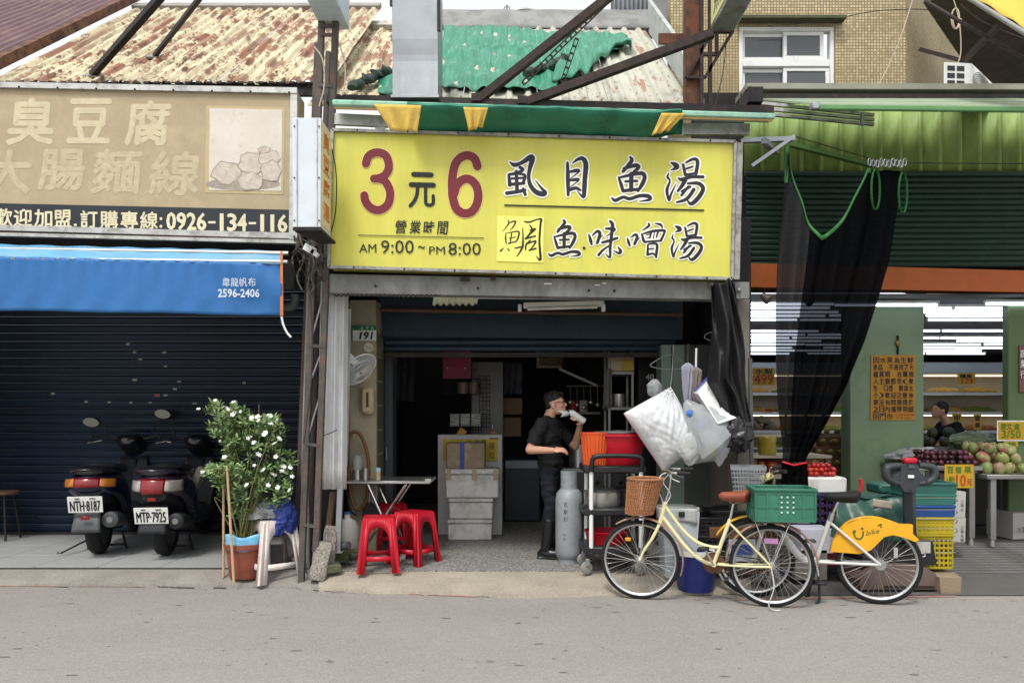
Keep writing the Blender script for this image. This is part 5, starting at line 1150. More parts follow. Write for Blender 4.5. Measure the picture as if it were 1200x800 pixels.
# shutter box and trims over the opening
so = thing('rolled_shutter', 'rolled-up dark blue shutter across the top of the shop opening', 'shutter', W(600, 405, 8.45))
B().prism([W(443, 345, 8.4), W(800, 348, 8.4), W(800, 398, 8.4), W(443, 394, 8.4)], (0, .3, 0)).obj('shutter_box', m_shop_sh, so, smooth=0)
sm2 = slat_mesh(3.2, .07, m_shop_sh)
for i in range(3): link('slat', sm2, so, (.2, 8.48, Z(405, 8.45) - .06 + i * .07))
B().box((.2, 8.47, Z(405, 8.45) - .1), (3.2, .05, .05)).obj('bottom_bar', iron_dark, so)
tag(B().cyl(W(445, 363, 8.3), W(800, 369, 8.3), .022, n=10).obj('brown_pipe', mat('pipe_brown', '#5f4538', .7, 0, .25, 8)), 'long brown pipe running across the shutter box', 'pipe')
m_cpl = mat('corrugated_plastic', '#cfd2b8', .5, 0, .1, 6)
t = tag(B().grid(lambda u, v: W(508.5 + 52 * u - 1.5 * v, 346.5 + 10.5 * v + 1.2 * math.sin(u * 6.283 * 7), 7.25 + .12 * v) + V((0, -.012 * math.cos(u * 6.283 * 7), 0)), 84, 3).obj('corrugated_scrap', m_cpl, thick=.003), 'strip of pale corrugated plastic hanging under the beam', 'plastic sheet')
t = thing('tube_light_fixture', 'unlit white fluorescent fixture under the shop beam', 'lamp', W(655, 362, 7.6)); B().bar(W(613, 358, 7.6), W(708, 355.5, 7.6), .05, .06, bev=.008).obj('housing', white_pl, t); B().cyl(W(618, 362, 7.57), W(700, 359.5, 7.57), .016, n=10).obj('tube', mat('tube_off', '#cfcfc4', .3, 0), t)
for xx in (609, 707): B().box(W(xx, 361, 7.58), (.035, .06, .07), bev=.004).obj('end_cap', white_pl, t)
tag(B().cyl(W(560, 348.5, 7.3), W(700, 350, 7.3), .012, n=8).obj('ceiling_rod', white_pl), 'thin white rod under the beam beside the corrugated scrap', 'rod')
# ---------------- folding table and stools
zt_ = ZS
tb_ = thing('folding_table', 'stainless steel folding table with cruets beside the red stools', 'table', W(456, 645, 7.9))
Yt0 = 7.75; ztop = Z(565, Yt0)
x0, x1 = X(406, Yt0), X(504, Yt0)
B().box(((x0 + x1) / 2, Yt0 + .3, ztop), (x1 - x0, .6, .03), bev=.006).obj('table_top', stainless, tb_)
B().box((x1 - .02, Yt0 + .0, ztop + .022), (.06, .02, .03)).obj('corner_lip', stainless, tb_)
for yy in (Yt0 + .06, Yt0 + .54):
    B().cyl((x0 + .2, yy, ztop - .02), (x1 - .32, yy + .03, ZS + .01), .014, n=8).obj('leg', chrome, tb_); B().cyl((x1 - .25, yy, ztop - .02), (x0 + .12, yy - .03, ZS + .01), .014, n=8).obj('leg', chrome, tb_)
B().cyl(((x0 + .2), Yt0 + .06, ztop - .03), (x0 + .2, Yt0 + .54, ztop - .03), .01).obj('cross_rod', chrome, tb_)
def lathe_thing(nm, lb, cat, p, prof, m, n_=20, group=None, extra=None):
    if extra is None: return tag(B().lathe(prof, n_, p).obj(nm, m, smooth=50), lb, cat, group)
    t = thing(nm, lb, cat, p, group=group); B().lathe(prof, n_, p).obj('body', m, t, smooth=50)
    for n2, pr2, m2 in extra: B().lathe(pr2, n_, p).obj(n2, m2, t, smooth=50)
    return t
zt2 = ztop + .016
m_glassy = mat('clear_plastic', '#a9afb0', .12, 0, .06, 5, alpha=.55)
lathe_thing('sauce_jar', 'steel and clear plastic condiment jar on the folding table', 'jar', V((X(419, 7.95), 7.95, zt2)), [(0, 0), (.055, 0), (.055, .1), (.05, .1), (0, .1)], stainless, extra=[('clear_top', [(.048, .1), (.048, .22), (.02, .25), (0, .25)], m_glassy)])
lathe_thing('chopstick_cup', 'small steel cup on the folding table', 'cup', V((X(428, 7.85), 7.85, zt2)), [(0, 0), (.028, 0), (.03, .12), (.027, .12), (.025, .01), (0, .01)], stainless)
lathe_thing('pepper_shaker', 'small shaker with pale blue lid on the folding table', 'shaker', V((X(443, 7.85), 7.85, zt2)), [(0, 0), (.026, 0), (.026, .085), (0, .085)], mat('shaker_tan', '#b79d78', .4, 0), extra=[('lid', [(.028, .085), (.028, .12), (.02, .128), (0, .128)], mat('lid_blue', '#a9c3cc', .4, 0))])
# box of tools/chopsticks hung by the table
t = thing('utensil_rack', 'dark rack of utensils hanging beside the folding table', 'rack', W(436, 590, 8.0)); 
for i in range(4): B().bar(W(428 + i * 4, 600, 8.0), W(430 + i * 4, 570, 8.0), .012, .012).obj('utensil', steel_dull, t)
B().box(W(435, 597, 8.02), (.17, .06, .16), bev=.01).obj('holder', iron_dark, t)
p1 = G(441, 671, ZS); p2 = G(483, 662, ZS)
st1 = plastic_stool('red_stool', 'red plastic stool with white print, nearest the street', p1 + V((0, .14, 0)), rad(8), .5, .27, .37, red_pl, 'red plastic stools')
b = B(); text(b, '92-2', (-.05, .0), (.05, .03), pl=lambda x, y, l=0.0: V((x, -.137 - l, .455 - y)), lift=.004, heavy=.002); b.obj('white_print', white_ink, st1, smooth=0)
plastic_stool('red_stool', 'red plastic stool right of the printed one', p2 + V((.0, .14, 0)), rad(-28), .5, .27, .37, red_pl, 'red plastic stools')
plastic_stool('red_stool', 'red plastic stool under the folding table, farthest inside', W(459, 648, 8.35) + V((0, 0, ZS - W(459, 648, 8.35).z)), rad(12), .5, .27, .37, red_pl, 'red plastic stools')
# ---------------- foam boxes, white board etc
Yf = 8.85
m_foam = mat('foam', '#c9c9c4', .75, 0, .07, 8, .25, 90, dirt='#8b8880', da=.36, ds=5)
zfl = ZS
bd = thing('display_counter', 'white panelled counter behind the stacked foam boxes', 'counter', (X(551, Yf + .45), Yf + .45, ZS)); 
B().box((X(551, Yf + .5), Yf + .6, (Z(509, Yf + .5) + ZS) / 2), (X(588, Yf + .5) - X(513, Yf + .5), .3, Z(509, Yf + .5) - ZS), bev=.006).obj('cabinet', mat('counter_white', '#b5b5b3', .5, 0, .08, 4, dirt='#8a8985', da=.3, ds=4), bd)
B().box((X(551, Yf + .44), Yf + .435, Z(527, Yf + .44)), (.66, .008, .26)).obj('yellow_notice', mat('notice_yellow', '#b99f28', .55, 0, .08), bd)
pn = plane_px(Yf + .43)
line_text(bd, 'lettering', ink, pn, [('外', (548, 515), (554, 522)), ('帶', (556, 515), (562, 522)), ('單', (564, 515), (570, 522)), ('位', (573, 529), (580, 537)), ('座', (573, 518), (580, 526))], lift=.004)
prev = Z(632.5, Yf); prev = ZS
for i, (xa_, xb_, h_, lb) in enumerate(((524, 577, .245, 'white foam box at the bottom of the stack'), (525.5, 578, .245, 'white foam box in the middle of the stack'), (521.5, 585, .34, 'large white foam box on top of the stack, with tape'))):
    t = thing('foam_box', lb, 'box', (X((xa_ + xb_) / 2, Yf), Yf + .2, prev), group='stacked foam boxes'); w_ = X(xb_, Yf) - X(xa_, Yf); cx = X((xa_ + xb_) / 2, Yf)
    B().box((cx, Yf + .2, prev + h_ * .4), (w_ - .012, .38, h_ * .8 - .004), bev=.015).obj('base', m_foam, t); B().box((cx, Yf + .2, prev + h_ * .9), (w_, .4, h_ * .2 - .004), bev=.012).obj('lid', m_foam, t)
    if i == 2:
        for xx in (526, 556, 581): B().box((X(xx, Yf), Yf - .003, prev + h_ - .07), (.055, .006, .12)).obj('tape', mat('brown_tape', '#9b8a6e', .4, 0), t)
    prev += h_
t = thing('wrapped_carton', 'brown carton wrapped in plastic on the top foam box', 'carton', (X(547, Yf), Yf + .2, prev)); B().box((X(545.5, Yf), Yf + .16, prev + .15), (.45, .32, .3), bev=.012).obj('carton', mat('carton_brown', '#7d6a52', .35, 0, .15, 8, .3, 30, dirt='#a99a84', da=.35, ds=10), t); B().box((X(541.5, Yf), Yf - .003, prev + .15), (.05, .01, .302)).obj('blue_tape', mat('tape_blue', '#1f3a86', .4, 0), t)
# inside clutter: pink board, grid racks, boxes
Yk = 9.9
t = thing('pink_board', 'magenta board hanging in the dark shop', 'board', W(536, 443, Yk)); B().box(W(535.5, 424.5, Yk), (X(552, Yk) - X(519, Yk), .012, .42), bev=.003).obj('panel', mat('magenta', '#9c2c55', .5, 0, .06), t)
for xx in (524.5, 545): B().ell(W(xx, 431, Yk - .01), .012, nu=8, nv=5).obj('pin', white_pl, t)
t = thing('grey_cabinet', 'grey cabinet standing behind the wire racks', 'cabinet', W(571, 560, Yk + .3)); B().box((X(571, Yk + .3), Yk + .45, 1.2), (.42, .3, 2.15), bev=.006).obj('carcass', mat('cab_grey', '#7d7d7a', .6, 0, .1, 4), t); B().box((X(571, Yk + .3) - .02, Yk + .295, 1.2), (.34, .01, 1.9)).obj('door', mat('cab_grey2', '#868683', .6, 0, .1, 4), t)
B().cyl((X(577, Yk + .3), Yk + .27, 1.3), (X(577, Yk + .3), Yk + .27, 1.45), .01).obj('handle', chrome, t)
def wire_grid(nm, lb, x0, y0, x1, y1, Y, nx, ny, m=iron_dark):
    t = thing(nm, lb, 'rack', W((x0 + x1) / 2, y1, Y)); b = B()
    for i in range(nx + 1): xx = x0 + (x1 - x0) * i / nx; b.cyl(W(xx, y0, Y), W(xx, y1, Y), .004, n=5)
    for i in range(ny + 1): yy = y0 + (y1 - y0) * i / ny; b.cyl(W(x0, yy, Y + .006), W(x1, yy, Y + .006), .004, n=5)
    tag(b.obj('wires', m, t), kind='stuff'); return t
wire_grid('wire_rack', 'black wire grid rack hanging below the magenta board', 521, 444, 563, 462, Yk - .05, 12, 5)
wire_grid('wire_rack', 'tall narrow black wire grid beside the grey cabinet', 562, 440, 574, 500, Yk + .05, 3, 12)
wire_grid('wire_basket', 'black wire basket holding white boxes', 526, 497, 564, 507, Yk - .1, 12, 3)
for i, (a_, c_) in enumerate(((536, 549), (550, 561))): lathe_thing('brown_pot', ('left' if i == 0 else 'right') + ' one of two brown pots on the wire rack', 'pot', V((X((a_ + c_) / 2, Yk - .1), Yk - .12, Z(461, Yk - .1))), [(0, 0), (.07 - .01 * i, 0), (.075 - .01 * i, .14), (.07 - .01 * i, .14), (0, .13)], mat('pot_brown', '#6f5b52', .5, .2, .1), group='pots on the rack')
for i in range(3):
    a_ = 528 + i * 12.4; t = tag(B().box(W(a_ + 5, 492, Yk - .06), (.12, .08, .16), bev=.004).obj('small_box', mat('box_print', '#a9a9a7', .5, 0, .05, 4, dirt='#4b4b4d', da=.5, ds=24, dstretch=(.3, 1, 3), dsharp=.03)), ('first', 'second', 'third')[i] + ' of three small white printed boxes in the wire basket, from left', 'box', 'boxes in the wire basket')
tag(B().box(W(541, 507, Yk - .4), (.1, .06, .11), M.Rotation(.6, 3, 'Y'), bev=.01).obj('yellow_pack', mat('pack_yellow', '#a98324', .5, 0, .2, 14)), 'small tilted yellow packet on the counter top', 'packet')
tag(B().lathe([(0, 0), (.03, 0), (.075, .03), (.08, .07), (.06, .1), (0, .1)], 20, W(579, 514, Yk - .5), M.Rotation(1.2, 3, 'X')).obj('tape_roll', mat('roll_brown', '#7d654c', .6, 0)), 'round brown tape roll on the counter end', 'tape roll')
t = thing('interior_tube_light', 'small lit tube lamp at the back of the dark shop', 'lamp', W(512, 412, 12)); B().cyl(W(498, 410, 11.8), W(518, 410, 11.8), .016, n=8).obj('tube', mat('tube_lit', '#e8fff6', .4, 0, 0, emit=5), t); B().cyl(W(506, 414, 11.9), W(518, 414.5, 11.9), .012, n=8).obj('second_tube', MATS['tube_lit'], t); B().bar(W(498, 408.5, 11.85), W(518, 408.5, 11.85), .05, .03).obj('housing', white_pl, t)
t = thing('vent_grille', 'beige louvred vent box high in the dark shop', 'vent', W(645, 430, 10.4)); Yv = 10.4
b = B(); x0, x1, z0, z1 = X(629, Yv), X(661, Yv), Z(431, Yv), Z(408, Yv)
for c_, d_ in ((((x0 + x1) / 2, z1 - .015), (x1 - x0, .03)), (((x0 + x1) / 2, z0 + .015), (x1 - x0, .03)), ((x0 + .015, (z0 + z1) / 2), (.03, z1 - z0 - .06)), ((x1 - .015, (z0 + z1) / 2), (.03, z1 - z0 - .06))): b.box((c_[0], Yv, c_[1]), (d_[0], .08, d_[1]))
b.obj('frame', mat('vent_beige', '#a3906c', .6, 0, .1), t)
for i in range(7): B().box(((x0 + x1) / 2, Yv, z0 + .045 + i * (z1 - z0 - .08) / 6.5), (x1 - x0 - .06, .05, .008), M.Rotation(.5, 3, 'X')).obj('louvre', MATS['vent_beige'], t)
# stove hood and shelves at the right
t = thing('range_hood', 'dark steel cooker hood sloping over the kitchen', 'hood', W(680, 450, 10)); b = B()
b.prism([W(662, 405, 10.2), W(712, 405, 10.2), W(712, 440, 9.8), W(690, 446, 9.8), W(660, 432, 9.8)], (0, .6, 0)); b.obj('canopy', mat('hood_steel', '#4a4c4b', .4, .6, .15, 4), t); B().bar(W(655, 432, 9.75), W(700, 452, 9.75), .04, .03).obj('front_lip', steel_dull, t)
Ysf = 8.75
sf = thing('metal_shelf', 'metal shelving unit with pots behind the trolley', 'shelf', W(740, 600, Ysf))
for xx in (714, 741):
    B().bar((X(xx, Ysf), Ysf, ZS), (X(xx, Ysf), Ysf, Z(405, Ysf)), .025, .025).obj('upright', steel_dull, sf)
    B().bar((X(xx, Ysf), Ysf + .4, ZS), (X(xx, Ysf), Ysf + .4, Z(405, Ysf)), .025, .025).obj('rear_upright', steel_dull, sf)
for yy in (437, 478.5, 520): B().box((X(727.5, Ysf), Ysf + .2, Z(yy, Ysf)), (.3, .44, .035), bev=.004).obj('shelf_board', steel_dull, sf)
lathe_thing('steel_pot', 'steel pot on the middle metal shelf', 'pot', V((X(728, Ysf), Ysf + .18, Z(476.5, Ysf))), [(0, 0), (.075, 0), (.08, .02), (.08, .15), (.084, .152), (.078, .15), (.074, .02), (0, .015)], stainless)
tag(B().box(W(727, 426, Ysf + .1), (.27, .3, .19), bev=.006).obj('shelf_carton', mat('carton_tan', '#a5947c', .7, 0, .1, 6)), 'tan carton on the top metal shelf', 'carton')
tag(B().box(W(736, 428, Ysf - .06), (.13, .02, .12), bev=.003).obj('yellow_tub', mat('tub_yellow', '#a88f1e', .5, 0)), 'yellow tub in front of the tan carton', 'tub')
tag(blob_bag(B(), W(740, 411, Ysf + .1), (.22, .2, .06), 5, amp=.2).obj('cloth_bundle', mat('bundle_brown', '#6b5a4e', .9, 0, .2, 10)), 'brown cloth bundle on top of the metal shelf', 'cloth')
tag(B().grid(lambda u, v: W(709 + 8 * u - 2 * v * (1 - u), 432 + 45 * v, Ysf - .08) + V((0, .02 * math.sin(u * 9), 0)), 14, 6).obj('hanging_towel', mat('towel', '#6d6a66', .95, 0, .15, 12), thick=.006), 'grey towel hanging from the metal shelf', 'towel')
tag(B().prism([W(748, 400, 9.2), W(775, 398, 9.2), W(775, 600, 9.2), W(748, 600, 9.2)], (0, .3, 0)).obj('black_fridge', mat('fridge_black', '#1c1c1d', .4, 0, .1)), 'tall black cabinet behind the white sack', 'cabinet')
line_text(bpy.data.objects['black_fridge'], 'lettering', white_ink, plane_px(9.2), [('40', (757, 438), (766, 445))], lift=.004, heavy=.3)
for i, (xa_, xb_, mm, lb) in enumerate(((775, 802, mat('locker_green', '#7d8f84', .5, .1, .08, 4), 'tall pale green locker panel behind the umbrellas'), (802.5, 834, mat('locker_grey', '#4c504e', .5, .1, .1, 4), 'tall dark grey locker panel behind the hanging bags'))):
    Yl_ = 8.35; t = thing('locker', lb, 'locker', W((xa_ + xb_) / 2, 600, Yl_), group='metal lockers'); B().prism([W(xa_, 404, Yl_), W(xb_, 404, Yl_), W(xb_, 640, Yl_), W(xa_, 640, Yl_)], (0, .3, 0)).obj('carcass', mm, t, smooth=0)
    B().bar(W(xa_ + 12, 405, Yl_ - .01), W(xa_ + 12, 520, Yl_ - .01), .008, .008).obj('hanging_chain', iron_dark, t)
# ---------------- person drinking
def remesh(b, name, m, parent, vox=.008, smooth=4, fold=0.0):
    me = b.mesh(name, m, 0); o = link(name, me, parent); md = o.modifiers.new('r', 'REMESH'); md.mode = 'VOXEL'; md.voxel_size = vox; md.use_smooth_shade = True
    s_ = o.modifiers.new('s', 'SMOOTH'); s_.iterations = smooth; s_.factor = .5
    dg = bpy.context.evaluated_depsgraph_get(); dg.update(); me2 = bpy.data.meshes.new_from_object(o.evaluated_get(dg)); o.modifiers.clear(); o.data = me2
    me2.update()
    if fold:
        ns = [v.normal.copy() for v in me2.vertices]
        for v, n_ in zip(me2.vertices, ns): c_ = v.co; v.co = c_ + n_ * fold * (abs(NZ.noise(V((c_.x * 7, c_.y * 7, c_.z * 13)))) * 1.6 + .7 * NZ.noise(V((c_.x * 16, c_.y * 16, c_.z * 9))) - .3)
    me2.materials.clear(); me2.materials.append(m); me2.name = name; return o
def limb(b, pts, rs):
    """tapered chain of rounded segments"""
    for i in range(len(pts) - 1): b.tube([pts[i], pts[i + 1]], [rs[i], rs[i + 1]], 14)
    for p, r_ in zip(pts, rs): b.ell(p, r_, nu=14, nv=10)
    return b
def hand(b, w, d, curl, s=1.0, palm_n=V((0, 0, -1)), thumb=1):
    """palm from wrist w along d with four curled fingers and a thumb"""
    d = V(d).normalized(); n_ = (palm_n - d * palm_n.dot(d)).normalized(); sd = d.cross(n_)
    w = V(w); pm = w + d * .05 * s
    rot = M((d, sd, n_)).transposed(); b.ell(pm, (.052 * s, .042 * s, .016 * s), rot, 14, 10)
    for i, (off, L_) in enumerate(((-.03, .07), (-.01, .08), (.011, .075), (.03, .058))):
        p0 = w + d * .085 * s + sd * off * s; pts = [p0]; dr = d.copy(); 
        for k_ in range(3):
            dr = (dr * math.cos(curl) + n_ * math.sin(curl)).normalized(); n2 = (n_ - dr * n_.dot(dr)); pts.append(pts[-1] + dr * L_ * s * (.42, .33, .25)[k_])
        limb(b, pts, [.0095 * s, .009 * s, .0085 * s, .0075 * s])
    p0 = w + d * .03 * s - sd * .035 * s * thumb; dr = (d * .6 - sd * .6 * thumb + n_ * .4).normalized()
    p1_ = p0 + dr * .035 * s; p2_ = p1_ + (d * .7 + n_ * .6).normalized() * .03 * s; limb(b, [w + d * .02 * s, p0, p1_, p2_], [.016 * s, .013 * s, .011 * s, .009 * s])
m_skin = mat('skin', '#c0937a', .5, 0, .06, 8); m_tee = mat('black_tee', '#0c0c0f', .85, 0, .15, 10, .15, 60); m_jean = mat('dark_jeans', '#0e111c', .85, 0, .15, 14, .2, 90); m_boot = mat('rubber_boot', '#17181a', .3, 0, .1, 6); m_hair = mat('hair_black', '#14110f', .55, 0, .2, 60, .4, 120, stretch=(1, 1, .3))
Yp_ = 7.85; pp0 = V((X(645, Yp_), Yp_, ZS))
pe = thing('person', 'person in black t-shirt drinking from a white bottle, mask under the chin', 'person', pp0, rad(-14), local=True)
NS, FS = -1, 1
b = B()
# head facing +x, tilted back a little
hc = V((.055, 0, 1.555)); hr = M.Rotation(rad(-8), 3, 'Y')
def hp_(x, y, z): return hc + hr @ V((x, y, z))
b.ell(hp_(-.012, 0, .03), (.095, .075, .092), hr); b.ell(hp_(.025, 0, -.035), (.068, .06, .075), hr); b.ell(hp_(.055, 0, -.082), (.035, .036, .026), hr)
b.tube([hp_(.082, 0, .02), hp_(.108, 0, -.022)], [.009, .015], 10); b.ell(hp_(.103, 0, -.024), (.014, .017, .011), hr); b.ell(hp_(.078, 0, .032), (.016, .05, .012), hr)
b.ell(hp_(.085, 0, -.055), (.013, .026, .009), hr); b.ell(hp_(.08, 0, -.068), (.012, .022, .008), hr)
for s_ in (-1, 1): b.ell(hp_(-.015, s_ * .076, -.008), (.022, .009, .033), hr); b.ell(hp_(.058, s_ * .04, -.02), (.03, .022, .025), hr); b.ell(hp_(.08, s_ * .03, .014), (.01, .013, .008), hr)
limb(b, [V((-.035, 0, 1.36)), V((.0, 0, 1.46)), V((.03, 0, 1.52))], [.062, .056, .055])
# torso and limbs
for p, r_ in (((-.03, 0, 1.33), (.1, .18, .1)), ((-.02, 0, 1.22), (.115, .17, .15)), ((.0, 0, 1.05), (.115, .16, .14)), ((-.0, 0, .93), (.12, .17, .12))): b.ell(p, r_, nu=18, nv=12)
armN = [V((-.05, -.185, 1.355)), V((-.16, -.245, 1.1)), V((.09, -.33, 1.1))]; armF = [V((-.0, .185, 1.355)), V((.22, .22, 1.12)), V((.29, .10, 1.345))]
limb(b, armN, [.056, .045, .029]); limb(b, armF, [.056, .045, .029])
hand(b, armN[2], (.95, .12, .08), .45, palm_n=V((0, .5, -.8)), thumb=-1); hand(b, armF[2], (-.15, -.55, .6), .75, palm_n=V((-.8, -.3, -.25)), thumb=-1)
for s_ in (-1, 1): limb(b, [V((0, s_ * .09, .9)), V((.03, s_ * .1, .5)), V((-.02, s_ * .115, .09))], [.088, .058, .042]); limb(b, [V((-.03, s_ * .115, .05)), V((.12, s_ * .125, .035))], [.042, .034])
remesh(b, 'body', m_skin, pe, .0065, 3)
# clothing
b = B()
for p, r_ in (((-.03, 0, 1.335), (.112, .192, .106)), ((-.02, 0, 1.22), (.13, .185, .15)), ((.0, 0, 1.05), (.13, .178, .16)), ((.0, 0, .95), (.13, .18, .1))): b.ell(p, r_, nu=20, nv=14)
for ar in (armN, armF): e = ar[0].lerp(ar[1], .8); b.tube([ar[0], e], [.073, .07], 16); b.ell(ar[0], .073)
remesh(b, 'shirt', m_tee, pe, .009, 4, .012)
b = B(); b.ell((0, 0, .92), (.128, .178, .12), nu=20, nv=12)
for s_ in (-1, 1): b.tube([(0, s_ * .092, .9), (.03, s_ * .102, .5), (.0, s_ * .11, .3)], [.1, .072, .066], 18)
remesh(b, 'trousers', m_jean, pe, .011, 4, .012)
for s_ in (-1, 1):
    b = B(); b.tube([(.015, s_ * .108, .4), (.0, s_ * .11, .25), (-.02, s_ * .115, .09)], [.078, .07, .058], 18); b.ell((.03, s_ * .12, .052), (.15, .056, .05)); b.ell((-.03, s_ * .115, .06), (.07, .055, .06)); b.box((.03, s_ * .12, .012), (.29, .1, .024), bev=.01)
    remesh(b, 'boot', m_boot, pe, .01, 3)
b = B(); b.ell(hp_(-.024, 0, .064), (.098, .081, .072), hr, 20, 14); b.ell(hp_(-.062, 0, .01), (.05, .072, .07), hr); b.ell(hp_(.035, 0, .088), (.045, .06, .026), hr)
rh = random.Random(17)
for i in range(150):
    a_, e_ = rh.uniform(-3.1, 3.1), rh.uniform(.15, 1.5); q_ = V((math.cos(e_) * math.cos(a_), math.cos(e_) * math.sin(a_), math.sin(e_))); s0 = V((-.024 + q_.x * .092, q_.y * .076, .064 + q_.z * .066)); s1 = s0 + q_ * rh.uniform(.008, .026) + V((rh.uniform(-.005, .025), rh.uniform(-.012, .012), -.006)); b.tube([hp_(*s0), hp_(*s1)], [.011, .005], 6)
bo = remesh(b, 'hair', m_hair, pe, .0045, 1)
b = B(); b.grid(lambda u, v: hp_(.075 + .05 * math.sin(v * 2.6) - .06 * (2 * u - 1) ** 2, (2 * u - 1) * .062, -.07 - .065 * v), 12, 8); b.obj('face_mask', mat('mask_white', '#c9ccd0', .8, 0, .05, 20), pe, thick=.004)
b = B()
for s_ in (-1, 1): b.tube([hp_(.02, s_ * .062, -.09), hp_(-.01, s_ * .085, -.02), hp_(-.02, s_ * .082, .02)], .003, 5)
b.obj('mask_loop', MATS['mask_white'], pe)
b = B()
for s_ in (-1, 1): b.tube([hp_(.099, s_ * .033 + .025 * math.cos(a * .52), .012 + .017 * math.sin(a * .52)) for a in range(12)], .0028, 5, closed=True); b.tube([hp_(.095, s_ * .058, .016), hp_(.0, s_ * .083, .016)], .0025, 5)
b.tube([hp_(.1, -.008, .014), hp_(.1, .008, .014)], .0025, 5); b.obj('glasses', black_pl, pe)
b = B(); 
for s_ in (-1, 1): b.ell(hp_(.083, s_ * .03, .013), (.008, .012, .006), hr)
b.obj('eyes', mat('eye_dark', '#1d1714', .3, 0), pe)
text(b2 := B(), 'YS', (.04, .0), (.075, .016), pl=lambda x, y, l=0.0: V((.108 + l, -.02 - x, 1.3 - y)), lift=.012); b2.obj('chest_print', white_ink, pe, smooth=0)
bt = thing('drink_bottle', 'white printed bottle held at the mouth of the person', 'bottle', pp0); 
mw = M.Translation(pp0) @ M.Rotation(rad(-14), 4, 'Z'); q0 = mw @ V((.178, .012, 1.497)); q1 = mw @ V((.345, .05, 1.375)); dd = (q1 - q0).normalized(); u_, w_, _ = frame_of(dd); rot = M((u_, w_, dd)).transposed(); L_ = (q1 - q0).length
B().lathe([(0, 0), (.014, 0), (.016, .025), (.033, .045), (.035, .06), (.035, L_ - .01), (.03, L_), (0, L_)], 20, q0, rot).obj('body', mat('bottle_white', '#cfd0cc', .35, 0, .05, 6), bt); B().lathe([(.0155, .0), (.0175, .001), (.0175, .022), (.015, .023)], 16, q0, rot).obj('neck', grey_pl, bt)
b = B(); vs_, fs_ = text_mesh('飲品'); b.add([q0 + rot @ V((.0362 * math.cos(-1.9 + v.y * 1.0), .0362 * math.sin(-1.9 + v.y * 1.0), .075 + v.x * .045)) for v in vs_], fs_); b.obj('print', ink, bt, smooth=0)
# ---------------- gas cylinder
m_gas = mat('gas_grey', '#8d9396', .5, .1, .1, 4, dirt='#6e706e', da=.35, ds=5)
gp = V((X(667, 7.55), 7.55, ZS))
gc = thing('gas_cylinder', 'grey gas cylinder standing between the person and the trolley', 'gas cylinder', gp)
B().lathe([(0, .04), (.1, .035), (.125, .06), (.135, .1), (.135, .62), (.125, .68), (.09, .72), (.05, .735), (0, .74)], 32, gp).obj('tank', m_gas, gc, smooth=50); B().lathe([(.105, 0), (.11, 0), (.11, .06), (.105, .06)], 28, gp).obj('foot_ring', m_gas, gc); B().lathe([(.078, .72), (.083, .72), (.083, .9), (.078, .9)], 24, gp).obj('valve_guard', m_gas, gc); B().cyl(gp + V((0, 0, .73)), gp + V((0, 0, .82)), .025, n=12).obj('valve', stainless, gc)
pg2 = lambda x, y, l=0.0: gp + V(((.1365 + l) * math.sin(x), -(.1365 + l) * math.cos(x), y))
for i, ch in enumerate('瓦斯行'):
    b = B(); vs_, fs_ = text_mesh(ch); b.add([pg2(-.5 + v.x * .35, .56 - i * .07 + v.y * .05) for v in vs_], fs_); b.obj('lettering', ink_navy, gc, smooth=0)
b = B(); vs_, fs_ = text_mesh('2-5'); b.add([pg2(-.5 + v.y * .3, .3 - v.x * .05) for v in vs_], fs_); b.obj('lettering', ink_navy, gc, smooth=0)
# ---------------- trolley
Yr = 6.95
x0, x1 = X(684, Yr), X(758, Yr)
tl = thing('service_trolley', 'black three-tier trolley carrying tubs and pots', 'trolley', ((x0 + x1) / 2, Yr + .25, ZS))
for i, yy in enumerate((550, 600, 645)):
    z_ = Z(yy, Yr); b = B(); b.box(((x0 + x1) / 2, Yr + .25, z_), (x1 - x0, .5, .07), bev=.015); b.obj('tray', black_pl, tl)
for xx in (x0 + .07, x1 - .05):
    for yy in (Yr + .02, Yr + .48): B().cyl((xx, yy, Z(648, Yr)), (xx, yy, Z(552, Yr)), .02, n=10).obj('post', white_pl, tl)
B().tube(cr([(x0 + .07, Yr + .0, Z(552, Yr)), (x0 + .08, Yr - .02, Z(538, Yr)), (x0 + .14, Yr - .03, Z(534, Yr)), (x1 - .12, Yr - .03, Z(534, Yr)), (x1 - .05, Yr - .02, Z(538, Yr)), (x1 - .05, Yr, Z(552, Yr))], 5), .022, 10).obj('handle', black_pl, tl)
for xx in (x0 + .03, x1 - .05):
    for yy in (Yr + .05, Yr + .45):
        zc_ = ZS + .055; w_ = B().lathe([(0, -.016), (.04, -.016), (.055, -.012), (.055, .012), (.04, .016), (0, .016)], 20, (xx, yy, zc_), M.Rotation(math.pi / 2, 3, 'X') @ M.Rotation(.5, 3, 'Y')); wo = w_.obj('caster', mat('caster_grey', '#8d8b86', .6, 0), tl)
        B().box((xx + .01, yy, zc_ + .05), (.04, .05, .07), bev=.006).obj('caster_fork', steel_dull, wo)
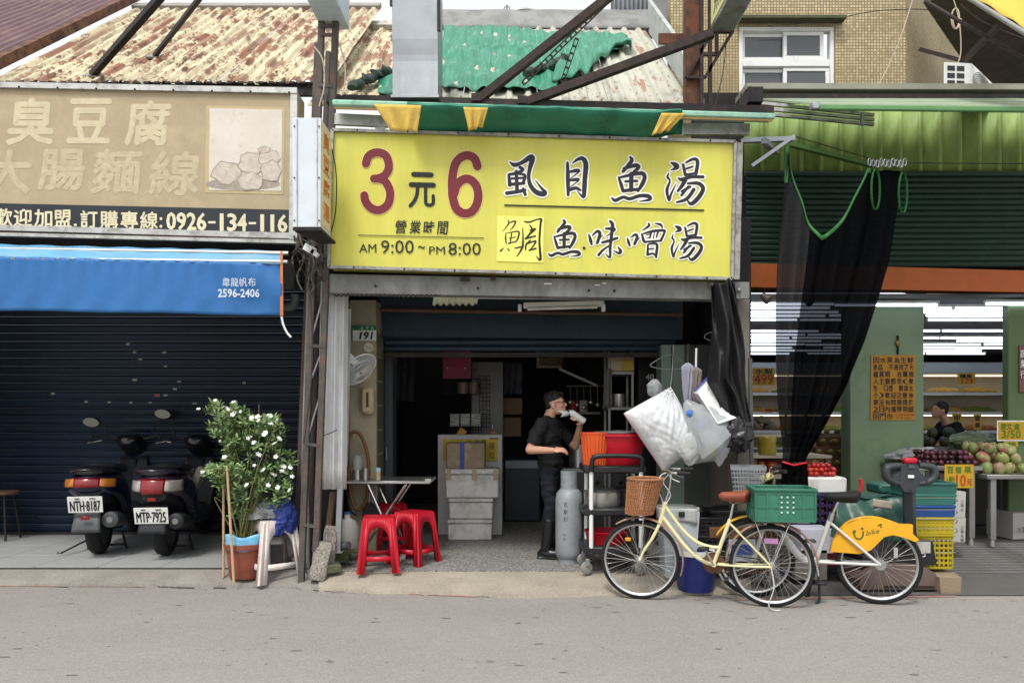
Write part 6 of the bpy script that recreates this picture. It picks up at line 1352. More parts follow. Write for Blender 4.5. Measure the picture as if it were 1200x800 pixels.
# tubs on the trolley
zt3 = Z(550, Yr) + .036
m_orange = mat('orange_plastic', '#c8501c', .45, 0, .1, 5)
t = thing('red_tub', 'large red plastic tub on the top tier of the trolley', 'tub', (X(722, Yr + .22), Yr + .22, zt3)); tc_ = V((X(725, Yr + .22), Yr + .26, zt3))
B().lathe([(0, 0), (.195, 0), (.205, .02), (.25, .26), (.27, .262), (.27, .285), (.245, .285), (.24, .26), (.196, .02), (0, .012)], 36, tc_).obj('tub', red_pl, t, smooth=45)
for s_ in (-1, 1): B().tube(cr([tuple(tc_ + V((s_ * .26, -.05, .265))), tuple(tc_ + V((s_ * .31, 0, .262))), tuple(tc_ + V((s_ * .26, .05, .265)))], 5), .01, 8).obj('handle', red_pl, t)
t2 = tag(B().lathe([(0, .0), (.2, .0), (.235, .008), (.235, .014), (0, .03)], 30, tc_ + V((0, 0, .287))).obj('tub_lid', stainless), 'steel lid lying on the red tub', 'lid')
t = thing('orange_tub', 'ribbed orange tub beside the red tub on the trolley', 'tub', (X(694, Yr + .3), Yr + .3, zt3)); oc = V((X(698, Yr + .38), Yr + .36, zt3)); oc.x = X(690, Yr + .2) + .05; oc.y = Yr + .14
b = B(); b.grid(lambda u, v: oc + V(((.1 + .025 * v + (.006 if int(u * 48) % 2 else 0)) * math.cos(u * 6.283), (.1 + .025 * v + (.006 if int(u * 48) % 2 else 0)) * math.sin(u * 6.283), .29 * v)), 48, 4, True); b.obj('tub', m_orange, t, smooth=0, thick=.004); B().lathe([(.12, .285), (.135, .285), (.135, .3), (.12, .3)], 28, oc).obj('rim', m_orange, t)
zt4 = Z(600, Yr) + .036
lathe_thing('steel_pan', 'steel cooking pan on the middle tier of the trolley', 'pan', V((X(706, Yr + .22), Yr + .24, zt4)), [(0, 0), (.16, 0), (.17, .02), (.17, .13), (.178, .135), (.168, .132), (.162, .02), (0, .012)], stainless, 30, extra=[('lid', [(.175, .136), (.12, .155), (.03, .165), (0, .165)], stainless), ('knob', [(.0, .165), (.022, .165), (.022, .19), (0, .19)], black_pl)])
lathe_thing('dark_pot', 'dark pot on the middle tier behind the pan', 'pot', V((X(735, Yr + .3), Yr + .3, zt4)), [(0, 0), (.1, 0), (.11, .02), (.11, .16), (.1, .16), (0, .15)], iron_dark, 24)
t = tag(B().lathe([(0, 0), (.17, 0), (.2, .1), (.215, .11), (.2, .115), (.165, .015), (0, .01)], 30, ((x0 + x1) / 2 - .05, Yr + .26, Z(645, Yr) + .036)).obj('red_basin', mat('red_basin', '#a8121f', .4, 0, .1, 5), smooth=45), 'shallow red basin on the bottom tier of the trolley', 'basin')
# ---------------- right side hanging bags
m_sack = mat('white_sack', '#c6c9cb', .7, 0, .06, 6, .3, 30, dirt='#a9adb0', da=.3, ds=5)
sk = thing('white_sack', 'white woven plastic sack hanging by its corner', 'sack', W(780, 548, 6.85))
Ysk = 6.9
def sack(u, v, side):
    a, c, e, f_ = (786, 453), (823, 520), (777, 551), (731, 484)
    p = ((a[0] * (1 - u) + c[0] * u) * (1 - v) + (f_[0] * (1 - u) + e[0] * u) * v, (a[1] * (1 - u) + c[1] * u) * (1 - v) + (f_[1] * (1 - u) + e[1] * u) * v)
    ed = min(u, 1 - u, v, 1 - v); bul = .26 * (4 * u * (1 - u)) ** .6 * (4 * v * (1 - v)) ** .6
    r_ = math.hypot(u, v); an = math.atan2(v, u + 1e-6); q_ = V((u, v, side)); crease = .012 * math.sin(an * 30 + 2 * math.sin(r_ * 5)) * max(0, 1 - r_) ** 1.5 + (.03 * abs(NZ.noise(q_ * 2.3)) + .022 * abs(NZ.noise(V(((u + v) * 1.6, (u - v) * 7, 2)))) + .012 * abs(NZ.noise(V(((u - v) * 3, (u + v) * 6, 5))))) * min(1, ed * 7)
    return W(p[0], p[1], Ysk) + V((0, side * bul * .5 + side * crease, 0))
B().grid(lambda u, v: sack(u, v, -1), 60, 60).obj('front_face', m_sack, sk); B().grid(lambda u, v: sack(1 - u, v, 1), 40, 40).obj('back_face', m_sack, sk)
B().tube([sack(u / 20, 1, 0) + V((0, -.004, 0)) for u in range(21)], .006, 5).obj('pink_seam', mat('seam_pink', '#b98d90', .7, 0), sk)
B().tube([W(786, 453, Ysk), W(788, 430, 7.2), W(789, 404, 7.5)], .005, 5).obj('hook_wire', steel_dull, sk)
b = B(); b.tube(cr([tuple(W(x, y, 7.4)) for x, y in ((762, 427), (775, 419), (788, 416), (800, 424), (806, 430), (785, 433), (765, 430), (762, 427))], 4), .004, 5); b.tube([W(789, 416, 7.4), W(789, 404, 7.4)], .004, 5); b.obj('wire_hanger', steel_galv, label='wire coat hanger above the white sack', cat='hanger', group='wire hangers')
b = B(); b.tube(cr([tuple(W(x, y, 7.2)) for x, y in ((838, 388), (828, 391), (826, 396), (834, 399), (840, 398))], 4), .004, 5); b.obj('wire_hanger', steel_galv, label='wire coat hanger beside the black cloth', cat='hanger', group='wire hangers')
m_clrbag = mat('clear_bag', '#c3c8ca', .18, 0, .1, 8, .4, 25, alpha=.62)
m_milky = translucent(mat('milky_bag', '#c9cccb', .3, 0, .08, 8, .3, 25), .35); translucent(m_clrbag, .3)
tag(blob_bag(B(), W(767, 455, 7.3), (.07, .06, .085), 31, amp=.16, sink=1).obj('clear_bag', m_clrbag), 'small clear plastic bag hanging left of the umbrellas', 'bag')
# umbrellas
for i, (x, y0, y1, m_, lb) in enumerate(((806, 425, 482, mat('brolly_grey', '#8f92a0', .6, 0, .12, 10), 'folded grey umbrella, left of the hanging pair'), (815.5, 430, 476, mat('brolly_brown', '#7d706a', .6, 0, .12, 10), 'folded brownish umbrella, right of the hanging pair'))):
    t = thing('folded_umbrella', lb, 'umbrella', W(x, y1, 7.15), group='folded umbrellas'); Yu = 7.15
    prof = [(0, .01), (.08, .04), (.3, .036), (.6, .03), (.9, .02), (1, .006)]
    def um(u, v):
        k_ = 0
        while k_ < len(prof) - 2 and prof[k_ + 1][0] < v: k_ += 1
        (a0_, r0), (a1_, r1) = prof[k_], prof[k_ + 1]; r_ = r0 + (r1 - r0) * (v - a0_) / (a1_ - a0_); r_ *= 1 + .22 * math.sin(u * 6.283 * 8 + v * 5)
        return W(x, y0 + (y1 - y0) * v, Yu) + V((r_ * 1.3 * math.cos(u * 6.283), r_ * math.sin(u * 6.283), 0))
    B().grid(um, 48, 14, True).obj('canopy', m_, t); B().cyl(W(x, y0 + 2, Yu), W(x + .5, y0 - 22, Yu), .01, n=8).obj('shaft', white_pl if i else iron_dark, t); B().cyl(W(x, y1, Yu), W(x, y1 + 14, Yu), .012, n=8).obj('tip', iron_dark, t)
# white box tray, jug in a bag
t = thing('white_tray', 'white open plastic tray hung at a slant beside the black cloth', 'tray', W(832, 495, 6.95)); Ytr = 6.98
A = [W(829, 443, Ytr), W(856, 487, Ytr - .12), W(835, 494, Ytr - .12), W(813, 460, Ytr)]
b = B(); b.prism(A, (0, .03, 0)); b.prism([A[2], A[3], A[3] + V((.01, -.14, -.02)), A[2] + V((.01, -.14, -.02))], (.006, 0, .012)); b.prism([A[1], A[2], A[2] + V((.01, -.14, -.02)), A[1] + V((.01, -.14, -.02))], (-.004, 0, .01)); b.obj('tray', white_pl, t, smooth=0); B().bar(A[3] + V((0, -.01, .01)), A[0] + V((0, -.01, .01)), .012, .012).obj('blue_rim', mat('rim_blue', '#3d4fa8', .5, 0), t)
t = thing('bottle_bag', 'clear bag with a milky plastic bottle hanging below the umbrellas', 'bag', W(838, 545, 6.85)); Yb2 = 6.85
q0, q1 = W(822, 508, Yb2), W(850, 536, Yb2); dd = (q1 - q0).normalized(); u_, w_, _ = frame_of(dd); rot = M((u_, w_, dd)).transposed()
B().lathe([(0, 0), (.09, .0), (.105, .02), (.1, .05), (.105, .07), (.1, .1), (.105, .12), (.1, .15), (.105, .17), (.1, .2), (.08, .24), (.03, .27), (.03, .3), (0, .3)], 24, q0, rot).obj('bottle', m_milky, t, smooth=50)
def bagf(u, v):
    cx_ = 803 + 42 * v + 0; cy_ = 470 + 66 * v; hw = (5 + 52 * math.sin(min(v * 1.25, 1) * 1.57) * (1 - max(0, v - .8) * 4.5)) * .55
    an = u * 6.283; r_ = 1 + .14 * math.sin(an * 5 + v * 7) + .08 * math.sin(an * 9 - v * 11)
    return W(cx_ + hw * math.cos(an) * r_ * .72, cy_ - hw * math.cos(an) * r_ * .62, Yb2) + V((0, .15 * math.sin(an) * hw / 28, 0))
B().grid(bagf, 40, 24, True).obj('film', m_clrbag, t, smooth=30)
B().box(W(834, 527, Yb2 - .125), (.09, .01, .06), M.Rotation(.75, 3, 'Y')).obj('yellow_label', mat('label_olive', '#a5a24a', .6, 0), t)
for (x, y) in ((808, 484), (822, 497)): blob_bag(B(), W(x, y, Yb2 - .06), (.03, .02, .03), 40 + x, (12, 8), .3, sink=1).obj('blue_print', mat('print_blue', '#3e6db5', .4, 0), t)
t = tag(blob_bag(B(), W(808, 525, 6.8), (.1, .06, .14), 52, (36, 24), amp=.17, sink=1).obj('limp_bag', m_milky), 'limp white plastic bag beside the lower corner of the white sack', 'bag')
t = thing('pointed_bag', 'small clear pointed bag hanging under the bottle', 'bag', W(843, 546, 6.8)); B().lathe([(.0, 0), (.02, .02), (.09, .14), (.1, .17), (0, .2)], 12, W(843, 547, 6.8), sx=1, sy=.5).obj('film', m_clrbag, t, smooth=0)
# black mesh cloth
m_blk = mat('black_net', '#151618', .55, 0, .2, 30, .6, 70)
bk = thing('black_cloth', 'bunched black net cloth hanging from the end of the beam', 'cloth', W(860, 525, 6.85))
def blk(u, v):
    xl = [(0, 833), (.25, 836), (.45, 832), (.6, 829), (.72, 842), (.85, 848), (1, 852)]; xr = [(0, 858), (.2, 866), (.45, 874), (.7, 877), (.85, 880), (1, 872)]
    def ip(T):
        for (a0_, b0), (a1_, b1) in zip(T[:-1], T[1:]):
            if v <= a1_: return b0 + (b1 - b0) * (v - a0_) / (a1_ - a0_)
    x = ip(xl) + (ip(xr) - ip(xl)) * u; y = 332 + 192 * v + 4 * math.sin(u * 7 + v * 3)
    f_ = .05 * math.sin(u * 11 + 5 * v) + .03 * math.sin(u * 23 - 9 * v) + .06 * math.sin(v * 9 + u * 3) * v - .13 * math.sin(u * 3.14)
    return W(x, y, 6.92) + V((0, f_, .02 * math.sin(u * 9 + v * 13)))
B().grid(blk, 60, 60).obj('drape', m_blk, bk, thick=.006)
blob_bag(B(), W(863, 508, 6.82), (.14, .12, .16), 61, (44, 30), .22, sink=1).obj('bunched_end', mat('black_film', '#1c1d1f', .3, 0, .2, 12, .5, 30), bk)
b = B(); b.ell(W(834, 333, 6.95), .025); b.ell(W(866, 340, 6.95), .022); b.obj('hook', steel_dull, bk)
# bin, bucket, black crates
bn = thing('white_bin', 'tall pale grey bin lined with a white bag behind the cream bicycle', 'bin', W(797, 684, 6.85)); Yb3 = 6.95; bx = V((X(796, Yb3), Yb3 + .08, ZS - .02))
m_bin = mat('bin_grey', '#b4bcc2', .45, 0, .06, 5, dirt='#8b9298', da=.3, ds=4)
def frus(b, c, wb, db, wt, dt, z0, z1, bev=0):
    P = []
    for z_, w_, d_ in ((z0, wb, db), (z1, wt, dt)):
        for sx, sy in ((-1, -1), (1, -1), (1, 1), (-1, 1)): P.append(V(c) + V((sx * w_ / 2, sy * d_ / 2, z_)))
    return b.add(P, [(3, 2, 1, 0), (4, 5, 6, 7), (0, 1, 5, 4), (1, 2, 6, 5), (2, 3, 7, 6), (3, 0, 4, 7)])
frus(B(), bx, .26, .26, .33, .33, 0, .6).obj('body', m_bin, bn, smooth=0); b = B()
b.grid(lambda u, v: bx + V(((.17 + .012 * math.sin(u * 40)) * math.copysign(abs(math.cos(u * 6.283)) ** .4, math.cos(u * 6.283)), (.17 + .012 * math.sin(u * 33)) * math.copysign(abs(math.sin(u * 6.283)) ** .4, math.sin(u * 6.283)), .5 + .13 * v + .012 * math.sin(u * 28) * (1 - v))), 80, 5, True); b.obj('liner_bag', m_milky, bn, thick=.004)
B().box(bx + V((.0, -.18, .58)), (.055, .02, .05), bev=.008).obj('clip', black_pl, bn); B().box(bx + V((0, 0, .615)), (.3, .3, .02), bev=.01).obj('lid', m_milky, bn)
bu = lathe_thing('blue_bucket', 'dark blue paint bucket standing behind the cream bicycle pedals', 'bucket', G(819, 694, .03) + V((0, .12, .0)), [(0, 0), (.15, 0), (.155, .01), (.185, .3), (.19, .302), (.19, .32), (.18, .32), (.15, .02), (0, .02)], mat('bucket_blue', '#1c2a6b', .4, 0, .1, 5, dirt='#3b4a86', da=.3, ds=8), 32, extra=[('white_rim', [(.188, .315), (.194, .315), (.196, .36), (.186, .36), (.17, .33)], white_pl)])
def crate(name, lb, c, w, d, h, m, rz=0, group=None, holes=(5, 2), rows=3, solid=False, taper=.94, cat='crate'):
    """open crate: rim, corner posts and pierced walls made of bars; local space"""
    t = thing(name, lb, cat, c, rz, group, local=True); W2, D2 = w / 2, d / 2
    def sd(fr, to, nx):
        b = B(); L0 = V(to) - V(fr); n_ = V((-L0.y, L0.x, 0)).normalized()
        for i in range(nx + 1): p = V(fr) + L0 * i / nx; b.box(p + V((0, 0, h * .5)), (.014 if abs(L0.x) > abs(L0.y) else .008, .008 if abs(L0.x) > abs(L0.y) else .014, h - .03))
        for j in range(rows + 1): b.bar(V(fr) + V((0, 0, .014 + (h - .05) * j / rows)), V(to) + V((0, 0, .014 + (h - .05) * j / rows)), .009, .02)
        return b
    for nm, fr, to, nx in (('front_wall', (-W2, -D2, 0), (W2, -D2, 0), holes[0]), ('back_wall', (W2, D2, 0), (-W2, D2, 0), holes[0]), ('side_wall', (W2, -D2, 0), (W2, D2, 0), holes[1]), ('side_wall', (-W2, D2, 0), (-W2, -D2, 0), holes[1])):
        sd(fr, to, nx).obj(nm, m, t)
    b = B(); e = .014
    for c_, s_ in (((0, -D2 - .004, h - .012), (w + 2 * e, .024, .024)), ((0, D2 + .004, h - .012), (w + 2 * e, .024, .024)), ((W2 + .004, 0, h - .012), (.024, d - .02, .024)), ((-W2 - .004, 0, h - .012), (.024, d - .02, .024))): b.box(c_, s_, bev=.005)
    b.obj('rim', m, t); B().box((0, 0, .008), (w - .01, d - .01, .012)).obj('floor_panel', m, t)
    if solid:
        b = B()
        for fr, to in (((-W2 + .004, -D2 + .004, 0), (W2 - .004, -D2 + .004, 0)), ((W2 - .004, D2 - .004, 0), (-W2 + .004, D2 - .004, 0)), ((W2 - .004, -D2 + .004, 0), (W2 - .004, D2 - .004, 0)), ((-W2 + .004, D2 - .004, 0), (-W2 + .004, -D2 + .004, 0))): b.bar(V(fr) + V((0, 0, h / 2)), V(to) + V((0, 0, h / 2)), .005, h - .03)
        b.obj('panel', m, t)
    return t
cz = .06
for i in range(3): crate('black_crate', ('bottom', 'middle', 'top')[i] + ' black plastic crate of the stack beside the white bin', (X(829, 7.0), 7.2, ZS + i * .17), .22, .34, .17, black_pl, 0, 'black crates by the bin', (4, 4), 3)
m_blkc = mat('black_tote', '#202224', .45, 0, .1, 6)
for i, (h_, lb) in enumerate(((.28, 'lower large black tote behind the cream bicycle saddle'), (.26, 'upper large black tote behind the cream bicycle saddle'))):
    t = thing('black_tote', lb, 'tote', (X(862, 7.05), 7.3, ZS + .29 * i), group='black totes'); c_ = V((X(866, 7.05), 7.3, ZS + .29 * i)); b = frus(B(), c_, .4, .36, .47, .42, 0, h_); b.obj('body', m_blkc, t, smooth=0)
    b = B(); b.box(c_ + V((0, -.215, h_)), (.5, .03, .03), bev=.006); b.box(c_ + V((0, .215, h_)), (.5, .03, .03), bev=.006); b.box(c_ + V((.235, 0, h_)), (.03, .4, .03), bev=.006); b.box(c_ + V((-.235, 0, h_)), (.03, .4, .03), bev=.006); b.obj('rim', m_blkc, t)

# ---------------- kitchen clutter in the dark behind the trolley
st_ = thing('kitchen_stove', 'dark steel kitchen stove deep in the shop', 'stove', (X(700, 9.9), 9.9, ZS)); B().box((X(700, 9.9), 10.2, .5), (1.0, .6, .76), bev=.01).obj('cabinet', mat('stove_steel', '#5d5f5f', .4, .6, .15, 5), st_); B().box((X(700, 9.9), 9.89, .86), (1.02, .02, .05)).obj('front_rail', stainless, st_)
for i in range(3): B().cyl((X(700, 9.9) - .3 + .3 * i, 9.89, .7), (X(700, 9.9) - .3 + .3 * i, 9.86, .7), .03, n=12).obj('knob', black_pl, st_)
for i, (x_, r_, h_, lb) in enumerate(((680, .15, .3, 'tall steel stock pot on the left of the dark stove'), (708, .17, .22, 'wide steel stock pot on the right of the dark stove'))): lathe_thing('stock_pot', lb, 'pot', V((X(x_, 10.1), 10.1, .89)), [(0, 0), (r_, 0), (r_, h_), (r_ + .008, h_ + .004), (r_ - .006, h_), (r_ - .006, .02), (0, .02)], stainless, 24, extra=[('lid', [(r_, h_ + .006), (r_ * .6, h_ + .03), (0, h_ + .04)], stainless)])
t = thing('utensil_rail', 'steel rail with hanging ladles above the dark stove', 'rail', W(690, 470, 10.5)); B().cyl(W(664, 452, 10.5), W(712, 452, 10.5), .01, n=8).obj('rod', stainless, t)
for i in range(6): x_ = 668 + i * 8; B().tube([W(x_, 452, 10.48), W(x_ + .5, 468 + 3 * (i % 3), 10.48)], .006, 6).ell(W(x_ + .5, 471 + 3 * (i % 3), 10.46), (.035, .02, .035), nu=10, nv=7).obj('ladle', stainless, t)
for i, (xa_, xb_, y0_, y1_, c_, lb) in enumerate(((462, 486, 418, 470, '#4a4c52', 'dark grey jacket hanging at the left of the dark shop'), (590, 612, 425, 462, '#5b5f66', 'grey apron hanging on the dark back wall'))):
    tag(B().grid(lambda u, v: W(xa_ + (xb_ - xa_) * (u + .06 * math.sin(v * 5) * (u - .5)), y0_ + (y1_ - y0_) * v, 10.8) + V((0, -.05 * abs(math.sin(u * 9 + v)), 0)), 24, 10).obj('hanging_garment', mat('garment%d' % i, c_, .95, 0, .2, 10), thick=.01), lb, 'garment')
dd_ = thing('folding_door', 'dark grey metal door leaf folded back behind the cream column', 'door', (X(456, 8.9), 8.9, ZS)); B().box((X(456, 8.9), 9.0, 1.2), (.1, .3, 2.1), bev=.006).obj('leaf', mat('door_dark', '#4c5054', .5, .2, .12, 5), dd_); B().cyl((X(452, 8.8), 8.84, 1.05), (X(452, 8.8), 8.84, 1.2), .012, n=8).obj('handle', steel_dull, dd_)
t = thing('drink_cooler', 'low dark cooler with pale trim behind the person', 'cooler', (X(612, 10.4), 10.4, ZS)); B().box((X(612, 10.4), 10.7, .55), (.5, .5, .86), bev=.02).obj('cabinet', mat('cooler_blue', '#2c3440', .4, .1, .1, 5), t); B().box((X(612, 10.4), 10.44, .9), (.46, .02, .1)).obj('trim', mat('cooler_trim', '#8d9399', .4, .1), t)

bx_ = mat('dim_carton', '#6d5a45', .8, 0, .15, 6)
for i, (x_, y_, w_, h_, lb) in enumerate(((596, 500, .34, .26, 'brown carton on the dark cooler, lower one'), (600, 476, .28, .22, 'brown carton on top of another on the dark cooler'), (474, 620, .4, .5, 'dark carton on the floor behind the folding table'))):
    tag(B().box(W(x_, y_, 10.55), (w_, .3, h_), bev=.006).obj('store_carton', bx_), lb, 'carton')
for i, x_ in enumerate((660, 672, 684)): lathe_thing('seasoning_can', ('left', 'middle', 'right')[i] + ' one of three cans on the ledge behind the person', 'can', V((X(x_, 10.9), 10.9, 1.62)), [(0, 0), (.06, 0), (.06, .16), (0, .16)], (stainless, red_pl, white_pl)[i], 16, group='cans on the ledge')
tag(B().box((X(674, 10.9), 10.95, 1.6), (.7, .25, .03)).obj('wall_ledge', steel_dull), 'steel ledge on the dark wall above the stove', 'shelf')
# ================================================================= bicycles (local x forward from rear hub, z up)
m_bcream = mat('frame_cream', '#d9d2a4', .3, 0, .05, 4, coat=.4); m_bwhite = mat('frame_white', '#c9cac6', .35, .1, .05, 4, coat=.3)
m_wick = mat('wicker', '#9a6a48', .7, 0, .25, 40, .4, 80); m_sad = mat('saddle_brown', '#8a4a35', .45, 0, .12, 8); m_fen = mat('fender_brown', '#9c7a68', .4, .1, .08, 6)
m_spoke = mat('spoke', '#b5b5b2', .3, .9, .05, 4); m_yfen = mat('fender_yellow', '#dfa41c', .4, 0, .06, 5, coat=.2, dirt='#c28c1a', da=.2, ds=6)
m_gcrate = mat('crate_green', '#2f6b58', .5, 0, .12, 6, dirt='#4c8472', da=.3, ds=8)
RW = .335
def wheel(t, x, nm='wheel', r=RW, tyre=.02, n=36, z=None, y=0.0):
    z = r if z is None else z; c = V((x, y, z)); rot = M.Rotation(math.pi / 2, 3, 'X')
    to = B().lathe([(r - tyre * 1.6, -tyre * .75), (r - tyre * .6, -tyre), (r - tyre * .2, -tyre * .6), (r, 0), (r - tyre * .2, tyre * .6), (r - tyre * .6, tyre), (r - tyre * 1.6, tyre * .75)], 64, c, rot).obj(nm, m_tyre, t, smooth=60)
    ri = r - tyre * 1.5
    B().lathe([(ri, -.013), (ri + .004, -.014), (ri - .012, -.012), (ri - .02, 0), (ri - .012, .012), (ri + .004, .014), (ri, .013)], 64, c, rot).obj('rim', stainless, to, smooth=60)
    b = B()
    for i in range(n):
        a = i / n * 6.283; s_ = 1 if i % 2 else -1; a2 = a + (.9 if (i // 2) % 2 else -.9)
        b.tube([c + V((.022 * math.cos(a2), s_ * .028, .022 * math.sin(a2))), c + V(((ri - .015) * math.cos(a), 0, (ri - .015) * math.sin(a)))], .0016, 4, caps=False)
    tag(b.obj('spokes', m_spoke, to), kind='stuff')
    B().lathe([(0, -.05), (.008, -.05), (.008, -.034), (.026, -.032), (.026, -.026), (.013, -.022), (.013, .022), (.026, .026), (.026, .032), (.008, .034), (.008, .05), (0, .05)], 16, c, rot).obj('hub', chrome, to)
    return to
def fender(b, x, r, a0, a1, w=.05):
    b.grid(lambda u, v: (x + (r + .012 * (1 - (2 * u - 1) ** 2)) * math.cos(rad(a0 + (a1 - a0) * v)), (2 * u - 1) * w / 2, RW + (r + .012 * (1 - (2 * u - 1) ** 2)) * math.sin(rad(a0 + (a1 - a0) * v))), 6, 30); return b
def crank_set(t, bb, m, ang, arm=.165):
    c = V(bb); d_ = V((math.cos(ang), 0, math.sin(ang)))
    for s_ in (-1, 1):
        e = c + V((0, s_ * .07, 0)) + d_ * arm * (1 if s_ < 0 else -1); b = B(); b.bar(c + V((0, s_ * .06, 0)), e, .018, .024, (0, 1, 0), bev=.004); co = b.obj('crank_arm', m, t)
        B().box(e + V((0, s_ * .06, 0)), (.09, .085, .022), bev=.006).obj('pedal', black_pl if s_ > 0 else grey_pl, co)
def px(cx, cy, s, ox): return lambda x, y, l=0.0: V(((ox - x) / s, l, RW + (cy - y) / s))
# ---- cream bicycle
hF, hR = V((X(750, 6.54), 6.54, 0)), V((X(904, 6.26), 6.26, 0)); dB = hF - hR; WB = dB.length
bk1 = thing('cream_bicycle', 'cream step-through bicycle with wicker basket and brown saddle', 'bicycle', hR, math.atan2(dB.y, dB.x), local=True)
q = lambda x, y, l=0.0: V(((904 - x) / 154 * WB, l, RW + (660 - y) / 141))
wheel(bk1, 0, 'rear_wheel'); wheel(bk1, WB, 'front_wheel')
HT, HB = q(781, 590), q(775, 613); BB = q(838, 661); ST = q(857, 608)
FR = B(); FR.tube([HT, HB], .019, 14)
FR.tube(cr([tuple(q(*p)) for p in ((780, 594), (790, 608), (803, 624), (818, 636), (833, 641), (847, 641.5))], 6), .0155, 14); FR.tube(cr([tuple(q(*p)) for p in ((776, 606), (790, 624), (803, 640), (817, 653), (830, 660), (838, 661))], 6), .0165, 14)
FR.tube([BB, ST], .016, 14); FR.tube([BB + V((0, -.03, 0)), BB + V((0, .03, 0))], .022, 14)
for s_ in (-1, 1): FR.tube(cr([tuple(BB + V((-.03, s_ * .02, 0))), tuple(q(870, 661, s_ * .045)), (0, s_ * .058, RW)], 5), .009, 10); FR.tube([q(857, 613, s_ * .018), V((.0, s_ * .058, RW))], .008, 10)
FR.obj('frame', m_bcream, bk1, smooth=60)
FK = B(); FK.tube([HB, HB + V((.008, 0, -.035))], .02, 12)
for s_ in (-1, 1): FK.tube(cr([tuple(HB + V((.01, s_ * .03, -.03))), tuple(q(765, 634, s_ * .04)), tuple(q(756, 647, s_ * .045)), (WB, s_ * .05, RW)], 6), [.014] * 7 + [.012] * 6 + [.01] * 6, 10)
FK.obj('fork', m_bcream, bk1, smooth=60)
b = B(); b.tube([HT, q(786, 572), q(788, 556)], .011, 10); b.tube([q(788, 556), q(783, 553)], .013, 10); b.obj('stem', chrome, bk1)
b = B(); b.tube(cr([tuple(q(804, 553, -.26)), tuple(q(794, 553, -.25)), tuple(q(784, 552, -.18)), tuple(q(781, 553, -.05)), tuple(q(781, 553, .05)), tuple(q(784, 552, .18)), tuple(q(794, 553, .25)), tuple(q(804, 553, .26))], 6), .011, 10); b.obj('handlebar', chrome, bk1)
for s_ in (-1, 1): B().tube([q(797, 553, s_ * .255), q(812, 553, s_ * .27)], [.017, .015], 10).obj('grip', black_rub, bk1); B().tube(cr([tuple(q(786, 555, s_ * .2)), tuple(q(792, 560, s_ * .24)), tuple(q(800, 563, s_ * .26))], 4), .005, 6).obj('brake_lever', chrome, bk1)
b = B(); b.tube(cr([tuple(q(785, 556, -.15)), tuple(q(774, 560, -.1)), tuple(q(772, 575, -.03)), tuple(q(777, 590, -.03)), tuple(q(777, 604, -.02))], 6), .004, 6); b.tube(cr([tuple(q(786, 556, .15)), tuple(q(779, 566, .08)), tuple(q(787, 580, .03)), tuple(q(782, 592, .03))], 6), .004, 6); b.obj('brake_cable', white_pl, bk1)
# wicker basket
bc0, bc1 = q(749, 605), q(757, 563); rb0, rb1 = .115, .15
bs = None
b = B(); up_ = (bc1 - bc0); hh = up_.length
def bk_(u, v, k=1.0): a = u * 6.283; r_ = (rb0 + (rb1 - rb0) * v) * k; return bc0 + up_ * v + V((r_ * math.cos(a), r_ * 1.05 * math.sin(a), 0))
for i in range(44): b.tube([bk_(i / 44, v / 6, 1 + .012 * (-1) ** (i + v)) for v in range(7)], .0065, 5)
bso = b.obj('basket', m_wick, bk1)
b = B()
for j in range(13): b.tube([bk_(u / 44, j / 12, 1 + .018 * (-1) ** (u + j)) for u in range(44)], .0042, 4, closed=True)
tag(b.obj('weave', m_wick, bso), kind='stuff'); B().tube([bk_(u / 40, 1.0) for u in range(40)], .012, 8, closed=True).obj('rim_band', m_wick, bso); B().lathe([(0, 0), (rb0, 0), (rb0, .01), (0, .01)], 24, bc0).obj('bottom', m_wick, bso)
b = B(); b.tube([q(755, 608, -.06), q(751, 655, -.055)], .004, 6); b.tube([q(755, 608, .06), q(751, 655, .055)], .004, 6); b.obj('basket_stay', chrome, bk1)
fender(B(), WB, RW + .018, 55, 138 + 8).obj('front_fender', m_fen, bk1, thick=.003)
fender(B(), 0, RW + .018, 5, 178).obj('rear_fender', m_fen, bk1, thick=.003)
# front fender continues behind fork
fender(B(), WB, RW + .018, 147, 200).obj('front_fender_tail', m_fen, bk1, thick=.003)
B().tube([ST, q(861, 590)], .0125, 10).obj('seat_post', chrome, bk1)
def saddle(t, c, m, L_=.26, w=.2, nm='saddle'):
    b = B(); c = V(c)
    def sf_(u, v):
        x = -L_ * .5 + L_ * u; hw = (w * .5 * (1 - u) ** .8 + .018) if u > .18 else w * .5 * math.sin(min(1, (u + .04) / .22) * 1.57) * .87; hw = max(hw, .012)
        a = v * 6.283; k_ = math.sqrt(min(1, u / .14, (1 - u) / .12) + 1e-4); hw *= k_; return c + V((x, hw * math.cos(a), .032 * k_ * math.sin(a) * (1 if math.sin(a) > 0 else 1 + 1.6 * (1 - u)) + .03 * (1 - u) ** 2))
    b.grid(lambda u, v: sf_(v, u), 20, 16, True); return b.obj(nm, m, t, smooth=70)
saddle(bk1, q(862, 581), m_sad); B().tube(cr([tuple(q(870, 586, -.03)), tuple(q(861, 590, -.02)), tuple(q(853, 585, -.02))], 4), .005, 6).obj('saddle_rail', chrome, bk1)
crank_set(bk1, BB, stainless, rad(-118)); B().lathe([(.0, 0), (.085, 0), (.09, .004), (.085, .006), (0, .006)], 32, BB + V((0, -.04, 0)), M.Rotation(math.pi / 2, 3, 'X')).obj('chainring', mat('chain_brown', '#6d4a35', .5, .3, .15, 10), bk1)
b = B(); b.tube([BB + V((0, -.04, .085)), V((0, -.04, RW + .035))], .004, 5); b.tube([BB + V((0, -.04, -.085)), V((0, -.04, RW - .035))], .004, 5); b.obj('chain', iron_dark, bk1)
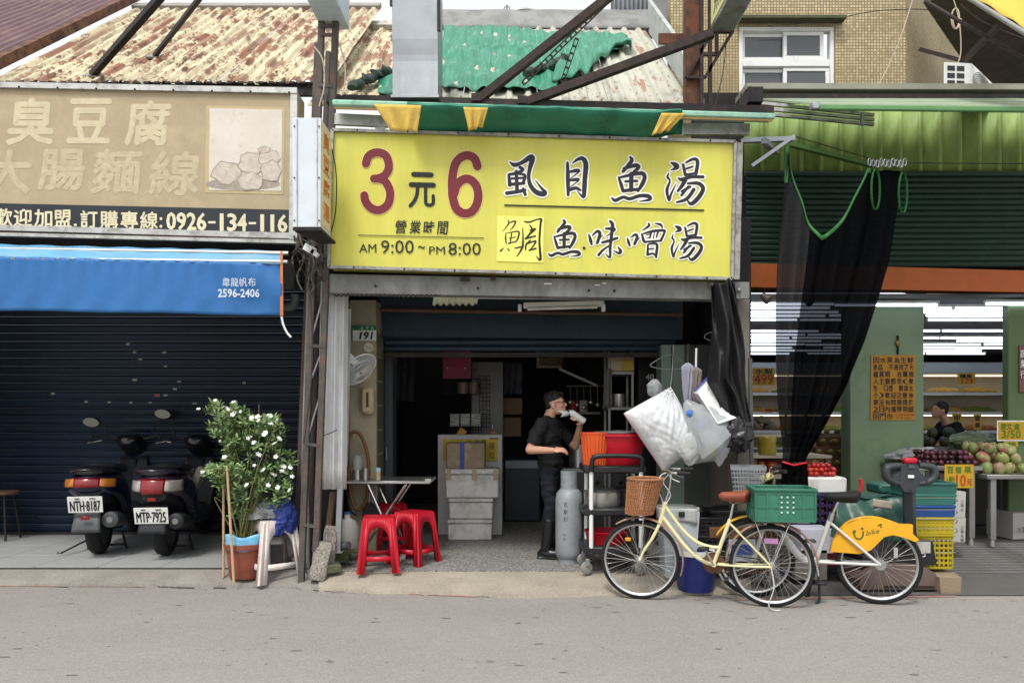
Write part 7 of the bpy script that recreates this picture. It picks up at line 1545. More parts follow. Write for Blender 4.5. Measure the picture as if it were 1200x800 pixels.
b = B(); b.tube(cr([tuple(q(903, 660, .06)), tuple(q(906, 682, .1)), tuple(q(900, 701, .13)), tuple(q(905, 706, .14)), tuple(q(912, 706, .14))], 5), .006, 6); b.obj('kickstand', chrome, bk1)
b = B(); zr = q(0, 608).z
for yy in (-.06, 0, .06): b.tube([V((.14, yy, zr)), V((-.28, yy, zr))], .005, 6)
for xx in (.14, .02, -.14, -.28): b.tube([V((xx, -.06, zr)), V((xx, .06, zr))], .005, 6)
for s_ in (-1, 1): b.tube([V((.13, s_ * .06, zr)), V((.0, s_ * .065, RW))], .004, 6); b.tube([V((-.14, s_ * .06, zr)), V((.0, s_ * .065, RW))], .004, 6)
b.obj('rear_rack', chrome, bk1)
B().box(q(903, 630, .075), (.11, .008, .045), bev=.006).obj('pink_tag', mat('tag_pink', '#b583b0', .5, 0, .1, 12), bk1); B().box(q(735.5, 636, .02), (.05, .012, .032), bev=.01).obj('wheel_reflector', mat('refl_amber', '#d8901c', .3, 0), bk1)
vs_, fs_ = text_mesh('CRUISE LADY', shear=.2); P0, P1 = q(795, 622, .0175), q(818, 651, .0175); dx = (P1 - P0); dn = V((-dx.z, 0, dx.x)).normalized(); dn = -dn if dn.z < 0 else dn
b = B(); b.add([P0 + dx * (v.x / 6.2) + dn * (v.y - .35) * .016 + V((0, .001, 0)) for v in vs_], fs_); b.obj('frame_lettering', iron_dark, bk1, smooth=0)
# crate on the rack
mb = M.Translation(hR) @ M.Rotation(math.atan2(dB.y, dB.x), 4, 'Z')
ct = crate('green_crate', 'green plastic crate on the rear rack of the cream bicycle', mb @ V((-.07, 0, zr + .008)), .46, .33, .27, m_gcrate, math.atan2(dB.y, dB.x) + rad(9), None, (5, 4), 2, solid=True)
b = B()
for i in range(3):
    for j in range(4): b.ell((.03 - i * .045, .172, .08 + j * .04), (.009, .003, .009), nu=8, nv=5); b.ell((-.0 + i * .045 - .06, -.172, .08 + j * .04), (.009, .003, .009), nu=8, nv=5)
b.obj('punched_holes', mat('hole_light', '#a9c4ba', .6, 0), ct)
# ---- white and yellow share bike
uR, uF = V((X(1030, 6.36), 6.36, 0)), V((X(884, 6.62), 6.62, 0)); dU = uF - uR; WU = dU.length
bk2 = thing('share_bicycle', 'white share bicycle with yellow rear mudguard and grey basket', 'bicycle', uR, math.atan2(dU.y, dU.x), local=True)
q = lambda x, y, l=0.0: V(((1030 - x) / 146 * WU, l, RW + (656 - y) / 141))
wheel(bk2, 0, 'rear_wheel', tyre=.024); wheel(bk2, WU, 'front_wheel', tyre=.024)
BB = q(957, 657); b = B()
b.tube([BB, q(974, 606)], .02, 14); b.tube([BB + V((0, -.035, 0)), BB + V((0, .035, 0))], .026, 14)
b.tube(cr([tuple(BB), tuple(q(943, 655)), tuple(q(930, 643)), tuple(q(920, 625)), tuple(q(910, 606)), tuple(q(903, 592))], 6), .034, 16); b.tube([q(905, 585), q(899, 606)], .024, 14)
for s_ in (-1, 1): b.tube([BB + V((-.02, s_ * .03, 0)), V((0, s_ * .065, RW))], .013, 10); b.tube([q(974, 610, s_ * .046), V((.0, s_ * .07, RW))], .011, 10)
b.obj('frame', m_bwhite, bk2, smooth=60)
b = B()
for s_ in (-1, 1): b.tube([q(899, 606, s_ * .05), V((WU, s_ * .055, RW))], .014, 10)
b.tube([q(899, 606, -.05), q(899, 606, .05)], .016, 10); b.obj('fork', m_bwhite, bk2, smooth=60)
b = B(); b.tube([q(905, 585), q(908, 560)], .013, 10); b.tube(cr([tuple(q(916, 548, -.3)), tuple(q(906, 549, -.2)), tuple(q(903, 555, -.05)), tuple(q(903, 555, .05)), tuple(q(906, 549, .2)), tuple(q(916, 548, .3))], 6), .012, 10); b.obj('handlebar', chrome, bk2)
for s_ in (-1, 1): B().tube([q(909, 549, s_ * .22), q(918, 547.5, s_ * .33)], .017, 10).obj('grip', black_rub, bk2)
B().box(q(899, 558, 0), (.11, .2, .045), M.Rotation(.5, 3, 'Y'), bev=.012).obj('front_console', mat('console_cream', '#c9bf86', .4, 0), bk2)
# grey front basket
gb0 = q(876, 583); m_gb = mat('basket_grey', '#7d8184', .5, .1, .1, 6)
b = B(); top_, bot_ = .15, .12
for j in range(8):
    z_ = j / 7 * .26; k_ = bot_ + (top_ - bot_) * j / 7
    for a_, c_ in (((-k_, -k_), (k_, -k_)), ((k_, -k_), (k_, k_)), ((k_, k_), (-k_, k_)), ((-k_, k_), (-k_, -k_))): b.bar(gb0 + V((a_[0] * .95, a_[1] * 1.15, z_)), gb0 + V((c_[0] * .95, c_[1] * 1.15, z_)), .006, .008 if j < 7 else .026)
for i in range(12):
    f_ = -1 + 2 * i / 11
    for sx, sy in ((f_, -1), (f_, 1), (-1, f_), (1, f_)): b.bar(gb0 + V((sx * bot_ * .95, sy * bot_ * 1.15, 0)), gb0 + V((sx * top_ * .95, sy * top_ * 1.15, .26)), .006, .006)
b.box(gb0, (.23, .27, .01)); b.obj('front_basket', m_gb, bk2)
B().tube([q(974, 606), q(984, 583)], .015, 12).obj('seat_post', chrome, bk2); saddle(bk2, q(988, 579), black_rub, .3, .23); B().tube([q(974, 608), q(976.5, 599)], .024, 12).obj('seat_clamp', stainless, bk2)
B().tube(cr([tuple(q(1008, 574, -.02)), tuple(q(1011, 565, -.02)), tuple(q(1009, 558, -.02))], 4), .016, 8).obj('red_lock', mat('lock_red', '#a01f28', .4, 0), bk2)
# yellow mudguard
OUT = [(974, 644), (978, 630), (990, 612), (1007, 603.5), (1025, 602), (1042, 606), (1052, 610), (1066, 609.5), (1066.5, 618.5), (1073.5, 626.5), (1069, 628.5), (1057, 624), (1045, 621.5), (1035, 624), (1026, 634), (1020, 640), (1008, 645)]
top = [(974, 644), (978, 630), (990, 612), (1007, 603.5), (1025, 602), (1042, 606), (1058, 613), (1073, 626)]
b = B()
for s_ in (-1, 1): P_ = [q(x, y, s_ * .036) for x, y in OUT]; b.prism(P_ if s_ < 0 else P_[::-1], (0, s_ * -.006, 0))
b.obj('rear_mudguard', m_yfen, bk2, smooth=30)
P_ = cr([tuple(q(x, y)) for x, y in top], 6); b = B(); b.grid(lambda u, v: V(P_[int(v * (len(P_) - 1) + .5)]) + V((0, (2 * u - 1) * .036, .006 * (1 - (2 * u - 1) ** 2))), 6, len(P_) - 1); b.obj('mudguard_crown', m_yfen, bk2, thick=.004)
b = B(); b.prism([q(1050, 609, -.03), q(1067, 609, -.03), q(1067, 618, -.03), q(1054, 616, -.03)], (0, .06, 0)); b.obj('light_housing', m_yfen, bk2, smooth=0); B().ell(q(1066.5, 613.5), (.012, .026, .028)).obj('tail_light', m_tail, bk2)
m_mark = mat('mark_olive', '#4f5f1e', .5, 0)
pf = lambda x, y, l=0.0: q(x, y, .0372 + l)
b = B(); strokes(b, [[(160, 400, 7), (172, 425, 7), (190, 430, 7), (203, 415, 7), (205, 395, 7)]], lambda x, y: (960 + x / 4, 520 + y / 4), pf, .001); strokes(b, [[(165, 395, 12), (166, 396, 12)], [(200, 380, 10), (201, 381, 10)]], lambda x, y: (960 + x / 4, 520 + y / 4), pf, .002); b.obj('smile_mark', m_mark, bk2, smooth=0)
vs_, fs_ = text_mesh('bike', shear=.15); b = B(); x1_ = max(v.x for v in vs_); b.add([pf(1014 + v.x / x1_ * 15.5 + 0, 623.5 - v.x / x1_ * 4 - v.y * 8.5, .0015) for v in vs_], fs_); b.obj('bike_lettering', m_mark, bk2, smooth=0)
b = B(); strokes(b, [[(272, 365, 6), (285, 358, 6), (285, 372, 6)]], lambda x, y: (960 + x / 4, 520 + y / 4), pf, .001); b.obj('corner_mark', m_mark, bk2, smooth=0)
B().lathe([(0, -.06), (.045, -.06), (.05, -.045), (.05, .045), (.045, .06), (0, .06)], 20, (0, 0, RW), M.Rotation(math.pi / 2, 3, 'X')).obj('hub_motor', stainless, bk2)
crank_set(bk2, BB, stainless, rad(80), .155)
b = B(); b.tube([BB + V((-.02, -.05, -.02)), q(950, 700, -.11)], .011, 8); b.tube([BB + V((-.02, .05, -.02)), q(960, 699, .11)], .011, 8); b.tube([q(952, 699.5, -.11), q(946, 706, -.13)], .012, 8); b.tube([q(960, 699, .11), q(955, 705, .13)], .012, 8); b.obj('double_stand', black_pl, bk2)
b = B(); fender(b, WU, RW + .025, 30, 150, .07); b.obj('front_mudguard', m_yfen, bk2, thick=.004)
B().box(q(1048, 642, .03), (.03, .006, .085), bev=.002).obj('spoke_card', mat('card_grey', '#9b9b98', .5, 0), bk2)
# ================================================================= pallet truck
pt = thing('pallet_truck', 'electric pallet truck with dark control handle and brown base', 'pallet truck', G(1045, 700, 0) + V((0, .35, 0)))
Yt1 = 6.75
m_dk_pl = mat('handle_grey', '#33373b', .5, 0, .08, 6); m_base = mat('truck_brown', '#6b5a52', .55, .1, .12, 5, dirt='#4c4340', da=.4, ds=5)
b = B(); pts = [(1008, 700), (1008, 680), (1022, 668), (1045, 661), (1082, 663), (1097, 672), (1101, 690), (1100, 701)]
Pp = [W(x, y, Yt1) for x, y in pts]; Pp = [V((p.x, p.y, max(p.z, .03))) for p in Pp]; b.prism(Pp, (0, .5, 0)); b.obj('base_cover', m_base, pt, smooth=30)
B().box(W(1066, 687, Yt1 - .01), (.44, .02, .012)).obj('base_groove', iron_dark, pt)
b = B(); b.prism([W(1010, 662, Yt1 + .1), W(1098, 662, Yt1 + .1), W(1093, 634, Yt1 + .1), W(1014, 634, Yt1 + .1)], (0, .4, 0)); b.obj('drive_body', black_pl, pt, smooth=0)
B().box(W(1081, 641, Yt1 + .09), (.14, .01, .1)).obj('data_plate', mat('plate_grey', '#a5a49e', .5, 0), pt); B().tube([W(1081 + 3.5 * math.cos(a * .524), 650 + 2 * math.sin(a * .524), Yt1 + .085) for a in range(12)], .004, 5, closed=True).obj('oval_badge', chrome, pt)
B().bar(W(1066.5, 640, Yt1 + .05), W(1065, 572, Yt1 - .12), .1, .09, bev=.02).obj('tiller_arm', m_dk_pl, pt)
Yh2 = 6.6; b = B()
HD = [(305, 125), (318, 105), (345, 102), (380, 96), (395, 80), (455, 80), (470, 96), (505, 98), (538, 105), (546, 130), (540, 165), (510, 185), (470, 195), (448, 215), (445, 240), (400, 240), (398, 215), (378, 195), (340, 185), (312, 165)]
f6 = lambda x, y: (960 + x / 4, 520 + y / 4)
# head as a ring frame with two grip openings
def loop_pts(P_, n_=4): return cr([tuple(p) for p in P_], n_, closed=True)
for sgn in (0, 1):
    L_ = [(385, 100), (345, 104), (318, 112), (312, 135), (320, 160), (345, 178), (385, 185)] if sgn == 0 else [(465, 100), (505, 104), (532, 112), (540, 135), (532, 160), (505, 178), (465, 185)]
    b.tube([W(*f6(*p[:2]), Yh2) for p in cr(L_, 5)], [.03 + .012 * math.sin(i / 30 * 3.14) for i in range(len(cr(L_, 5)))], 12, flat=.8)
b.prism([W(*f6(x, y), Yh2 - .03) for x, y in ((385, 105), (405, 88), (450, 88), (468, 105), (472, 190), (445, 225), (402, 225), (378, 190))], (0, .07, 0))
b.prism([W(*f6(x, y), Yh2 - .025) for x, y in ((345, 160), (380, 130), (470, 130), (508, 160), (490, 190), (360, 190))], (0, .06, 0))
hd = b.obj('control_head', m_dk_pl, pt, smooth=40)
B().box(W(*f6(424, 78), Yh2 - .01), (.115, .07, .05), bev=.015).obj('red_button', red_pl, pt); B().box(W(*f6(430, 152), Yh2 - .045), (.05, .006, .026)).obj('label_tag', white_pl, pt); B().box(W(*f6(432, 105), Yh2 - .04), (.05, .006, .03)).obj('key_panel', grey_pl, pt)
for x, y in ((343, 175), (430, 215), (505, 172)): B().ell(W(*f6(x, y), Yh2 - .045), .008, nu=8, nv=5).obj('bolt', black_pl, pt)
# green tarpaulin cover over its body
cv = thing('green_cover', 'dark green tarpaulin cover over the pallet truck load', 'cover', W(1025, 635, 6.9))
m_gcov = mat('cover_green', '#274a40', .38, 0, .12, 6, .2, 20)
def cov(u, v):
    xl, xr_ = 983 - 8 * v, 1066 + 8 * v; yt, yb_ = 582, 629 + 8 * u
    w_ = .03 * math.sin(u * 9 + v * 2) * v + .016 * math.sin(u * 21 - v * 6) + .03 * math.sin(v * 7 + u * 4) * (1 - v)
    return W(xl + (xr_ - xl) * u, yt + (yb_ - yt) * v + 2 * math.sin(u * 12) * v, 6.98 - .12 * math.sin(v * 1.57)) + V((0, w_, 0))
B().grid(cov, 50, 24).obj('front_drape', m_gcov, cv, thick=.005)
B().grid(lambda u, v: W(983 + 83 * u, 582, 6.98).lerp(W(983 + 83 * u, 578, 7.45), v) + V((0, 0, .015 * math.sin(u * 11 + v * 5))), 30, 8).obj('top_drape', m_gcov, cv, thick=.005)
B().grid(lambda u, v: W(1022 + 22 * u, 584 + 9 * v + 3 * u, 6.92) + V((0, .005 * math.sin(u * 9) - .02, 0)), 8, 5).obj('tape_patch', mat('patch_tan', '#a39a86', .4, 0), cv, thick=.002)
# ================================================================= fruit shop shell
m_gw = mat('green_cladding', '#8fa85f', .55, .05, .12, 3, .05, dirt='#587530', da=.4, ds=3, dstretch=(1, 1, .25))
m_gsh = mat('green_shutter', '#16332a', .5, .2, .15, 3, dirt='#10251e', da=.4, ds=4, dstretch=(.4, 1, 1)); m_obeam = mat('orange_beam', '#a8541c', .6, 0, .12, 3, dirt='#8a4418', da=.35, ds=3)
m_gcol = mat('green_column', '#6f8466', .6, 0, .08, 2, dirt='#4d6946', da=.3, ds=3)
Yw = 8.75
x0, x1 = X(872, Yw), 7.4
cl_ = thing('green_cladding', 'green ribbed metal cladding under the green canopy', 'cladding', (4.5, Yw, Z(205, Yw)))
pw = (X(1200, Yw) - X(1177, Yw)) * 1.0
k_ = 0; xx = x0; zt_, zb_ = Z(100, Yw), Z(206, Yw)
while xx < x1:
    b = B(); pr2 = [(0, 0), (.165, 0), (.18, -.03), (.215, -.03), (.225, 0)]; vs = []
    for x, y in pr2:
        vs += [V((xx + x, Yw + y, zb_)), V((xx + x, Yw + y, zt_))]
    b.add(vs, [(2 * i, 2 * i + 2, 2 * i + 3, 2 * i + 1) for i in range(4)]); b.obj('cladding_panel', m_gw, cl_, smooth=20, thick=.003); xx += .225
tag(B().box((4.9, Yw + .2, 4.15), (5.6, .1, 2.3)).obj('wall_fascia', m_dk), kind='structure')
gs = thing('green_shutter', 'rolled dark green slatted shutter above the fruit shop', 'shutter', (4.5, Yw - .1, Z(312, Yw)))
sm3 = slat_mesh(x1 - x0, .064, m_gsh); z_ = Z(313, Yw - .05)
while z_ < Z(207, Yw - .05): link('slat', sm3, gs, ((x0 + x1) / 2, Yw - .05, z_)); z_ += .064
ob = tag(B().prism([W(870, 308, 8.6), W(1240, 318, 8.6), W(1240, 343, 8.6), W(870, 336, 8.6)], (0, .2, 0)).obj('orange_beam', m_obeam, smooth=0), 'orange painted beam across the fruit shop front', 'beam')
zc_ = Z(346, 8.7)
b = B().quad((2.36, 8.6, zc_), (2.36, 21, zc_), (16, 21, zc_), (16, 8.6, zc_)); tag(b.obj('ceiling_fruit_shop', mat('pale_ceiling', '#5a5d5c', .8, 0, .1, 2)), kind='structure')
tag(B().box((9.2, 20.6, 1.6), (14, .12, 3.2)).obj('wall_fruit_back', mat('fruit_wall', '#8f9896', .8, 0, .08, 1)), kind='structure')
tag(B().box((2.4, 14.7, 1.6), (.08, 11.8, 3.2)).obj('wall_fruit_left', mat('fruit_wall2', '#8f8f86', .8, 0, .08, 1)), kind='structure')
tag(B().box((16, 14.7, 1.6), (.08, 11.8, 3.2)).obj('wall_fruit_right', MATS['fruit_wall2']), kind='structure')
# ceiling tubes
m_tube = mat('lit_tube', '#e3ecff', .4, 0, 0, emit=4)
tm = B().cyl((-.6, 0, 0), (.6, 0, 0), .013, n=8).mesh('tube', m_tube); hm = B().box((0, 0, .035), (1.24, .05, .03)).mesh('housing', white_pl)
rf = random.Random(9); ny = 0
for Y_ in (8.95, 9.25, 9.6, 9.95, 10.35, 10.75, 11.2, 11.7, 12.2, 12.75, 13.3, 13.9, 14.55, 15.2, 15.9):
    xs = X(872, Y_) + rf.uniform(-.5, .2)
    while xs < X(1210, Y_):
        if rf.random() < .93:
            t = thing('ceiling_tube_light', 'lit white fluorescent tube on the fruit shop ceiling', 'lamp', (xs + .6, Y_ + rf.uniform(-.05, .05), zc_ - .07), 0, 'fluorescent tubes on the fruit shop ceiling', local=True); link('tube', tm, t); link('housing', hm, t)
        xs += 1.245 + (rf.random() < .25) * rf.uniform(.2, .7)
tag(B().box((6, 10.0, zc_ - .2), (7.6, .05, .07)).obj('ceiling_rail', iron_dark), 'dark rail under the fruit shop ceiling', 'rail')
for i, (x, y, lb) in enumerate(((896, 349, 'small spotlight hanging at the left end of the fruit shop beam'), (946, 352, 'small spotlight hanging behind the black curtain'))):
    t = thing('spot_lamp', lb, 'lamp', W(x, y, 8.5), group='spotlights under the orange beam'); B().tube([W(x - 3, y - 3, 8.5), W(x + 5, y + 3, 8.45)], [.035, .055], 14).obj('shade', mat('lamp_olive', '#6d6a5c', .5, .2), t); B().tube([W(x, y - 3, 8.5), W(x, y - 12, 8.52)], .006, 6).obj('cord', black_rub, t)
# columns
Yc2 = 9.2; cA = X(996, Yc2); cB = X(1083, Yc2)
c1 = thing('green_column', 'broad green painted column with yellow notice in the fruit shop', 'column', ((cA + cB) / 2, Yc2 + .3, zf))
B().box(((cA + cB) / 2, Yc2 + .13, (zc_ + zf) / 2), (cB - cA, .26, zc_ - zf - .02), bev=.012).obj('shaft', m_gcol, c1)
B().bar(W(1052, 393, Yc2 - .01), W(1052, 415, Yc2 - .01), .02, .02).obj('conduit', black_rub, c1); B().ell(W(1052, 402, Yc2 - .02), (.03, .02, .035)).obj('socket', mat('socket_brass', '#8d7a3c', .5, .3), c1)
c2 = thing('green_column', 'green column at the right edge with brown plaque', 'column', (X(1212, 8.9), 9.2, zf)); B().box((X(1181, 8.95) + .4, 9.0, (zc_ + zf) / 2), (.8, .12, zc_ - zf - .02), bev=.012).obj('shaft', mat('green_col2', '#52663f', .6, 0, .1, 2), c2)
B().box(W(1200, 432, 8.93), (.12, .02, .55), bev=.004).obj('plaque', mat('plaque_brown', '#6b4a40', .5, 0), c2)
pq = plane_px(8.91)
for i, ch in enumerate('蔬果行'): line_text(c2, 'lettering', white_ink, pq, [(ch, (1195.5, 410 + i * 12), (1202, 419 + i * 12))], lift=.004)
# yellow notice
po = thing('yellow_notice', 'large handwritten yellow notice on the broad green column', 'notice', W(1046, 493, Yc2 - .02)); Yn = Yc2 - .012
B().prism([W(1021, 416, Yn), W(1073, 416, Yn), W(1072, 492, Yn), W(1020, 492, Yn)], (0, .005, 0)).obj('paper', mat('notice_gold', '#ae7a1c', .6, 0, .06, 4), po, smooth=0)
pn = plane_px(Yn)
rows = ['因水果為生鮮', '食品.不適用7天', '鑑賞期.若屬個', '人主觀感受(覺', '色.口感.酸甜太', '小)歡迎注意後', '要沒有問題請於', '2日內攜帶明細', '回門市']
hw_ = random.Random(4)
for i, rw in enumerate(rows):
    n_ = len(rw); b = B(); x = 1023.0
    for j, ch in enumerate(rw):
        wj = (24 if i == 8 else 48) / n_
        if ch not in '.': text(b, ch, (x + hw_.uniform(0, .8), 418.5 + i * 8.2 + hw_.uniform(-.3, .5)), (x + wj - .8, 425.3 + i * 8.2), pl=pn, lift=.003, heavy=.12)
        x += wj
    b.obj('text_row', ink, po, smooth=0)
line_text(po, 'text_row', mat('red_marker', '#a02c1c', .6, 0), pn, [('(生鮮須明細', (1048, 484.5), (1071, 487.5)), ('不予退換)', (1050, 488.2), (1068, 491.2))], lift=.003)
# back shelves with displays
m_shelf = mat('shelf_cream', '#b9ab94', .6, 0, .06, 3); Ybk = 16.6
bs_ = thing('display_fridge', 'long pale wall display with three shelves at the back of the fruit shop', 'display', (7, Ybk, zf))
zt5 = Z(438, Ybk)
B().box((8.2, Ybk + .7, (zt5 + zf) / 2), (8.6, .1, zt5 - zf)).obj('back_panel', m_shelf, bs_); B().box((8.2, Ybk + .25, zt5 + .12), (8.6, .9, .24), bev=.02).obj('header', mat('fridge_white', '#a4abb0', .45, 0, .05, 3), bs_)
for yy in (461, 483.5, 505, 525): B().box((8.2, Ybk + .3, Z(yy, Ybk)), (8.6, .75, .03)).obj('shelf_board', m_shelf, bs_); B().box((8.2, Ybk - .09, Z(yy, Ybk) - .01), (8.6, .02, .06)).obj('price_rail', white_pl, bs_)
B().box((8.2, Ybk + .25, .5), (8.6, .8, .7)).obj('base_cabinet', mat('fridge_base', '#5d5d5a', .6, 0), bs_)
lg = mat('lit_strip', '#ffe9c8', .4, 0, 0, emit=2.2)
for yy in (438.5, 485): B().box((8.2, Ybk + .05, Z(yy, Ybk) - .03), (8.4, .04, .02)).obj('light_strip', lg, bs_)
tray_m = {}
cols_ = ['#a9823c', '#8a3a22', '#b3913e', '#6b7a34', '#7d4a20', '#c2a25a']
pm_ = [B().box((0, 0, 0), (.72, .34, .06), bev=.02).ell((-.18, 0, .03), (.13, .12, .06), nu=10, nv=6).ell((.02, .02, .04), (.14, .12, .06), nu=10, nv=6).ell((.2, 0, .03), (.12, .12, .055), nu=10, nv=6).mesh('produce_tray', mat('produce%d' % i, c_, .6, 0, .3, 25)) for i, c_ in enumerate(cols_)]
yrow = ('upper', 'second', 'third', 'lowest')
for j, yy in enumerate((461, 483.5, 505, 525)):
    for i in range(7):
        x = X(884, Ybk) + i * .82 + rf.uniform(-.06, .06)
        if X(985, Ybk) < x < X(1075, Ybk): continue
        tag(link('produce_tray', rf.choice(pm_), None, (x, Ybk + .12, Z(yy, Ybk) + .045)), 'wrapped produce tray on the %s shelf of the wall display' % yrow[j], 'produce tray', 'trays on the %s wall shelf' % yrow[j])
m_tagy = mat('price_yellow', '#b08c14', .55, 0, .06, 5)
def price_sign(lb, x0, y0, x1, y1, Y, lines, tilt=0, border=None, red=None):
    t = thing('price_sign', lb, 'sign', W((x0 + x1) / 2, y1, Y)); B().prism([W(x0, y0, Y), W(x1, y0 + tilt, Y), W(x1, y1 + tilt, Y), W(x0, y1, Y)], (0, .006, 0)).obj('card', m_tagy, t, smooth=0)
    if border: B().prism([W(x0 - 1.5, y0 - 1.5, Y + .004), W(x1 + 1.5, y0 - 1.5, Y + .004), W(x1 + 1.5, y1 + 1.5, Y + .004), W(x0 - 1.5, y1 + 1.5, Y + .004)], (0, .006, 0)).obj('frame', border, t, smooth=0)
    p_ = plane_px(Y)
    for s_, a, c, m_ in lines: b = B(); text(b, s_, a, c, pl=p_, lift=.003, heavy=.25); b.obj('lettering', m_, t, smooth=0)
    return t
redm = MATS['red_marker']; grm = mat('green_marker', '#4d6a16', .6, 0)
price_sign('yellow price card for passion fruit reading 10 on the fruit table', 1107, 544, 1141, 571.5, 8.25, [('百', (1110, 546.5), (1117, 554), grm), ('香', (1119.5, 546.5), (1127, 554), grm), ('果', (1130, 546.5), (1138, 554), grm), ('1粒', (1109.5, 558), (1119, 568), grm), ('10', (1120.5, 556), (1131.5, 569.5), redm), ('元', (1133, 561), (1139, 568.5), redm)])
price_sign('framed yellow price card standing among the mangoes', 1170, 494, 1206, 515, 8.9, [('愛文', (1173, 496), (1186, 503), grm), ('3/50', (1174, 504), (1196, 513), grm), ('盒', (1188, 496), (1195, 503), grm)], 0, white_pl)
price_sign('small yellow price tag below the framed card', 1177, 517, 1193, 523, 8.88, [('特價', (1179, 518), (1190, 522), grm)])
price_sign('yellow price card reading 179 over the upper wall shelf', 1122, 437, 1143, 450, 14.2, [('蘋果', (1125, 438.5), (1139, 443), ink), ('179', (1127, 443.5), (1140, 449.5), redm)])
price_sign('yellow price card reading 499 left of the black curtain', 882, 431, 908, 451, 11.5, [('水梨', (885, 432), (905, 438), ink), ('499', (884, 438.5), (906, 450), redm)])
price_sign('yellow tag beneath the person at the back', 1116, 484, 1127, 502, 12.2, [('甜', (1118, 486), (1125, 492), ink), ('柿', (1118, 494), (1125, 500), ink)])
price_sign('yellow tag right of the person at the back', 1141, 485, 1150, 503, 12.2, [('蜜', (1142.5, 487), (1148.5, 493), ink), ('棗', (1142.5, 495), (1148.5, 501), ink)])
price_sign('low yellow tag on the left rear shelf', 896, 478, 906, 483, 11.5, [('特價', (897, 479), (905, 482), redm)])
# second person
Yq2 = 10.9
p2 = thing('person', 'person in dark shirt bending over fruit in the lit shop', 'person', (X(1112, Yq2), Yq2, zf), 0, local=True); ox = X(1112, Yq2)
def L2(x, y, dy=0.0): p = W(x, y, Yq2); return V((p.x - ox, dy, p.z - zf))
b = B(); hc2 = L2(1101, 480); b.ell(hc2, (.095, .08, .11), M.Rotation(.35, 3, 'Y')); b.ell(hc2 + V((-.06, 0, -.06)), (.05, .05, .06)); b.tube([hc2 + V((-.085, 0, .0)), hc2 + V((-.105, 0, -.03))], [.012, .016], 8); b.ell(hc2 + V((-.07, 0, -.1)), (.035, .035, .02))
for s_ in (-1, 1): b.ell(hc2 + V((.01, s_ * .08, -.01)), (.02, .01, .032)); b.ell(hc2 + V((-.075, s_ * .03, .012)), (.012, .014, .008))
limb(b, [L2(1106, 489), L2(1111, 500)], [.055, .06]); b.ell(L2(1115, 505), (.14, .19, .13)); b.ell(L2(1119, 530), (.14, .18, .22)); b.ell(L2(1120, 560), (.14, .18, .16))
arm = [L2(1112, 499, -.19), L2(1106, 524, -.24), L2(1088, 528, -.2)]; limb(b, arm, [.055, .045, .03]); hand(b, arm[2], (-1, .2, -.1), .5, palm_n=V((0, 0, -1)))
arm2 = [L2(1112, 499, .19), L2(1100, 520, .22), L2(1084, 522, .14)]; limb(b, arm2, [.055, .045, .03]); hand(b, arm2[2], (-1, -.2, -.1), .5, palm_n=V((0, 0, -1)))
for s_ in (-1, 1): limb(b, [V((.1, s_ * .09, .85)), V((.08, s_ * .1, .46)), V((.1, s_ * .1, .05))], [.09, .06, .045]); limb(b, [V((.1, s_ * .1, .05)), V((-.05, s_ * .1, .035))], [.04, .032])
remesh(b, 'body', m_skin, p2, .009, 3)
b = B(); b.ell(L2(1115, 505), (.155, .2, .13)); b.ell(L2(1119, 530), (.155, .195, .22)); b.ell(L2(1120, 560), (.155, .19, .15))
for ar in (arm, arm2): b.tube([ar[0], ar[0].lerp(ar[1], .8)], [.072, .068], 14); b.ell(ar[0], .072)
remesh(b, 'shirt', m_tee, p2, .011, 3)
b = B()
for s_ in (-1, 1): b.tube([(.1, s_ * .09, .9), (.08, s_ * .1, .46), (.1, s_ * .1, .06)], [.105, .075, .06], 14)
b.ell((.1, 0, .9), (.13, .18, .12)); remesh(b, 'trousers', m_jean, p2, .013, 3)
b = B(); b.ell(hc2 + V((.025, 0, .035)), (.1, .092, .1), M.Rotation(.35, 3, 'Y')); b.ell(hc2 + V((.06, 0, .0)), (.055, .08, .075)); remesh(b, 'hair', m_hair, p2, .009, 2)
# ---------------- tables and fruit
m_tst = mat('table_steel', '#8a8a86', .4, .6, .1, 4)
def steel_table(lb, xa, xb, yt, Y, depth, legs_x, h_=.05, right_open=False):
    zt_ = Z(yt, Y); t = thing('steel_table', lb, 'table', (X((xa + xb) / 2, Y), Y + depth / 2, zf), group='steel display tables'); 
    B().box((X((xa + xb) / 2, Y), Y + depth / 2, zt_ - h_ / 2), (X(xb, Y) - X(xa, Y), depth, h_), bev=.006).obj('top', m_tst, t)
    for xx in legs_x:
        for yy in (Y + .05, Y + depth - .05): B().box((X(xx, Y), yy, (zt_ - h_ + zf) / 2 + .04), (.06, .05, zt_ - h_ - zf - .08)).obj('leg', m_tst, t); B().cyl((X(xx, Y), yy, zf + .08), (X(xx, Y), yy, zf), .022, .03, 10).obj('foot', steel_dull, t)
    return zt_
z1_ = steel_table('steel table piled with passion fruit behind the pallet truck', 1072, 1152, 546, 8.4, 1.0, (1082, 1141))
z2_ = steel_table('steel table piled with mangoes at the right edge', 1157, 1262, 556, 8.3, 1.1, (1166, 1240))
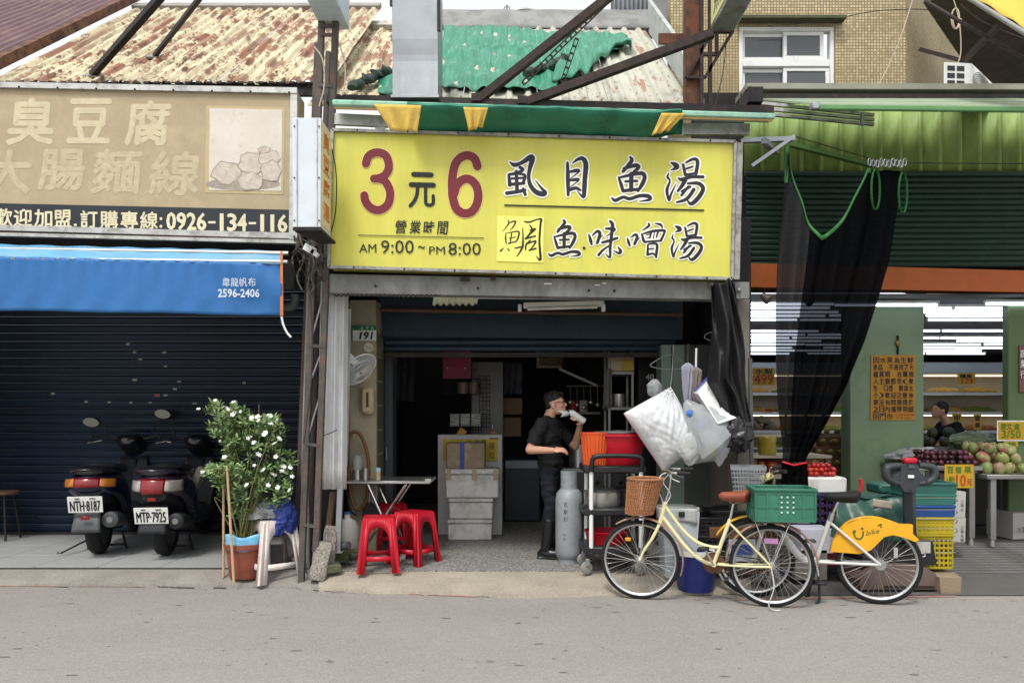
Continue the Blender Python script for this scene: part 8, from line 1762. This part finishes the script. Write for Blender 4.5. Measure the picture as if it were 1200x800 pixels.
def heap(name, lb, cat, grp, mesh_, n_, x0_, x1_, y0_, y1_, z_, r_, layers, seed, rotr=3.14, sc_=(.84, 1.14)):
    rs = random.Random(seed); k_ = 0
    for L_ in range(layers):
        ins = L_ * r_ * .95; xa, xb, ya, yb_ = x0_ + ins * .5, x1_ - ins * .5, y0_ + ins * 1.0, y1_ - ins * .6; nx = max(1, int((xb - xa) / (2 * r_))); ny_ = max(1, int((yb_ - ya) / (2 * r_)))
        for j in range(ny_):
            for i in range(nx):
                if k_ >= n_: return
                if L_ < layers - 1 and j > 1 and 0 < i < nx - 1: continue           # buried in the heap
                p = (xa + (xb - xa) * (i + .5 + (j % 2) * .3 + rs.uniform(-.3, .3)) / nx, ya + (yb_ - ya) * (j + .5 + rs.uniform(-.3, .3)) / ny_, z_ + r_ * .92 + L_ * r_ * 1.5 + rs.uniform(-.15, .25) * r_ * (L_ > 0))
                o_ = link(name, rs.choice(mesh_), None, p, (rs.uniform(-rotr, rotr), rs.uniform(-rotr, rotr), rs.uniform(-3, 3)), rs.uniform(*sc_)); tag(o_, lb, cat, grp); k_ += 1
def fruit_mesh(nm, r, m, sz=(1, 1, 1), stem=None, nu=14, nv=9):
    b = B(); b.grid(lambda u, v: V((r * sz[0] * math.cos(-1.57 + 3.1416 * v) * math.cos(u * 6.283), r * sz[1] * math.cos(-1.57 + 3.1416 * v) * math.sin(u * 6.283), r * sz[2] * (math.sin(-1.57 + 3.1416 * v) - (.18 * max(0, v - .88) * 8)))), nu, nv, True)
    if stem: b.cur = 1; b.cyl((0, 0, r * sz[2] * .8), (0, 0, r * sz[2] * 1.08), r * .09, n=6)
    return b.mesh(nm, [m, stem or m], 60)
m_stemf = mat('fruit_stem', '#5a4a28', .8, 0)
mp_ = [fruit_mesh('passion_fruit', .034, mat('passion%d' % i, c_, .4, 0, .2, 30), stem=m_stemf) for i, c_ in enumerate(('#3a1120', '#481628', '#2d0e1a'))]
heap('passion_fruit', 'dark purple passion fruit heaped on the steel table', 'fruit', 'passion fruit on the steel table', mp_, 150, X(1086, 8.4), X(1150, 8.4), 8.44, 9.1, z1_, .034, 3, 2)
def mango_mat(n_, a, c):
    m = mat(n_, a, .45, 0, .1, 8); nt = m.node_tree; N = nt.nodes; L = nt.links; p = N['Principled BSDF']; src = p.inputs['Base Color'].links[0].from_socket
    tc = N.new('ShaderNodeTexCoord'); nz = N.new('ShaderNodeTexNoise'); nz.inputs['Scale'].default_value = 9; L.new(tc.outputs['Object'], nz.inputs['Vector']); oi = N.new('ShaderNodeObjectInfo'); ad = N.new('ShaderNodeVectorMath'); L.new(tc.outputs['Object'], ad.inputs[0]); L.new(oi.outputs['Random'], ad.inputs[1]); L.new(ad.outputs[0], nz.inputs['Vector'])
    r_ = N.new('ShaderNodeMapRange'); r_.inputs[1].default_value = .45; r_.inputs[2].default_value = .62; L.new(nz.outputs[0], r_.inputs[0]); k_ = N.new('ShaderNodeMix'); k_.data_type = 'RGBA'; L.new(r_.outputs[0], k_.inputs[0]); L.new(src, k_.inputs[6]); k_.inputs[7].default_value = C(c); L.new(k_.outputs[2], p.inputs['Base Color']); return m
mm_ = [fruit_mesh('mango', .062, mango_mat('mango%d' % i, a, c), (1, .9, 1.18), m_stemf) for i, (a, c) in enumerate((('#7d8a4c', '#8f4c4a'), ('#8a9455', '#86705a'), ('#6d7d48', '#84403f')))]
heap('mango', 'green and red mango piled on the right steel table', 'fruit', 'mangoes on the right table', mm_, 60, X(1155, 8.35), X(1212, 8.35), 8.36, 9.1, z2_, .066, 3, 5, .8)
# vegetables behind
tag(blob_bag(B(), W(1146, 521, 9.6), (.33, .3, .16), 71, (40, 20), .25).obj('bagged_greens', mat('greens_bag', '#5f6f4e', .4, 0, .25, 14, .4, 40)), 'heap of bagged green vegetables behind the passion fruit', 'vegetables')
tag(blob_bag(B(), W(1072, 535, 9.0), (.3, .25, .1), 72, (40, 16), .3).obj('plastic_wrap', m_clrbag), 'crumpled clear plastic wrap beside the passion fruit', 'plastic')
t = thing('rear_stall', 'dark rear stall counter in front of the bending person', 'stall', (X(1130, 10), 10.2, zf)); B().box((X(1135, 10) + .3, 10.3, .65), (2.2, .8, 1.0), bev=.01).obj('counter', mat('stall_dark', '#3a3833', .8, 0), t); B().box((X(1135, 10) + .3, 9.88, 1.14), (2.2, .02, .05)).obj('edge', steel_dull, t)
mk_ = [fruit_mesh('dark_melon', .07, mat('melon%d' % i, c_, .5, 0, .25, 14), (1.1, 1, 1)) for i, c_ in enumerate(('#2d3324', '#3d3a26'))]
heap('dark_melon', 'dark green gourd lying on the rear stall', 'gourd', 'gourds on the rear stall', mk_, 22, X(1085, 10.1), X(1190, 10.1), 9.95, 10.6, 1.15, .07, 2, 8)
# left part of fruit shop seen under/left of the curtain
sl_ = thing('wooden_stall', 'low wooden fruit stall between the pier and the black curtain', 'stall', (X(925, 8.3), 8.3, zf))
zs1 = Z(535, 8.3); xs_, xe_ = X(882, 8.3), X(975, 8.3)
B().box(((xs_ + xe_) / 2, 8.65, zs1), (xe_ - xs_, .7, .03)).obj('upper_shelf', mat('stall_pale', '#a39a88', .7, 0, .1, 4), sl_); zs2 = Z(553, 8.3)
B().box(((xs_ + xe_) / 2, 8.6, zs2 - .05), (xe_ - xs_, .6, .04)).obj('lower_shelf', MATS['stall_pale'], sl_); B().box(((xs_ + xe_) / 2, 8.9, (zs1 + zf) / 2), (xe_ - xs_, .03, zs1 - zf)).obj('back_board', mat('stall_wood', '#6a4c34', .7, 0, .2, 8), sl_)
for xx in (xs_ + .03, xe_ - .03): B().box((xx, 8.35, (zs1 + zf) / 2), (.05, .05, zs1 - zf)).obj('leg', MATS['stall_wood'], sl_)
ma_ = [fruit_mesh('apple', .042, mat('apple%d' % i, c_, .4, 0, .2, 14), stem=m_stemf) for i, c_ in enumerate(('#8a2420', '#a2482a', '#b8683a', '#7d1f26'))]
heap('apple', 'red apple heaped on the low wooden stall', 'fruit', 'apples on the wooden stall', ma_, 40, X(882, 8.2), X(920, 8.2), 8.3, 8.6, zs2 - .03, .042, 2, 12)
to_ = [fruit_mesh('tomato', .026, mat('tomato%d' % i, c_, .35, 0, .12, 14)) for i, c_ in enumerate(('#941d16', '#a32c1b'))]
fb_ = thing('tomato_box', 'white foam box of small red tomatoes under the black curtain', 'box', (X(965, 7.3), 7.3, .5)); zb5 = Z(559, 7.3)
B().box((X(964, 7.3), 7.5, zb5 - .08), (X(995, 7.3) - X(935, 7.3), .36, .15), bev=.015).obj('foam_tray', m_foam, fb_); B().box((X(964, 7.3), 7.5, zb5 - .005), (X(990, 7.3) - X(938, 7.3), .33, .01)).obj('bed', m_foam, fb_)
heap('tomato', 'small red tomato in the foam box under the curtain', 'tomato', 'tomatoes in the foam box', to_, 90, X(937, 7.3), X(985, 7.3), 7.34, 7.66, zb5, .026, 3, 14)
m_purc = mat('purple_crate', '#2a1f4a', .5, 0, .12, 6)
crate('purple_crate', 'upper dark purple crate under the tomato box', (X(962, 7.3), 7.5, zb5 - .16 - .34), .4, .36, .34, m_purc, 0, 'purple crates', (6, 5), 4, solid=False)
crate('purple_crate', 'lower dark purple crate standing on the forecourt', (X(962, 7.3), 7.5, zb5 - .16 - .69), .4, .36, .34, m_purc, 0, 'purple crates', (6, 5), 4)
# yellow bottle bag & greens left
lathe_thing('oil_bag', 'bag of yellow liquid on the left fruit stall', 'bag', V((X(901, 8.35), 8.4, zs1 + .02)), [(0, 0), (.09, .0), (.1, .05), (.09, .13), (.1, .17), (.08, .2), (0, .2)], mat('oil_yellow', '#8d7d2c', .35, 0, .15, 14))
for i, (x, y) in enumerate(((884, 500), (893, 494), (903, 501))): tag(blob_bag(B(), W(x, y, 8.9), (.09, .08, .07), 80 + i, amp=.2).obj('taro_bag', mat('taro', '#4a453c', .8, 0, .25, 14, .4, 40)), ('left', 'middle', 'right')[i] + ' dark bag of roots on the left rear shelf', 'bag', 'bags of roots')
tag(B().box((X(895, 8.9), 8.95, Z(510, 8.9)), (.42, .3, .03)).obj('root_shelf', MATS['stall_pale']), 'pale shelf under the bags of roots', 'shelf')
bm_ = [fruit_mesh('papaya', .07, mat('papaya%d' % i, c_, .5, 0, .2, 10), (.8, .8, 1.6)) for i, c_ in enumerate(('#8d8038', '#7d7a34'))]
t = thing('papaya_stand', 'stepped stand of papayas behind the curtain', 'stand', (X(975, 9.6), 9.8, zf)); 
for i in range(4): B().box((X(968, 9.8) + .1 * i, 9.7 + .12 * i, .45 + .13 * i), (.6, .13, .9 + .0 * i)).obj('step', MATS['stall_wood'], t)
for i in range(4):
    for j in range(4): tag(link('papaya', rf.choice(bm_), None, (X(968, 9.8) + .1 * i - .2 + .14 * j, 9.66 + .12 * i, .97 + .13 * i), (1.4, 0, rf.uniform(-.3, .3)), .62), 'yellow-green papaya on the stepped stand', 'fruit', 'papayas on the stepped stand')
# ---------------- crates stack, boxes at right
cs_x = 1094
stack = [(.03, .40, '#ab981a', 'bottom', 'tall yellow'), (.43, .19, '#b3a01c', 'second', 'low yellow'), (.62, .135, '#1c4684', 'third', 'blue'), (.755, .13, '#2f6b60', 'fourth', 'teal'), (.885, .13, '#2a5f56', 'top', 'dark teal')]
Ycr = 6.95; z0c = .14
for i, (dz, h_, c_, lv_, nm_) in enumerate(stack):
    crate('stacked_crate', '%s plastic crate, %s of the stack beside the pallet truck' % (nm_, lv_), (X(cs_x + 1, Ycr), Ycr + .2, z0c + dz * .8), .36 + .015 * i, .34, h_ * .8, mat('crate_col%d' % i, c_, .45, 0, .1, 6), 0, 'crates stacked by the pallet truck', (9, 8), 6 if i == 0 else 3, solid=(i != 0))
pw_ = thing('wooden_block', 'wooden pallet block under the crate stack', 'block', G(1115, 697, 0)); B().box(G(1116, 697, 0) + V((0, .1, .08)), (.19, .16, .15), bev=.006).obj('block', mat('pallet_wood', '#8a7a66', .85, 0, .2, 10, .3, 40, stretch=(1, 1, 6)), pw_)
tag(B().box((X(1085, 7.0), 7.12, .12), (.5, .4, .03)).box((X(1075, 7.0), 7.05, .055), (.1, .4, .09)).obj('pallet_board', MATS['pallet_wood']), 'wooden pallet boards carrying the crate stack', 'pallet')
b = B()
for yy in (583, 597, 608, 619, 633, 647): b.tube([W(1068, yy, 6.88), W(1120, yy, 6.88), W(1122, yy + 3, 6.9), W(1120, yy + 5, 6.95)], .0035, 6)
b.obj('crate_hooks', steel_dull, label='white wire carrying bars hung along the crate stack', cat='wire bars')
m_card = mat('carton_white', '#a9a8a3', .65, 0, .06, 4)
for i, (y0_, y1_, lb) in enumerate(((576, 606, 'upper white printed carton behind the crate stack'), (606.5, 635, 'lower white printed carton behind the crate stack'))):
    t = thing('white_carton', lb, 'carton', W(1122, y1_, 7.9), group='white cartons'); B().prism([W(1112, y0_, 7.9), W(1132, y0_, 7.9), W(1131, y1_, 7.9), W(1112, y1_, 7.9)], (0, .35, 0)).obj('carton', m_card, t, smooth=0)
    for k_, ch in enumerate('上等水果'[:3 + i]): line_text(t, 'lettering', ink, plane_px(7.9), [(ch, (1125.5, y0_ + 9 + k_ * 5), (1129.5, y0_ + 13 + k_ * 5))], lift=.003)
t = thing('fruit_carton', 'white fruit carton with print under the mango table', 'carton', W(1200, 635, 8.9)); c0 = V((X(1204, 8.75), 9.0, zf + .16)); B().box(c0, (.36, .4, .3), M.Rotation(.15, 3, 'Z')).obj('carton', m_card, t); line_text(t, 'lettering', ink, plane_px(8.72), [('水果', (1190, 616), (1200, 624))], lift=.03)
tag(B().box(W(1052, 571, 7.6), (.5, .3, .1), bev=.02).obj('teal_tub', mat('teal_tub', '#2d5a50', .5, 0, .1, 6)), 'flat teal tub behind the pallet truck handle', 'tub')
lowb = thing('white_stool_box', 'white carton lying behind the share bicycle', 'carton', G(952, 690, 0)); B().box((X(958, 7.0), 7.15, Z(634, 7.0)), (.3, .3, .22), bev=.004).obj('carton', mat('carton_lilac', '#b4b6c2', .6, 0, .05, 4), lowb)
tag(B().box((X(948, 7.05), 7.2, .2), (.3, .4, .28), bev=.006).obj('grey_block', mat('grey_block', '#6a6661', .85, 0, .15, 6, .2, 40)), 'grey block stack on the ground behind the bicycles', 'block')
t = thing('water_pack', 'blue and white printed water carton behind the cream bicycle', 'carton', G(870, 690, 0)); B().box((X(872, 6.95), 7.1, .33), (.24, .2, .2), bev=.004).obj('carton', mat('water_carton', '#b6bfd0', .55, 0, .05), t); B().box((X(872, 6.95), 6.996, .34), (.2, .006, .09)).obj('blue_print', mat('water_blue', '#2a52a8', .5, 0, .2, 14), t)
tag(B().box((X(866, 6.95), 7.1, .17), (.55, .34, .1), bev=.006).obj('timber_plank', mat('timber_brown', '#5d4433', .8, 0, .2, 8)), 'brown timber base behind the cream bicycle rear wheel', 'timber')
tag(B().box((X(866, 6.95), 7.14, .49), (.5, .26, .1), bev=.006).obj('timber_crate', mat('timber_crate', '#6a4d38', .8, 0, .25, 8, .3, 30)), 'brown wooden tray behind the cream bicycle rear wheel', 'tray')
tag(blob_bag(B(), G(985, 690, 0) + V((0, .3, .2)), (.09, .08, .16), 90, amp=.3).obj('red_net_bag', mat('net_red', '#8a2038', .6, 0, .3, 30, .4, 60)), 'red net bag hanging behind the share bicycle wheel', 'bag')
# ---------------- curtain and its rail
m_net = mat('black_shade_net', '#08090c', .8, 0, .15, 40, .15, 80, alpha=.985, spec=.03); m_net2 = mat('shade_net_thin', '#08090c', .8, 0, .15, 40, alpha=.91); m_gtrim = mat('green_trim', '#2f7032', .6, 0, .12, 10)
cu = thing('black_curtain', 'black mesh curtain with green trim tied at the bottom', 'curtain', W(930, 560, 7.2)); Ycu = 7.3
cl_l = [(175, 922), (240, 917), (300, 911), (360, 908), (420, 908), (470, 911), (510, 916), (530, 918), (541, 917)]
def ipx(T, y):
    for (a0_, b0), (a1_, b1) in zip(T[:-1], T[1:]):
        if y <= a1_: return b0 + (b1 - b0) * max(0, (y - a0_)) / (a1_ - a0_)
    return T[-1][1]
cl_r = [(195, 1063), (240, 1060), (300, 1052), (340, 1040), (400, 1020), (450, 998), (490, 974), (520, 955), (535, 946), (541, 944)]
def topy(u):      # scalloped top edge
    x = 922 + (1063 - 922) * u
    return 196 if x > 1019 else 276 - (104 if x < 970 else 80) * min(1, abs(x - 970) / 48.5) ** 1.75
def cur_f(u, v, dy=0.0):
    yt = topy(u); y = yt + (541 - yt) * v; vv = (y - 175) / 366
    xl, xr_ = ipx(cl_l, y), ipx(cl_r, y); x = xl + (xr_ - xl) * u
    amp = .05 * (.4 + vv) * (1 - .75 * max(0, (y - 500) / 41)); f_ = amp * math.sin(u * 34 + vv * 2) + amp * .8 * math.sin(u * 17 + vv * 5) + .02 * math.sin(vv * 9 + u * 5)
    gather = (1 - max(0, (y - 430) / 111)); return W(x, y, Ycu) + V((0, f_ + .2 * (u - .3) * gather + dy, 0))
B().grid(lambda u, v: cur_f(.24 + .76 * u, v), 110, 50).obj('gathered_panel', m_net, cu); B().grid(lambda u, v: cur_f(.24 * u, v), 40, 50).obj('sheer_panel', m_net2, cu)
b = B(); P_ = [cur_f(i / 80 * .72, 0, -.006) for i in range(81)]
b.grid(lambda u, v: P_[int(u * 80 + .5)] + V((0, -.004, -.045 * v)), 80, 2); b.obj('green_trim', m_gtrim, cu, thick=.004)
for x_, y_ in ((1026, 222), (1058, 226)): B().tube([W(x_ + 5 * math.cos(a * .45) + (y_ - 222) * 0, y_ + 24 * math.sin(a * .45), Ycu - .06) for a in range(14)], .022, 4, closed=True, flat=.25).obj('green_strap', m_gtrim, cu)
B().bar(W(922.5, 172, Ycu - .02), W(921, 214, Ycu - .02), .03, .006, (0, -1, 0)).obj('green_strap', m_gtrim, cu)
B().tube([W(917, 541, Ycu - .05), W(930, 545, Ycu - .1), W(945, 542, Ycu - .05)], .01, 8).obj('red_tie', red_pl, cu)
B().grid(lambda u, v: W(916 + 30 * u + 2 * v - 3 * (1 - u) * v, 543 + 38 * v, Ycu + .0) + V((0, -.06 * math.sin(u * 3.14) + .03 * math.sin(u * 22), 0)), 50, 14).obj('skirt', m_net, cu)
b = B()
for i in range(10): b.tube([W(1019 + i * 4.6 + 1.8 * math.cos(a * .7), 190 + 4.5 * math.sin(a * .7) + (i % 3), Ycu + .02 * (i % 2)) for a in range(9)], .005, 5, closed=True)
b.obj('curtain_ring', steel_galv, cu)
ra = thing('curtain_rail', 'green steel arm and wire carrying the black curtain', 'rail', W(920, 165, 7.3))
B().bar(W(925, 169, 7.3), W(1022, 194, 8.2), .05, .04).obj('arm', mat('arm_green', '#4a6a35', .6, .1), ra); B().tube([W(932, 160, 7.3), W(1020, 186, 7.4), W(1062, 191, 7.4), W(1210, 192, 7.4)], .005, 6).obj('wire', iron_dark, ra)
b = B(); b.bar(W(870, 165, 7.05), W(930, 163, 7.2), .05, .04); b.bar(W(880, 195, 7.1), W(930, 160, 7.15), .05, .03); b.bar(W(895, 165, 7.0), W(910, 178, 7.3), .05, .05); b.obj('bracket', steel_galv, ra)
# ---------------- canopy above the fruit shop
m_can = mat('canopy_sheet', '#c9d2b8', .5, 0, .1, 3, dirt='#b0c6ae', da=.5, ds=4, dstretch=(.3, 1, 1), dsharp=.2); translucent(m_can, .5); m_canu = mat('canopy_edge', '#5c8a56', .5, 0, .1, 5)
cn = thing('green_canopy', 'pale green retractable canopy over the fruit shop front', 'canopy', W(1080, 125, 7.2))
A0, A1, A2, A3 = W(958, 124, 7.1), W(1330, 128, 7.1), W(1330, 116, 8.4), W(876, 116, 8.4)
B().prism([A0, A1, A2, A3], (0, 0, .02)).obj('sheet', m_can, cn, smooth=0); B().bar(A0 + V((0, -.02, -.025)), A1 + V((0, -.02, -.025)), .04, .05, bev=.01).obj('front_edge', m_canu, cn); B().box(A0 + V((-.03, -.01, -.01)), (.07, .07, .07), bev=.01).obj('end_cap', steel_galv, cn)
B().bar(W(868, 110, 8.3), W(1300, 111, 8.3), .4, .06).obj('top_cassette', mat('cassette_grey', '#8f8f82', .6, .1, .12, 3), cn); B().bar(W(868, 113, 8.13), W(1300, 114, 8.13), .03, .05).obj('shadow_rail', iron_dark, cn)
for i in range(3): B().bar(W(890, 121 + i * 6, 7.6), W(1024, 135 + i * 5.5, 7.7), .03, .03).obj('fold_rail', alu, cn)
B().bar(W(1011, 132, 7.6), W(1010, 147, 7.6), .03, .03).obj('clamp', steel_galv, cn)
b = B(); b.box(W(880, 118, 7.4), (.14, .3, .14)); b.bar(W(878, 105, 7.6), W(884, 128, 7.3), .04, .06); b.obj('hinge_block', iron_dark, cn)
